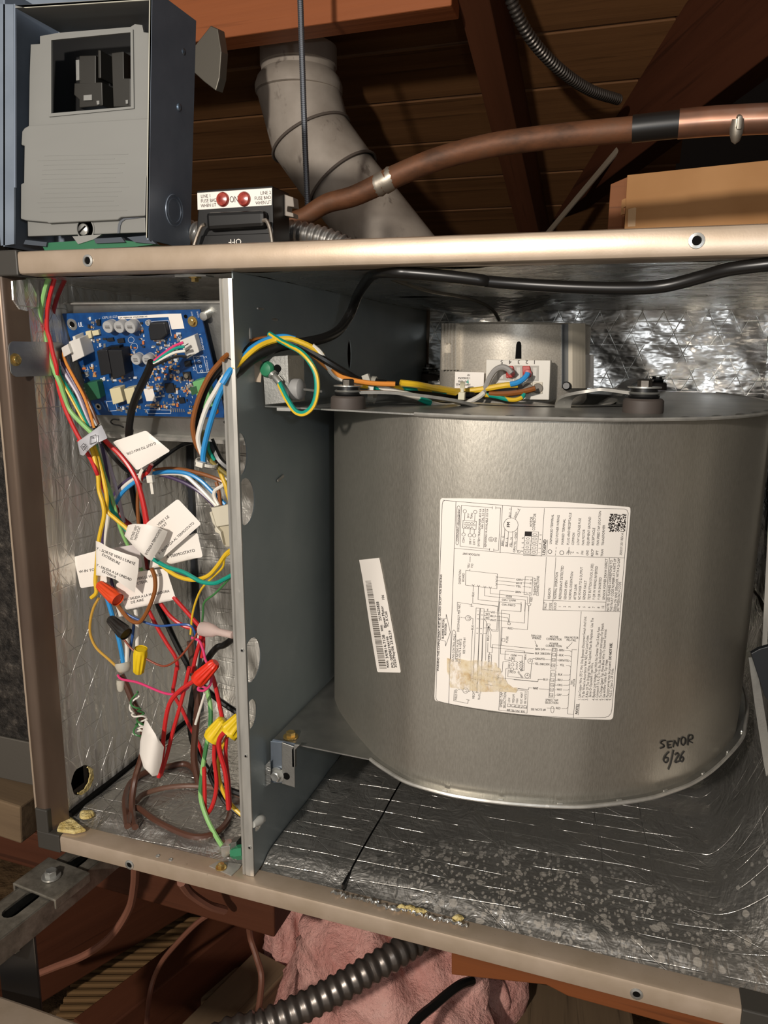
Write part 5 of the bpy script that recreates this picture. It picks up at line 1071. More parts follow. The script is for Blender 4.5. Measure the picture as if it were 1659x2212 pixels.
WC = {'red': '#c8292a', 'darkred': '#8c1d22', 'white': '#e6e1d6', 'yellow': '#e2b92c', 'teal': '#149480', 'lgreen': '#8cbf74', 'green': '#3f7a45', 'blue': '#2f8fd0', 'dblue': '#2b5596', 'brown': '#8a5226', 'dbrown': '#5e3a28', 'violet': '#4a3a5c', 'lilac': '#b9aebb', 'black': '#161514', 'pink': '#d83c72', 'orange': '#d98a3a', 'grey': '#9b9894', 'sheath': '#54362a'}
def wm(c): return plastic('pvc_' + c, WC[c], .34, .5)
def stripe(a, c):
    k = 'stripe_' + a + c
    if k not in PAL:
        q = Mat(k, srgb(WC[a]), .36); x, y, z = q.xyz(); q.over(srgb(WC[c]), (((x * 1.1 + z * .9 + y * .6) * 190).sin()).ss(-.15, .15)); PAL[k] = q.m
    return PAL[k]
NWIRE = [0]
def wire(label, c, r, Y0, Y1, s, name=None, n=8, mat=None, sub=5):
    b = MB(); b.tube(catmull(path3(s, Y0, Y1), sub), r, n)
    return tag(b.build(name or 'wire', mat or wm(c), smooth=True), label, 'wire')
R1, R2, R3 = .0019, .0010, .0033
# --- from the top into the bundle
wire('pale green wire entering at the top left of the compartment', 'lgreen', .0021, .028, .05, 'H:700,215 690,260 655,345 605,560 572,800 582,950 640,1130 685,1350 760,1560 850,1760 905,1930 1000,2150|3:480,900', 'green_wire')
wire('red wire next to the pale green wire at the top', 'red', R1, .034, .055, 'H:780,215 770,260 725,420 690,560 662,760 662,980 700,1120 745,1330 795,1520 805,1700 850,1900 935,2150|3:400,905 445,970|4:470,140 540,250 585,350 640,470,.08 720,590,.09 800,680,.09', 'red_wire')
wire('dark red wire, second of the two reds at the top', 'darkred', R1, .042, .062, 'H:950,215 920,270 850,420 795,560 745,760 722,960 722,1100 750,1330 800,1500', 'red_wire')
# --- plug harness to the wrap
wire('black wire leaving the white plug on the board', 'black', R1, .058, .062, 'G:25,520 40,590 90,700 180,850 290,1040 390,1220|4:555,40 620,160 690,255 770,330,.075 830,345,.08 920,290,.085 1010,220,.09 1090,170,.1 1160,150,.11', 'black_wire')
wire('dark brown wire beside the black one below the plug', 'dbrown', .0016, .055, .06, 'G:45,510 70,580 130,690 230,850 340,1060 400,1210', 'brown_wire')
wire('orange wire bending down from the white plug', 'orange', .0014, .053, .058, 'G:85,510 75,560 105,640 180,780 270,950 330,1120 365,1240', 'orange_wire')
wire('lilac wire in the plug harness', 'lilac', .0015, .052, .056, 'G:30,590 45,650 120,780 210,930 280,1100 330,1230', 'lilac_wire')
wire('violet wire in the plug harness', 'violet', .0014, .054, .058, 'G:60,620 140,760 230,930 300,1100 345,1235', 'violet_wire')
wire('teal wire bowing left of the plug harness', 'teal', .0020, .048, .054, 'G:25,660 35,740 100,850 180,980 250,1120 310,1240', 'teal_wire')
wire('thin yellow wire left of the teal harness wire', 'yellow', .0011, .046, .052, 'G:10,700 60,810 130,930 200,1060 290,1230', 'yellow_wire')
wire('grey wire along the harness behind the yellow one', 'grey', .0014, .05, .056, 'G:40,780 90,910 130,1040 200,1150 290,1250', 'grey_wire')
# --- below the silver wrap
wire('yellow wire hanging straight down left side to the orange connector', 'yellow', R1, .052, .05, '4:530,150 560,230 585,350 592,440 615,520 622,590 600,690 588,760 578,880 570,980 575,1050 545,1082', 'yellow_wire')
wire('second yellow wire crossing right to the curled tag', 'yellow', R1, .056, .055, '4:545,140 580,230 620,380 638,480 640,560 690,610 760,670 800,720', 'yellow_wire')
wire('pale green wire running down behind the tags', 'lgreen', .0017, .058, .075, '4:555,130 590,230 625,350 660,450 690,560 720,670 760,760 800,830 850,920', 'green_wire')
wire('teal wire dropping behind the curled tag', 'teal', R1, .06, .068, '4:560,110 600,300 640,460 660,540 705,605 740,660 790,710', 'teal_wire')
wire('lilac wire slanting right under the wrap', 'lilac', .0017, .066, .08, '4:590,100 620,200 660,310 690,420 715,520 740,630', 'lilac_wire')
wire('violet wire hanging down between yellow and white', 'violet', .0016, .066, .07, '4:600,140 630,280 650,420 640,560 620,660 612,740 625,850 660,960 690,1080 710,1180', 'violet_wire')
wire('white wire hanging down behind the sortie tag', 'white', R1, .062, .068, '4:650,560 640,650 632,740 640,860 650,980', 'white_wire')
wire('bright red wire curving past the cable tie', 'red', .0022, .058, .06, '4:600,110 650,165 710,220 770,295 815,375 840,450 862,540 882,650 890,720', 'red_wire')
wire('second red wire looping at the cable tie', 'red', .0019, .066, .07, '4:905,285 880,335 845,365 838,440 860,560 870,650', 'red_wire')
wire('dark red wire slanting behind the fan coil tags', 'darkred', .0018, .085, .09, '4:680,520 740,610 790,660 860,800 880,910', 'red_wire')
# --- the arching white, blue, brown, violet bundle
wire('blue wire arching right to the nylon plug', 'blue', R1, .075, .085, '4:690,520 730,455 800,395 880,350 980,330 1100,335 1190,375 1270,450 1345,525', 'blue_wire')
wire('white wire under the blue arch to the nylon plug', 'white', R1, .078, .088, '4:682,505 720,440 790,380 870,348 960,340 1090,345 1170,405 1240,475 1300,540', 'white_wire')
wire('violet wire lowest in the arch to the nylon plug', 'violet', .0018, .082, .09, '4:672,490 710,425 780,370 860,345 950,345 1080,385 1180,440 1240,490 1285,535', 'violet_wire')
wire('brown wire topmost in the arch to the nylon plug', 'brown', R1, .085, .09, '4:830,400 860,350 930,320 1050,312 1180,335 1290,370 1340,395', 'brown_wire')
wire('short white wire bending at the nylon plug', 'white', .0017, .08, .08, '4:1355,365 1330,410 1285,440 1280,480 1305,530', 'white_wire')
wire('brown wire dropping from the cable tie behind red', 'brown', .0017, .085, .085, '4:840,380 825,450 822,540 828,640', 'brown_wire')
wire('dark sheathed cable running down the rear corner', 'black', .0030, .10, .11, '4:775,340 790,430 812,540 845,640 880,780 900,950 940,1110 1000,1240 1060,1370 1120,1480|5:1100,130 1190,235 1280,310 1400,390', 'black_cable')
# --- vertical group in front of the board's right edge, from the divider hole
wire('brown wire curving past the right edge of the board', 'brown', .0021, .030, .05, '3:1225,445 1180,480 1130,525 1070,600 1015,720 988,830 992,900 1010,960 1040,1010', 'brown_wire')
wire('black wire curving past the right edge of the board', 'black', .0022, .036, .055, '3:1225,490 1180,520 1120,575 1060,660 1025,760 1010,850 1025,940 1065,1010', 'black_wire')
wire('white wire curving past the right edge of the board', 'white', .0022, .032, .052, '3:1230,520 1160,585 1110,665 1060,755 1025,860 1015,930 1035,1000 1055,1030', 'white_wire')
wire('blue wire curving past the right edge of the board', 'blue', .0024, .028, .05, '3:1235,560 1165,620 1120,705 1085,810 1055,920 1040,1010 1048,1060', 'blue_wire')
wire('olive wire behind the tied group right of the board', 'green', .0018, .05, .06, 'I:355,300 345,420 385,580 450,690 540,770 640,850 730,910', 'olive_wire', mat=plastic('pvc_olive', '#8a7a3c', .4))
wire('teal wire at the cable tie right of the board', 'teal', .0015, .052, .056, 'I:415,440 420,530 460,620 500,680', 'teal_wire')
wire('black jacketed cable going right behind the divider flange', 'black', .0036, .06, .06, 'I:440,420 500,560 560,680 640,760 740,830', 'black_cable')
wire('yellow wire ending at the nylon plug', 'yellow', .0020, .078, .078, 'I:560,790 590,880 640,1000 660,1080 690,1180 705,1240', 'yellow_wire')
wire('brown wire entering the nylon plug', 'brown', .0017, .082, .082, 'I:520,960 550,1060 565,1180 575,1260', 'brown_wire')
# --- sensor cable
wire('thick black sensor cable hanging in front of the board', 'black', .0034, .042, .075, 'G:905,620 880,690 835,790 770,920 722,1060 700,1190 690,1310|4:775,80 770,130', 'black_cable')
for k, (cc, s) in enumerate((('pink', '1205,435 1120,470 1020,540 930,610'), ('teal', '1215,475 1130,490 1040,545 925,625'), ('white', '1225,515 1130,530 1030,575 920,640'), ('black', '1235,570 1150,565 1050,600 930,650'))):
    wire(('pink', 'teal', 'white', 'black')[k] + ' strand between the sensor plug and the thick black cable', cc, .0012, .050, .043, 'G:' + s, cc + '_wire')
# --- right hand pairs
wire('yellow wire sagging from the curled tag to the divider', 'yellow', R1, .05, .035, '4:955,880 1050,948 1150,975 1240,952 1300,890 1350,820 1400,785', 'yellow_wire')
wire('teal wire sagging from the curled tag to the divider', 'teal', R1, .046, .033, '4:912,850 1000,898 1100,930 1200,985 1280,995 1340,970 1405,935', 'teal_wire')
wire('thin yellow wire twisting down to the clear crimp', 'yellow', R2, .035, .06, '4:1400,800 1345,840 1330,900 1270,960 1210,1020 1175,1090 1150,1180 1138,1300', 'yellow_wire')
wire('thin green wire twisting down to the clear crimp', 'green', R2, .034, .06, '4:1400,935 1340,1000 1280,1060 1220,1110 1213,1180 1205,1230 1185,1280', 'green_wire')
# --- middle
wire('thin blue wire sweeping right under the tags', 'dblue', .0011, .05, .06, '4:690,1120 760,1180 850,1222 950,1250 1060,1242 1130,1245 1160,1280 1170,1330', 'blue_wire')
wire('brown wire looping below the ventilator tag', 'brown', R1, .042, .05, '4:905,905 925,960 925,1040 895,1130 855,1205 820,1230 765,1205 690,1110', 'brown_wire')
wire('thin ochre wire bowing out at the far left', 'yellow', .0013, .05, .055, '4:590,1085 560,1140 540,1220 540,1300 575,1380 650,1450 720,1515|5:700,140', 'yellow_wire', mat=plastic('pvc_ochre', '#c79a3e', .4))
wire('thin rust coloured wire hanging in a shallow loop', 'dbrown', .0010, .05, .055, '4:740,1330 790,1390 870,1445 980,1490 1070,1440 1150,1340 1180,1290', 'rust_wire', mat=plastic('pvc_rust', '#8a3f28', .4))
wire('bright blue wire going down to the translucent cap', 'blue', .0021, .06, .062, '4:620,1020 660,1150 700,1290 722,1390 740,1500|5:715,130', 'blue_wire')
wire('white wire going down to the translucent cap', 'white', .0021, .063, .064, '4:680,1050 720,1180 750,1300 760,1400 752,1500|5:735,120', 'white_wire')
wire('white wire hanging above the upright yellow connector', 'white', .0019, .062, .06, '4:808,1140 818,1230 820,1330 820,1390', 'white_wire')
wire('dark blue wire behind the black wire connector', 'dblue', .0014, .07, .068, '4:800,1240 790,1320 770,1420 745,1500', 'blue_wire')
wire('red wire running right from the ventilator tag to the crimp', 'red', R1, .055, .062, '4:1035,1075 1110,1160 1190,1250 1215,1275', 'red_wire')
wire('second red wire running right to the crimp', 'red', R1, .058, .064, '4:955,1110 1020,1195 1100,1250 1200,1275', 'red_wire')
wire('long dark red wire descending through the middle', 'red', R1, .08, .09, '4:890,1160 940,1260 1000,1360 1050,1440 1060,1510|5:1022,110 1010,190 1002,260 1050,350 1090,440 1150,560 1185,660', 'red_wire')
wire('red wire dropping from the crimp to the red connector', 'red', R1, .06, .06, '4:1205,1290 1190,1360 1170,1430 1150,1520|5:1110,130', 'red_wire')
wire('second red wire dropping from the crimp', 'red', .0017, .064, .062, '4:1215,1290 1215,1380 1205,1440', 'red_wire')
wire('thin magenta wire curling at the red connector', 'pink', .0012, .056, .05, '4:1145,1320 1190,1340 1215,1400 1230,1460|5:1228,120', 'magenta_wire')
wire('white wires hidden behind the red connector', 'white', .0016, .075, .075, '4:1190,1300 1180,1420 1165,1510|5:1120,60', 'white_wire')
# --- lower
wire('thin pink wire running to the brown cable', 'pink', .0012, .055, .05, '5:680,155 705,180 800,200 950,260 1040,262 1090,225', 'pink_wire')
wire('red wire bending down left from the red connector', 'red', .0021, .045, .045, '5:1120,190 1040,245 985,310 960,400 945,520 940,600 918,745', 'red_wire')
wire('red wire crossing down left behind the first', 'red', .0019, .05, .05, '5:1095,110 1070,220 1040,340 1000,480 965,620 930,735', 'red_wire')
wire('red wire making the hairpin above the floor', 'red', .0020, .05, .045, '5:1180,690 1183,820 1185,920 1200,955 1235,890 1252,780 1238,640 1240,560', 'red_wire')
wire('red wire between red connector and yellow connector', 'red', .0020, .06, .055, '5:1215,130 1240,200 1265,310 1290,430', 'red_wire')
wire('red wire coming out of the right yellow connector', 'red', .0023, .034, .04, '5:1345,460 1300,485 1268,530 1270,600 1305,730 1322,930', 'red_wire')
wire('second red wire beneath the right yellow connector', 'red', .0018, .045, .045, '5:1310,520 1305,620 1322,780 1330,920', 'red_wire')
wire('curly magenta wire under the red connector', 'pink', .0012, .045, .05, '5:1225,150 1215,210 1180,245 1145,240 1160,220 1200,235', 'magenta_wire')
wire('yellow wire with green tape near the floor', 'yellow', .0019, .055, .05, '5:1320,500 1280,580 1262,660 1268,760 1300,850 1350,920 1420,985', 'yellow_wire')
b = MB(); b.tube(path3('5:1265,752 1272,785 1288,818', .0545, .0535), .0023, 8); tag(b.build('green_tape', wm('teal'), smooth=True), 'green tape band on the yellow wire', 'tape')
wire('black wire from the left yellow connector along the floor', 'black', .0020, .06, .055, '5:1245,530 1248,620 1225,690 1212,735 1260,830 1320,910 1410,980', 'black_wire')
wire('green wire dropping to the ground lug', 'lgreen', .0022, .075, .03, '5:1190,220 1215,330 1215,450 1190,580 1168,720 1160,860 1195,980 1245,1080 1285,1145', 'green_wire', mat=stripe('lgreen', 'green'))
wire('bare white strands beside the brown cable', 'white', .0013, .06, .06, '5:1185,260 1160,340 1130,440', 'white_wire')
wire('black cable behind the red connector', 'black', .0032, .11, .10, '5:1390,-90 1300,-20 1250,0 1190,80 1130,210 1105,330 1098,430 1115,540 1160,640 1215,720 1290,800 1410,850', 'black_cable')
wire('brown thermostat cable dropping through the middle', 'sheath', .0034, .075, .07, '5:1100,-40 1115,80 1138,250 1142,350 1128,500 1122,640 1148,775', 'thermostat_cable')
wire('brown thermostat cable going down from the translucent cap', 'sheath', .0032, .06, .06, '5:700,155 735,225 770,310 820,420 830,560 815,640 785,740 765,860,.05 765,960,f 782,1035,f', 'thermostat_cable')
wire('brown thermostat cable in a wide loop on the liner', 'sheath', .0031, .075, .075, '5:738,1030,f 728,950,f 725,860,f 760,775,f 850,715,f 970,685,f 1060,668,f 1110,690,f 1140,740,f 1150,775,f', 'thermostat_cable')
wire('brown thermostat cable in a front loop on the liner', 'sheath', .0030, .055, .05, '5:745,1025,f 760,950,f 800,925,f 900,995,f 1040,1065,f 1150,1092,f 1250,1065,f 1315,1000,f 1338,920,f', 'thermostat_cable')
wire('pale brown cable arching behind the loop', 'brown', .0026, .09, .09, '5:785,890,f 830,845,f 950,808,f 1090,795,f 1230,805,f 1330,830,f 1395,855,f', 'thermostat_cable', mat=plastic('pvc_tan', '#6f5244', .35))
# green and white strands wound round the brown cable
def coil(s, Y, r, R_, turns, c, label):
    P = catmull(path3(s, Y, Y), 8); n = len(P); out = []
    for i, p in enumerate(P):
        t = (P[min(i + 1, n - 1)] - P[max(i - 1, 0)]).normalized(); a, b_, _ = frame_of(t); w = 2 * math.pi * turns * i / n; out.append(p + R_ * (math.cos(w) * a + math.sin(w) * b_))
    b = MB(); b.tube(out, r, 6); tag(b.build('wire', wm(c), smooth=True), label, 'wire')
coil('5:770,250 780,300 790,350 815,400 815,430 800,470 800,500', .054, .0009, .0042, 3, 'green', 'thin green strand wound round the brown cable')
coil('5:780,270 775,320 785,370 822,410 830,440 800,480 795,505', .053, .0009, .0042, 2.6, 'white', 'thin white strand wound round the brown cable')
# ================================================================== connectors and caps
def nut(p0, p1, r0, r1, c, name, label, rib=10):
    a, b_, d = frame_of(p1 - p0); L = (p1 - p0).length; n = rib * 4; vs_ = []; prof = ((0, 1.0), (.12, 1.05), (.18, 1.0), (.45, .92), (.75, .82), (.93, .76), (1.0, .58))
    m = MB(); rows = []
    for t, k in prof:
        row = []
        for i in range(n):
            f = 1 + (.15 if i % 4 in (1, 2) and .15 < t < .97 else 0); rr = (r0 + (r1 - r0) * t) * (k / (1 - .54 * 0)) * f; w = 2 * math.pi * i / n; row.append(p0 + d * (L * t) + rr * (math.cos(w) * a + math.sin(w) * b_))
        rows.append(row)
    m.add([v for r_ in rows for v in r_], [(j * n + i, j * n + (i + 1) % n, (j + 1) * n + (i + 1) % n, (j + 1) * n + i) for j in range(len(rows) - 1) for i in range(n)] + [tuple((len(rows) - 1) * n + i for i in range(n))])
    m.lathe(p0 + d * .001, d, [(r0 * .96, 0), (r0 * .8, .0), (r0 * .6, .006), (0, .006)], 16)
    return tag(m.build(name, plastic('nut_' + c, c, .38), smooth=True), label, 'wire connector')
def P3(k, x, y, Y): return U(*zp(k, x, y), Y=Y)
nut(P3('4', 705, 1095, .040), P3('4', 590, 1000, .046), .0062, .0052, '#d9491f', 'wire_nut', 'orange twist-on wire connector below the sortie tag')
nut(P3('4', 755, 1300, .042), P3('4', 655, 1205, .048), .0062, .0052, '#211f1d', 'wire_nut', 'black twist-on wire connector below the orange one')
nut(P3('4', 842, 1385, .05), P3('5', 800, 145, .052), .0058, .0058, '#e6c41e', 'wire_nut', 'upright yellow twist-on connector in the middle')
nut(P3('5', 1140, 190, .038), P3('5', 1248, 82, .042), .0068, .0058, '#dd2f17', 'wire_nut', 'bright red twist-on connector at centre right')
nut(P3('5', 1222, 525, .046), P3('5', 1300, 415, .052), .0080, .0074, '#e3c21f', 'wire_nut', 'left of the two yellow connectors by the divider')
nut(P3('5', 1318, 500, .030), P3('5', 1400, 400, .04), .0084, .0078, '#e3c21f', 'wire_nut', 'right yellow connector touching the divider with a red wire')
cl_m = Mat('clear_nylon', srgb('#f2dcd4'), .2, 0, .5); cl_m.b.inputs['Transmission Weight'].default_value = .55; cl_m.b.inputs['IOR'].default_value = 1.2
fr_m = Mat('frosted_nylon', srgb('#d8d2c2'), .4, 0, .5); fr_m.b.inputs['Transmission Weight'].default_value = .35; fr_m.b.inputs['IOR'].default_value = 1.2
a_, b_ = P3('4', 1205, 1265, .055), P3('4', 1395, 1305, .05); d_ = (b_ - a_); L_ = d_.length
m = MB(); m.lathe(a_, d_, [(.0066, 0), (.0066, L_ * .18), (.0056, L_ * .36), (.0033, L_ * .52), (.0033, L_ * .98), (.002, L_)], 20); tag(m.build('crimp_connector', cl_m.m, smooth=True), 'clear closed-end crimp connector with red wires', 'wire connector')
for k, (p, q_, r0, lb) in enumerate((((710, 85), (718, 140), .0075, 'translucent cap over the blue and white wires'), ((700, 185), (697, 250), .0042, 'small frosted cap hanging beside the brown cable'))):
    a_, b_ = P3('5', *p, .058), P3('5', *q_, .056); d_ = b_ - a_; L_ = d_.length; m = MB(); m.lathe(a_, d_, [(r0, 0), (r0, L_ * .3), (r0 * .8, L_ * .8), (r0 * .5, L_)], 18); tag(m.build('wire_connector', fr_m.m, smooth=True), lb, 'wire connector')
# nylon plug by the divider
pl = thing('nylon_plug', 'off white nylon multi-pin plug behind the divider flange', 'connector', P3('4', 1320, 650, .08))
ivory = plastic('ivory_nylon', '#cfc8b4', .45)
b = MB(); b.prism([P3('4', *q_, .075) for q_ in ((1258, 542), (1275, 545), (1400, 515), (1410, 640), (1290, 660))], (0, .012, 0)); b.build('plug_body', ivory, pl, bevel=.0008)
b = MB(); b.prism([P3('4', *q_, .078) for q_ in ((1285, 575), (1300, 650), (1410, 630), (1410, 775), (1345, 780), (1315, 690), (1300, 690), (1290, 600))], (0, .010, 0)); b.build('receptacle', plastic('ivory_dark', '#bdb49c', .5), pl, bevel=.0008)
b = MB(); b.prism([P3('4', *q_, .074) for q_ in ((1250, 572), (1262, 566), (1292, 660), (1318, 690), (1335, 770), (1308, 700), (1285, 690))], (0, .004, 0)); b.build('latch', ivory, pl, bevel=.0005)
# cable ties
def tie(c, ax, R_, r, tail, label, mat=None):
    a, b_, d = frame_of(ax); m = MB(); pts = [c + R_ * (math.cos(2 * math.pi * i / 24) * a + math.sin(2 * math.pi * i / 24) * b_) for i in range(25)]
    root = thing('cable_tie', label, 'cable tie', c)
    vs_ = []
    for p in pts: o_ = (p - c).normalized(); vs_ += [p - d * r - o_ * .0004, p + d * r - o_ * .0004, p + d * r + o_ * .0006, p - d * r + o_ * .0006]
    m.add(vs_, [(i * 4 + j, i * 4 + (j + 1) % 4, i * 4 + 4 + (j + 1) % 4, i * 4 + 4 + j) for i in range(24) for j in range(4)]); m.build('band', mat or M['white'], root)
    t0, t1 = tail; m = MB(); dd = (t1 - t0).normalized(); s_ = frame_of(dd)[0]; u_ = frame_of(dd)[1]
    m.obox(t0, dd * .0034, s_ * .0030, u_ * .0022); m.build('head', mat or M['white'], root, bevel=.0005)
    m = MB(); m.obox((t0 + t1) / 2, (t1 - t0) / 2, s_ * .0014, u_ * .0004); m.build('tail', mat or M['white'], root)
tie(P3('4', 868, 345, .068), (1, 0, -.3), .008, .0015, (P3('4', 900, 372, .056), P3('4', 912, 462, .056)), 'white cable tie where the red wires meet the arch')
tie(P3('4', 1235, 275, .052), (.3, 0, 1), .009, .0012, (P3('4', 1200, 285, .043), P3('4', 1183, 280, .043)), 'white cable tie round the group right of the board')
# ================================================================== paper tags
def tagpaper(poly, Yf, name, label, texts=(), curl=0, ax=(1, 0), k='4', th=.0004, mat=None, c0=0):
    """paper tag: outline in zoom coords, a smooth bend along ax gives it its depth"""
    us = [p[0] * ax[0] + p[1] * ax[1] for p in poly]; u0, u1 = min(us), max(us)
    def f(x, y, e=0): t = ((x * ax[0] + y * ax[1]) - u0) / (u1 - u0); return P3(k, x, y, Yf - curl * math.sin(math.pi * min(1, max(0, t))) + c0 * t - e)
    pts = [Vector(p) for p in poly]; n = len(pts); ed = [(i, (i + 1) % n) for i in range(n)]; xs = [p.x for p in pts]; ys = [p.y for p in pts]
    def inside(x, y):
        c = False; j = n - 1
        for i in range(n):
            if (ys[i] > y) != (ys[j] > y) and x < (xs[j] - xs[i]) * (y - ys[i]) / (ys[j] - ys[i]) + xs[i]: c = not c
            j = i
        return c
    x = min(xs) + 14
    while x < max(xs):
        y = min(ys) + 14
        while y < max(ys):
            if inside(x, y) and inside(x + 6, y) and inside(x - 6, y) and inside(x, y + 6) and inside(x, y - 6): pts.append(Vector((x, y)))
            y += 24
        x += 24
    r = delaunay_2d_cdt(pts, ed, [], 1, 1e-6); F = [tuple(q_) for q_ in r[2]]; nv = len(r[0])
    b = MB(); b.add([f(p.x, p.y, th) for p in r[0]] + [f(p.x, p.y, 0) for p in r[0]], F + [tuple(nv + i for i in q_[::-1]) for q_ in F] + [(i, (i + 1) % n, nv + (i + 1) % n, nv + i) for i in range(n)])
    root = thing(name, label, 'tag', f(sum(xs) / n, sum(ys) / n)); b.build('paper', mat or M['paper'], root, smooth=True)
    if texts:
        b = MB()
        for s, x0, y0, x1, y1, h in texts: text_at(b, s, (x0, y0), (x1, y1), h, lambda u, v: f(u, v, th + .0003))
        b.build('print', M['ink'], root, autos=1)
    return root
def rnd(poly, r): return rounded(poly, r, 4)
tagpaper(rnd([(672, 150), (872, 82), (1018, 205), (818, 322)], 14), .052, 'wire_tag', 'white tag reading G-OUT TO FAN COIL just below the board', [('G-OUT TO FAN COIL', 928, 150, 752, 218, 15)], .004, (.8, .6))
tagpaper(rnd([(1178, 690), (1212, 838), (890, 912), (905, 800)], 14), .058, 'wire_tag', 'white tag partly hidden, reading A TERMOSTATO', [('A TERMOSTATO', 995, 848, 1166, 806, 17)], .002)
tagpaper(rnd([(1062, 490), (1203, 640), (930, 880), (870, 640)], 16), .050, 'wire_tag', 'upright diamond tag reading ENTRADA AL TERMOSTATO', [('VERS LE', 945, 655, 1012, 600, 15), ('STAT', 965, 672, 1000, 640, 15), ('Y- ENTRADA AL TERMOSTATO', 952, 826, 1162, 638, 15)], .002)
tagpaper([(765, 648), (800, 640), (870, 642), (940, 660), (1002, 686), (985, 730), (945, 800), (905, 862), (880, 850), (800, 775), (743, 712)], .040, 'wire_tag', 'curled tag reading ENTRADA A TERMOSTATO in front of the diamond tag', [('ENTR\u00c9E VERS', 790, 738, 822, 655, 15), ('THERMOSTAT', 812, 742, 842, 660, 15), ('ENTRADA A TERMOSTATO', 876, 828, 966, 676, 15)], .012, (.9, .3))
tagpaper(rnd([(440, 838), (620, 790), (640, 1000), (480, 1025)], 14), .056, 'wire_tag', 'white tag reading W-IN TO at the far left', [('W-IN TO', 472, 935, 566, 920, 15)], .001)
tagpaper(rnd([(640, 790), (830, 760), (850, 900), (700, 940)], 10), .062, 'wire_tag', 'blank pale tag peeking out behind the sortie tag', (), .001, mat=plastic('grey_paper', '#c9c2c0', .5))
tagpaper(rnd([(690, 1000), (830, 925), (992, 906), (1052, 1092), (752, 1155)], 14), .055, 'wire_tag', 'white tag reading SALIDA A LA MANEJADORA DE AIRE', [('VERS LE VENTILO-', 818, 976, 970, 948, 15), ('CTEUR', 818, 1004, 882, 990, 15), ('W - SALIDA A LA MANEJADORA', 740, 1102, 1012, 1048, 15), ('DE AIRE', 782, 1118, 860, 1100, 15)], .003)
tagpaper([(572, 742), (600, 752), (650, 782), (740, 815), (815, 838), (830, 852), (826, 920), (806, 1052), (770, 1030), (690, 972), (640, 955), (574, 948)], .040, 'wire_tag', "curved white tag reading SORTIE VERS L'UNITE EXTERIEURE", [("Y - SORTIE VERS L'UNIT\u00c9", 572, 792, 804, 888, 15), ('EXT\u00c9RIEURE', 606, 828, 712, 886, 15), ('Y - SALIDA A LA UNIDAD', 572, 892, 782, 982, 15), ('EXTERIOR', 606, 928, 690, 968, 15)], .010, (.95, .3))
tagpaper([(838, 415), (850, 420), (900, 500), (948, 572), (935, 660), (912, 735), (880, 740), (830, 690), (806, 610), (810, 540), (825, 470)], .036, 'wire_tag', 'white tag folded round the brown cable near the floor', [('OOROOOOOO', 868, 500, 918, 610, 14), ('ROVOROVOUA', 825, 575, 905, 715, 16)][:0], .010, (1, .2), '5')
tagpaper(rnd([(462, 150), (605, 48), (642, 128), (535, 190), (500, 234), (478, 228)], 8), .042, 'bundle_wrap', 'silver wrap label with small symbols round the wire bundle', (), .008, (.8, -.5), mat=plastic('silver_wrap', '#b9b9be', .35))
b = MB(); fW = lambda u, v: P3('4', u, v, .0325)
pline(b, [(540, 120), (572, 108), (578, 150), (538, 165), (540, 120)], 3, fW); pline(b, [(482, 180), (500, 160), (516, 178), (500, 204), (482, 180)], 3, fW); pline(b, [(548, 128), (562, 124)], 4, fW); pline(b, [(492, 180), (506, 178)], 4, fW); pline(b, [(492, 188), (504, 186)], 3, fW)
wo = b.build('print', M['ink'], [o for o in bpy.data.objects if o.name.startswith('bundle_wrap')][0], autos=1)
# ground lug on the liner
gl = thing('ground_lug', 'small tin ground lug with a green screw at the divider foot', 'ground lug', P3('5', 1330, 1220, .022))
b = MB(); b.prism([P3('5', *q_, .018) for q_ in ((1272, 1150), (1330, 1140), (1332, 1185), (1300, 1220), (1278, 1205))], (0, .01, 0)); b.build('lug_body', M['zinc'], gl, bevel=.0008)
b = MB(); b.prism([P3('5', *q_, .019) for q_ in ((1322, 1130), (1365, 1120), (1368, 1180), (1335, 1190))], (0, .010, 0)); b.build('lug_jaw', metal('lug_tin', '#8f918c', .35), gl, bevel=.0006)
c = P3('5', 1322, 1128, .020); m = MB(); m.lathe(c, (0, -.3, 1), [(.003, 0), (.003, .002), (.0012, .0022)], 14); m.build('set_screw', M['zinc'], gl, smooth=True)
m = MB(); a_, b_ = P3('5', 1345, 1185, .018), P3('5', 1415, 1175, .018); m.lathe(a_, b_ - a_, [(.0048, 0), (.0048, .004), (.0062, .0045), (.0062, (b_ - a_).length)], 6); m.build('green_screw', plastic('screw_green', '#2f7a56', .35), gl, smooth=True)
# ================================================================== control board
KG = .22905
def Bp(zx, zy, h=0): return plate_pt(120 + zx * KG, 640 + zy * KG) + PN * h
cbd = thing('control_board', 'blue printed circuit board with capacitors and relays mounted upper left', 'circuit board', Bp(800, 640))
q = Mat('blue_solder_mask', srgb('#17468f'), .35, 0, .5); n1 = q.noise(120, detail=3); q.color([(.3, srgb('#0f3a70')), (.7, srgb('#174f8c'))], n1); M['pcb'] = q.m
def bprism(poly, h0, h1, name, mat, par=cbd, bevel=0, smooth=False):
    b = MB(); b.prism([Bp(*p, h0) for p in poly], PN * (h1 - h0)); return b.build(name, mat, par, bevel=bevel, smooth=smooth)
sub = bprism([(62, 165), (1360, 125), (1605, 1145), (372, 1118)], -.0016, 0, 'substrate', M['pcb'])
def ring(x, y, r, mat, name='mounting_hole', hole=True):
    b = MB(); b.lathe(Bp(x, y), PN, [(r, 0), (r, .0004), (r * .55, .0005), (r * .5, .0003)], 24); o = b.build(name, mat, cbd, smooth=True)
    if hole: b = MB(); b.lathe(Bp(x, y, .0002), PN, [(r * .52, 0), (r * .5, .0003), (0, .0003)], 18); b.build('bore', M['dark'], o)
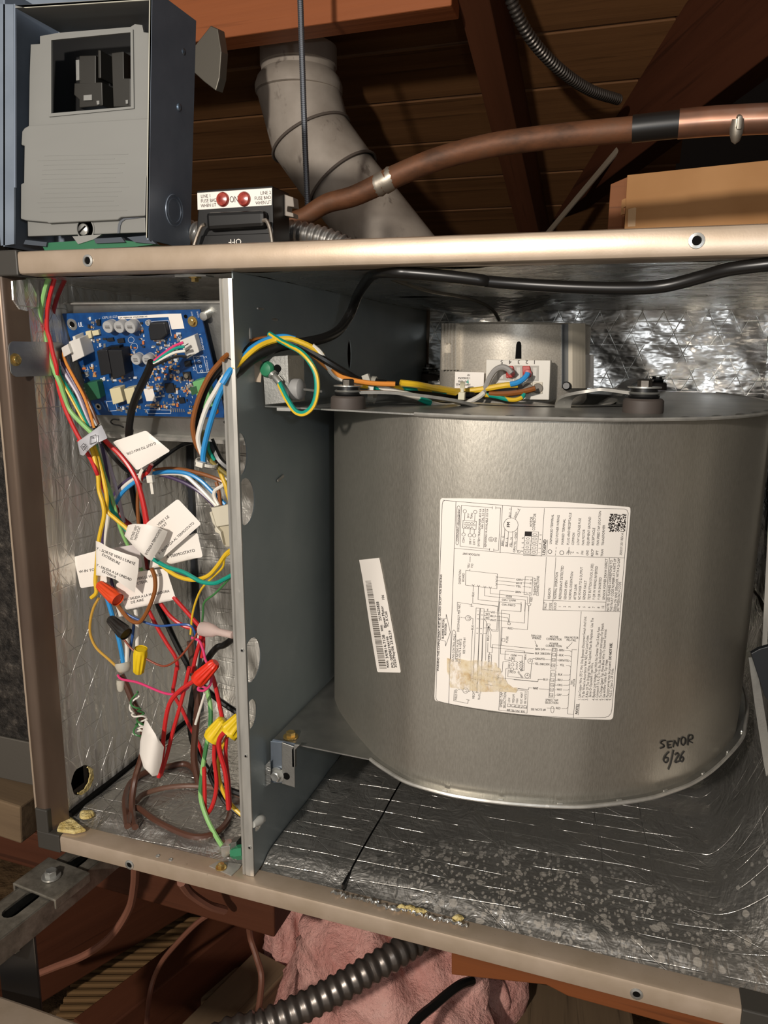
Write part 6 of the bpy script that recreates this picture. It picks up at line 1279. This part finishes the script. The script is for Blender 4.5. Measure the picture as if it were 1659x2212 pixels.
ring(158, 265, .0052, M['zinc']); ring(405, 1040, .0032, M['zinc']); ring(1505, 1075, .0036, metal('copper_pad', '#b8743c', .3)); ring(1228, 190, .0016, M['dark'], hole=False)
hexscrew(Bp(1295, 238, .0), PN, .0030, M['brass'], cbd)
b = MB(); b.lathe(Bp(1392, 190, -.008), PN, [(.0036, 0), (.0036, .008), (.002, .0085)], 16); b.build('standoff', M['zinc'], cbd, smooth=True)
b = MB(); b.lathe(Bp(1600, 1010, -.008), PN, [(.0032, 0), (.0032, .006)], 16); b.build('standoff', M['zinc'], cbd, smooth=True)
for x, y, r, h in ((545, 268, .0052, .0085), (650, 268, .0052, .0085), (755, 268, .0055, .0085), (800, 575, .0048, .0075), (905, 578, .0048, .0075), (885, 245, .0024, .003)):
    b = MB(); b.lathe(Bp(x, y), PN, [(r, 0), (r, .0008), (r * .95, .0012), (r, .0018), (r, h - .0005), (r * .93, h), (0, h)], 24); o = b.build('capacitor', plastic('can_alu', '#a9a9a8', .3), cbd, smooth=True)
    b = MB(); c = Bp(x, y, h + .0001); a, d, _ = frame_of(PN)
    for k in range(3): b.obox(c + d * (.0012 * (k - 1)), a * r * .45, d * .0002, PN * .00005)
    b.build('print', M['ink'], o)
blk2 = plastic('matte_black', '#1b1c1f', .5)
bprism([(462, 480), (560, 470), (600, 690), (500, 712)], 0, .0115, 'transformer_core', blk2, bevel=.0006)
bprism([(572, 470), (700, 470), (735, 700), (620, 745)], 0, .0125, 'transformer_core', blk2, bevel=.0006)
bprism([(525, 460), (640, 450), (660, 720), (560, 740)], 0, .006, 'transformer_bobbin', M['black'])
bprism([(925, 235), (1060, 230), (1088, 345), (1030, 395), (925, 405), (905, 290)], 0, .0055, 'inductor', blk2, bevel=.0012)
wn = plastic('connector_white', '#d9d6cf', .4)
pc = bprism([(225, 385), (325, 350), (370, 520), (260, 575)], 0, .015, 'plug_connector', wn, bevel=.0006)
bprism([(180, 430), (240, 395), (270, 480), (200, 520)], .006, .0185, 'plug_latch', wn, pc, bevel=.0005)
bprism([(240, 345), (265, 340), (270, 372), (248, 380)], 0, .012, 'plug_ear', wn, pc, bevel=.0003)
sc_ = bprism([(1205, 400), (1345, 345), (1390, 505), (1275, 570)], 0, .0065, 'sensor_connector', wn, bevel=.0005)
for k in range(3): y = 418 + 52 * k; bprism([(1245 + 12 * k, y + 32), (1290 + 12 * k, y + 4), (1292 + 12 * k, y + 10), (1247 + 12 * k, y + 38)], .0064, .0068, 'slot', M['black'], sc_)
gd, gl_ = plastic('terminal_dark_green', '#2c6447', .4), plastic('terminal_light_green', '#6fae6f', .4)
o = bprism([(310, 800), (440, 775), (475, 935), (350, 965)], 0, .008, 'terminal_block', gd, bevel=.0005)
for k in range(4): c = Bp(322 + 9 * k, 838 + 34 * k, .0081); b = MB(); b.lathe(c, PN, [(.0014, 0), (.0012, .0003), (.0005, .0001)], 10); b.build('terminal_screw', metal('screw_dull', '#7f968a', .4), o, smooth=True)
o = bprism([(1335, 780), (1450, 750), (1530, 1005), (1415, 1030)], 0, .0085, 'terminal_block', gl_, bevel=.0005)
bprism([(1312, 832), (1375, 815), (1390, 880), (1335, 905)], .0083, .0087, 'terminal_opening', plastic('opening_green', '#2f5a38', .6), o); bprism([(1360, 960), (1420, 945), (1430, 1000), (1378, 1015)], .0083, .0087, 'terminal_opening', plastic('opening_green', '#2f5a38', .6), o)
cr = plastic('relay_cream', '#d8cda6', .45)
bprism([(555, 850), (655, 830), (690, 965), (590, 995)], 0, .008, 'relay', cr, bevel=.0006); bprism([(690, 850), (785, 830), (820, 960), (725, 990)], 0, .008, 'relay', cr, bevel=.0006)
lbl = bprism([(588, 188), (1066, 165), (1185, 163), (1217, 303), (1097, 312), (1066, 195), (596, 216)], .0001, .0003, 'board_label', M['paper'])
bprism([(828, 872), (918, 868), (950, 985), (860, 988)], .0001, .0003, 'board_label', M['paper'])
b = MB(); text_at(b, '-64 MJBAN6 190A2908 X5', (600, 208), (870, 196), 13, lambda u, v: Bp(u, v, .0006)); b.build('print', M['ink'], lbl, autos=1)
# chips
for P, h in (([(1035, 820), (1112, 815), (1138, 900), (1055, 908)], .0016), ([(1165, 955), (1215, 950), (1228, 1000), (1178, 1008)], .0013), ([(1225, 610), (1280, 600), (1290, 650), (1232, 660)], .0022), ([(1205, 712), (1275, 708), (1290, 775), (1220, 782)], .0018), ([(395, 218), (430, 215), (432, 270), (400, 272)], .002), ([(490, 395), (550, 385), (560, 415), (500, 422)], .0018), ([(590, 400), (650, 390), (660, 430), (600, 438)], .0018)):
    bprism(P, 0, h, 'chip', blk2)
b = MB(); b.lathe(Bp(1248, 742, .0018), PN, [(.0022, 0), (.002, .0016), (0, .0017)], 14); b.build('test_button', plastic('button_tan', '#6f6759', .5), cbd, smooth=True)
for P in ([(300, 325), (350, 315), (362, 385), (315, 395)], [(360, 320), (420, 310), (432, 355), (372, 365)]): bprism(P, 0, .003, 'film_capacitor', cr, bevel=.0003)
# small surface mounted parts
rs_ = random.Random(8); cols = [plastic('smd_tan', '#b98d5e', .5), plastic('smd_black', '#2a2a2c', .5), metal('smd_tin', '#c4c4c2', .3), plastic('smd_white', '#c9cdd2', .5), plastic('smd_orange', '#c9713a', .5)]
regs = [(300, 200, 420, 300, 10), (790, 250, 850, 480, 12), (340, 400, 470, 480, 12), (1110, 330, 1190, 400, 9), (900, 400, 1180, 500, 36), (940, 500, 1160, 640, 40), (880, 650, 1180, 790, 46), (860, 790, 1000, 860, 14), (940, 850, 1030, 960, 12), (1120, 770, 1300, 940, 34), (870, 980, 1060, 1060, 24), (590, 1030, 860, 1090, 18), (260, 640, 380, 780, 16), (1240, 820, 1310, 1100, 20), (1060, 930, 1160, 1040, 14), (680, 470, 760, 560, 8), (440, 760, 800, 810, 16)]
bb = [MB() for _ in cols]
for x0, y0, x1, y1, n in regs:
    for _ in range(n):
        x, y = rs_.uniform(x0, x1), rs_.uniform(y0, y1); w, h = rs_.choice(((11, 6), (6, 11), (8, 5), (16, 9), (9, 16))); bb[rs_.choices(range(5), (4, 4, 8, 5, 2))[0]].prism([Bp(x - w, y - h), Bp(x + w, y - h * .96), Bp(x + w + 2, y + h), Bp(x - w + 2, y + h)], PN * rs_.uniform(.0005, .0012))
for q_, m_ in zip(bb, cols): q_.build('surface_mount_parts', m_, cbd, kind='stuff')
for k in range(7): x = 1085 + 20 * k; bprism([(x, 1050 + 2 * k), (x + 9, 1050 + 2 * k), (x + 16, 1090), (x + 7, 1090)], 0, .0006, 'solder_pin', cols[2])
# silk screen
b = MB(); fS = lambda u, v: Bp(u, v, .0003)
text_at(b, 'CEPL131227', (440, 212), (585, 200), 20, fS); text_at(b, 'UL', (222, 292), (262, 285), 46, fS, 2)
text_at(b, 'Sensor 1', (1405, 508), (1372, 345), 20, fS); text_at(b, 'Sensor 2', (1452, 720), (1425, 560), 20, fS); text_at(b, 'J4', (1318, 700), (1312, 660), 18, fS); text_at(b, 'WHT', (1300, 185), (1290, 140), 14, fS); text_at(b, 'WAVE', (1358, 200), (1345, 140), 14, fS)
for l in ([(1300, 565), (1395, 562), (1432, 715), (1340, 722), (1300, 565)], [(900, 238), (1065, 225), (1095, 372)], [(860, 1070), (1085, 1072), (1088, 1105), (870, 1105), (860, 1070)], [(480, 992), (560, 985), (585, 1075), (505, 1082), (480, 992)], [(1262, 795), (1300, 790)], [(1262, 795), (1288, 905)]): pline(b, l, 4, fS)
CIR = [(715, 410, 28), (742, 475, 34)]
for x, y, r in CIR: pline(b, circ(x, y, r, 16), 3, fS)
for _ in range(110):
    x0, y0, x1, y1, n = rs_.choice(regs); x, y = rs_.uniform(x0, x1), rs_.uniform(y0, y1); l = rs_.uniform(8, 22); d = rs_.choice(((l, 0), (l * .3, l))); pline(b, [(x, y), (x + d[0], y + d[1])], rs_.uniform(3, 5), fS)
for x, y in ((1345, 578), (1355, 615), (1368, 660), (1380, 705)): pline(b, circ(x, y, 11, 10), 5, fS)
b.build('silk_screen', plastic('silk_white', '#cfd6e2', .6, .2), cbd, autos=1)
# stray black wire hook under the board
wire('tiny black wire hook on the tray below the board', 'black', .0007, .086, .083, 'G:600,1165 545,1160 520,1185 550,1210 600,1218 640,1235', 'black_wire')
# ================================================================== blower mounting brackets
ub = MB(); ub.prism([U(*zp('6', *q_), Y=.042) for q_ in ((232, 600), (300, 560), (372, 556), (378, 700), (380, 828), (248, 842))], (0, .0012, 0)); up_ = ub.build('mounting_bracket', M['galv'], cab, bevel=.0003)
b = MB(); b.prism([U(*zp('6', *q_), Y=.042) for q_ in ((372, 556), (380, 828))] + [U(*zp('6', *q_), Y=.042) + V(0, .03, 0) for q_ in ((380, 828), (372, 556))], (.0010, 0, 0)); b.build('bracket_side', M['galv'], up_)
b = MB(); b.prism([U(*zp('6', *q_), Y=.040) for q_ in ((152, 560), (215, 570), (232, 600), (222, 712), (165, 708))], (0, .0010, 0)); b.build('bracket_tab', M['rail'], up_, bevel=.0002)
c = U(*zp('6', 262, 636), Y=.0415); b = MB(); b.lathe(c, (-.15, -1, 0), [(.0064, 0), (.0064, .0014), (.0050, .0034), (.002, .0042), (0, .0043)], 20); b.build('green_screw', plastic('screw_green', '#2f7a56', .3), up_, smooth=True)
c = U(*zp('6', 318, 632), Y=.0415); b = MB(); b.lathe(c, (0, -1, 0), [(.0032, 0), (.003, .0004), (0, .0004)], 16); b.build('bore', M['dark'], up_)
a_, b_ = U(*zp('6', 380, 752), Y=.05), U(*zp('6', 468, 752), Y=.05); b = MB(); b.lathe(a_, b_ - a_, [(.0080, 0), (.0080, .004), (.0086, .006), (.0084, (b_ - a_).length * .85), (.006, (b_ - a_).length)], 24); b.build('nylon_bushing', plastic('bushing_grey', '#9b9a98', .35), up_, smooth=True)
b = MB(); b.tube([b_, U(*zp('6', 575, 765), Y=.06)], .0011, 8); b.build('bushing_pin', M['zinc'], up_, smooth=True)
b = MB(); b.obox(U(*zp('6', 368, 866), Y=.043), (.006, 0, 0), (0, .004, 0), (0, 0, .0012)); b.build('bracket_foot', M['zinc'], up_)
lb2 = MB(); lb2.prism([U(*zp('L', *q_), Y=.041) for q_ in ((332, 482), (410, 492), (412, 770), (336, 768))], (0, .0012, 0)); lo_ = lb2.build('mounting_bracket', metal('bracket_blue', '#8d97a3', .4), cab, bevel=.0003)
b = MB(); b.prism([U(*zp('L', *q_), Y=.0395) for q_ in ((410, 490), (495, 520), (498, 640), (500, 802), (410, 775))], (0, .0012, 0)); b.build('bracket_face', M['galv'], lo_, bevel=.0004)
b = MB(); b.prism([U(*zp('L', *q_), Y=.0395) for q_ in ((478, 540), (498, 505), (535, 508), (500, 545), (500, 665), (480, 660))], (0, .004, 0)); b.build('bracket_fold', M['galv'], lo_, bevel=.0004)
b = MB(); b.prism([U(*zp('L', *q_), Y=.042) for q_ in ((350, 468), (530, 505), (480, 530), (335, 490))], (0, .0012, 0)); b.build('bracket_top', metal('bracket_blue', '#8d97a3', .4), lo_)
hexscrew(U(*zp('L', 382, 712), Y=.0405), (-.1, -1, 0), .0046, M['zinc'], lo_)
c = U(*zp('L', 442, 724), Y=.0393); b = MB(); b.lathe(c, (0, -1, 0), [(.0033, 0), (.003, .0004), (0, .0004)], 16); b.build('bore', M['dark'], lo_)
b = MB(); b.prism([U(*zp('L', *q_), Y=.036) for q_ in ((268, 680), (330, 612), (334, 772), (290, 800), (270, 822), (264, 740))], (0, .0008, 0)); b.build('foil_tape', M['foil_top'], lo_)
hexscrew(U(*zp('L', 472, 452), Z=ZB0 + .0004), (0, 0, 1), .0044, M['brass'], bp)
# nylon standoff peg in the divider
c = U(*zp('L', 232, 1050), X=lean(.06) + .0004); b = MB(); b.lathe(c + V(0, 0, .001), (.25, 1, -.1), [(.0030, -.004), (.0042, .004), (.0034, .009), (.0015, .011)], 14); b.build('nylon_peg', plastic('peg_grey', '#b4b4ae', .4), dv, smooth=True)
# ================================================================== motor connector panel
kK = ZM['K']
def Kp(x, y, e=0): return on_motor(*zp('K', x, y), .002 + e)
pY = on_motor(*zp('K', 900, 660), 0).y - .006
def Kf(x, y, e=0): return U(*zp('K', x, y), Y=pY - e)
mcn = MB(); mcn.prism([Kf(*q_) for q_ in ((622, 482), (1200, 490), (1186, 846), (612, 838))], (0, .010, 0)); mc = mcn.build('connector_panel', plastic('panel_white', '#d8d3c8', .4), blw, bevel=.0006)
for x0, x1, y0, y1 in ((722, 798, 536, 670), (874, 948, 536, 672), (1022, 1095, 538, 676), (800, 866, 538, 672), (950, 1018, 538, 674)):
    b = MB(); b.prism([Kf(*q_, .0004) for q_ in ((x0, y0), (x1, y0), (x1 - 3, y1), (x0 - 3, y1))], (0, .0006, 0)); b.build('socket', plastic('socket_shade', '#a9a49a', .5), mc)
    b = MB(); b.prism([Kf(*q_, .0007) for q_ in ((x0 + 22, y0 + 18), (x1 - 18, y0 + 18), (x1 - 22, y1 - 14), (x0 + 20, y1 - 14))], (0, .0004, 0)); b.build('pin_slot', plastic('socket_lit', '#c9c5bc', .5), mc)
rd = plastic('terminal_red', '#b0302a', .4)
for x in (838, 988):
    b = MB(); b.prism([Kf(*q_, .003) for q_ in ((x - 40, 540), (x + 24, 540), (x + 38, 600), (x + 34, 640), (x + 5, 652), (x - 38, 648))], (0, .003, 0)); o = b.build('red_terminal', rd, mc, bevel=.0006)
    b = MB(); b.lathe(Kf(x + 6, 608, .004), (0, -1, 0), [(.0038, 0), (.0036, .002), (.0022, .0024)], 16); b.build('terminal_boss', rd, o, smooth=True)
for k in range(5):
    x = 695 + 88 * k; b = MB(); b.prism([Kf(*q_, .001) for q_ in ((x, 684), (x + 80, 686), (x + 78, 790), (x - 2, 788))], (0, .0012, 0)); b.build('lower_socket', plastic('socket_cream', '#cfc6b2', .45), mc, bevel=.0003)
    b = MB(); b.lathe(Kf(x + 38, 742, .0012), (0, -1, 0), [(.0046, 0), (.004, .0004), (0, .0004)], 14); b.build('pin_slot', plastic('socket_dark', '#6f675b', .5), mc)
b = MB()
for s, x in (('5', 775), ('4', 850), ('3', 928), ('2', 1000), ('1', 1068)): text_at(b, s, (x, 490), (x - 26, 489), 34, lambda u, v: Kf(u, v, .0006))
b.build('print', plastic('grey_ink', '#4d4744', .6, .2), mc, autos=1)
mot_l = [(345, 594), (605, 600), (600, 745), (340, 740)]
lbm = MB(); lbm.prism([Kf(*q_, -.001) for q_ in mot_l], (0, .0006, 0)); ml = lbm.build('motor_label', M['paper'], blw)
b = MB()
for s, x0, y0, x1 in (('MIPOT PASS', 480, 700, 350), ('42 - 00703', 450, 672, 370), ('1.50 B5H754', 480, 642, 370), ('107', 480, 616, 452)): text_at(b, s, (x0, y0), (x1, y0 - 2), 17, lambda u, v: Kf(u, v, -.0004))
b.build('print', M['ink'], ml, autos=1)
b = MB(); b.prism([Kf(*q_, -.0008) for q_ in ((445, 690), (462, 660), (468, 700))], (0, -.0003, 0)); b.build('green_mark', wm('teal'), ml)
# ================================================================== wires in the blower bay
wire('thick black supply cable looping along the cabinet ceiling', 'black', .0041, .03, .3, '6:60,680,.012 100,640,.02 190,565,.03 330,505,.045 480,480,.06 600,452,.08 680,405,.10 740,315,.12 785,205,.10 840,120,.06 890,80,.030 1000,75,.016 1100,80,.016 1300,98,.018 1500,122,.022|7:100,118,.026 300,135,.03 600,152,.03 900,158,.03 1100,145,.03 1300,95,.024 1450,55,.016 1659,28,.010 1800,15,.010', 'black_cable', n=14)
wire('second black wire passing through the divider', 'black', .0030, .02, .05, '6:40,590,.01 90,545,.02 170,500,.035 280,470,.045 400,480,.05 480,515,.055 600,588,.06 720,660,.07 800,702,.08 950,718,.09 1100,755,.12 1300,780,.16 1450,785,.17|K:500,800,.18 620,785,.178 760,752,.175 900,738,.175', 'black_wire')
wire('brown wire at the back of the divider bundle', 'brown', .0022, .02, .05, '6:0,580,.005 60,530,.015 120,490,.03 200,468,.042 300,455,.05 400,480,.055 520,545,.058 640,630,.065 760,690,.075 860,712,.085 1000,722,.09', 'brown_wire')
wire('blue wire arching over the upper bracket', 'blue', .0024, .012, .05, '6:0,720,.005 50,640,.01 100,585,.02 165,520,.03 250,470,.04 350,448,.048 420,462,.052', 'blue_wire')
wire('yellow wire arching over the upper bracket', 'yellow', .0022, .014, .05, '6:60,640,.01 110,592,.02 200,512,.03 290,472,.04 380,458,.046 450,478,.05 520,510,.055 580,555,.06', 'yellow_wire')
wire('white wire behind the bundle at the bracket', 'white', .0022, .055, .07, '6:520,500 570,545 610,620 660,680 720,700', 'white_wire')
wire('orange wire slanting down to the grommet', 'orange', .0020, .056, .08, '6:500,530 580,600 660,665 760,700 880,718 1000,722', 'orange_wire')
wire('green and yellow ground wire in a hanging loop', 'teal', .0022, .034, .036, '6:272,432,.045 320,462,.042 380,495,.036 450,532,.030 505,590,.028 542,665,.028 548,760,.028 525,845,.028 475,890,.028 425,880,.028 378,815,.030 345,750,.034 325,705,.038', 'ground_wire', mat=None)
# longitudinal yellow stripe of the loop wire
b = MB(); P = catmull(path3('6:272,432,.0435 320,464,.0405 380,497,.0345 450,535,.0285 505,592,.0265 546,665,.0268 554,760,.0268 530,850,.0268 477,897,.0268 421,886,.0268 372,818,.0288 339,752,.0328 320,707,.0368', .03, .03), 5); b.tube(P, .0013, 6)
st_o = b.build('yellow_stripe', wm('yellow'), [o for o in bpy.data.objects if o.name.startswith('ground_wire')][0], smooth=True)
a_, b_ = U(*zp('6', 335, 715), Y=.037), U(*zp('6', 298, 672), Y=.038); b = MB(); b.lathe(a_, b_ - a_, [(.0030, 0), (.0030, .006), (.0022, .008), (.0040, .010), (.0040, (b_ - a_).length)], 12); tag(b.build('spade_terminal', M['zinc'], smooth=True), 'crimped spade terminal at the green screw', 'terminal')
wire('yellow wire lying along the top plate to the motor', 'yellow', .0027, .08, .175, '6:1030,715,.09 1130,726,.10 1250,750,.13 1380,768,.16|K:150,735,.17 300,762,.172 450,766,.172 620,745,.172 800,715,.172 905,712,.174', 'yellow_wire')
wire('green yellow wire lying along the top plate', 'yellow', .0021, .075, .16, '6:800,730,.075 900,743,.085 1050,745,.10 1200,752,.125 1350,775,.15', 'ground_wire', mat=stripe('yellow', 'teal'))
wire('green yellow wire looping under the motor connector', 'yellow', .0020, .172, .172, 'K:600,800 700,812 800,838 880,845 940,825 960,795 958,770', 'ground_wire', mat=stripe('yellow', 'teal'))
wire('brown wire entering the motor connector at right', 'brown', .0024, .172, .172, 'K:650,792 800,790 930,775 1000,760 1065,742', 'brown_wire')
wire('grey wire arching up to the left red terminal', 'grey', .0026, .172, .170, 'K:590,800 620,730 660,640 710,575 770,552 820,570 850,605', 'grey_wire')
wire('blue wire to the right red terminal', 'blue', .0024, .170, .170, 'K:840,705 900,692 955,660 990,620 998,598', 'blue_wire')
wire('white wire with a green tape band above the top plate', 'white', .0024, .085, .172, '6:700,690,.075 800,715,.08 900,735,.085 980,758,.09 1060,778,.10 1140,803,.11 1200,832,.12 1290,850,.135 1390,842,.15|K:430,885,.155 540,830,.165 600,785,.17', 'white_wire')
b = MB(); b.tube(path3('6:1138,800 1168,815 1200,830', .109, .119), .0029, 10); tag(b.build('green_tape', wm('teal'), smooth=True), 'green tape band on the white motor wire', 'tape')
tie(U(*zp('6', 872, 755), Y=.088), (1, .15, -.1), .0105, .0022, (U(*zp('6', 835, 690), Y=.080), U(*zp('6', 845, 720), Y=.080)), 'grey cable tie round the harness near the left grommet', plastic('tie_grey', '#a9a79c', .4))
tie(U(*zp('6', 1388, 760), Y=.163), (1, .2, 0), .0075, .002, (U(*zp('6', 1385, 790), Y=.152), U(*zp('6', 1388, 745), Y=.152)), 'clear cable tie round the harness below the motor label', plastic('tie_clear', '#c9c3a8', .35))
# thin steel wire sagging from the ceiling over the motor
wire('thin steel wire sagging from the ceiling towards the motor', 'grey', .0016, .07, .25, '6:780,58 900,85 1050,140 1200,185 1350,210 1480,245 1560,290 1600,350', 'steel_wire', mat=metal('dull_wire', '#7a766e', .4))
# foil bulge behind the motor
b = MB(); c = U(1045, 668, Y=.36)
def bul(s, t):
    x = (s - .5) * .16; y = (t - .5) * .14; k = max(0, math.cos(math.pi * (s - .5)) * math.cos(math.pi * (t - .5))); return (c.x + x, c.y + y, .5215 - .018 * k)
b.grid(bul, 24, 24); b.build('ceiling_bulge', M['foil_top'], cab, smooth='all', autos=1)
# right hand edge: coil flange and dark baffle beyond the scroll
b = MB(); b.prism([U(*q_, Y=.20) for q_ in ((1676, 800), (1684, 800), (1657, 1400), (1646, 1402))], (0, .002, 0)); b.build('coil_flange', M['flange'], cab)
b = MB(); b.prism([U(*q_, Y=.16) for q_ in ((1622, 1412), (1640, 1402), (1700, 1385), (1700, 1560), (1652, 1505), (1634, 1450))], (0, .006, 0)); b.build('drain_baffle', plastic('baffle_navy', '#0d1218', .5), cab, bevel=.0006)
b = MB(); b.prism([U(*q_, Y=.17) for q_ in ((1617, 1420), (1630, 1420), (1644, 1490), (1668, 1640), (1690, 1800), (1678, 1800), (1650, 1650), (1630, 1520))], (0, .003, 0)); b.build('coil_flange', M['galv'], cab)
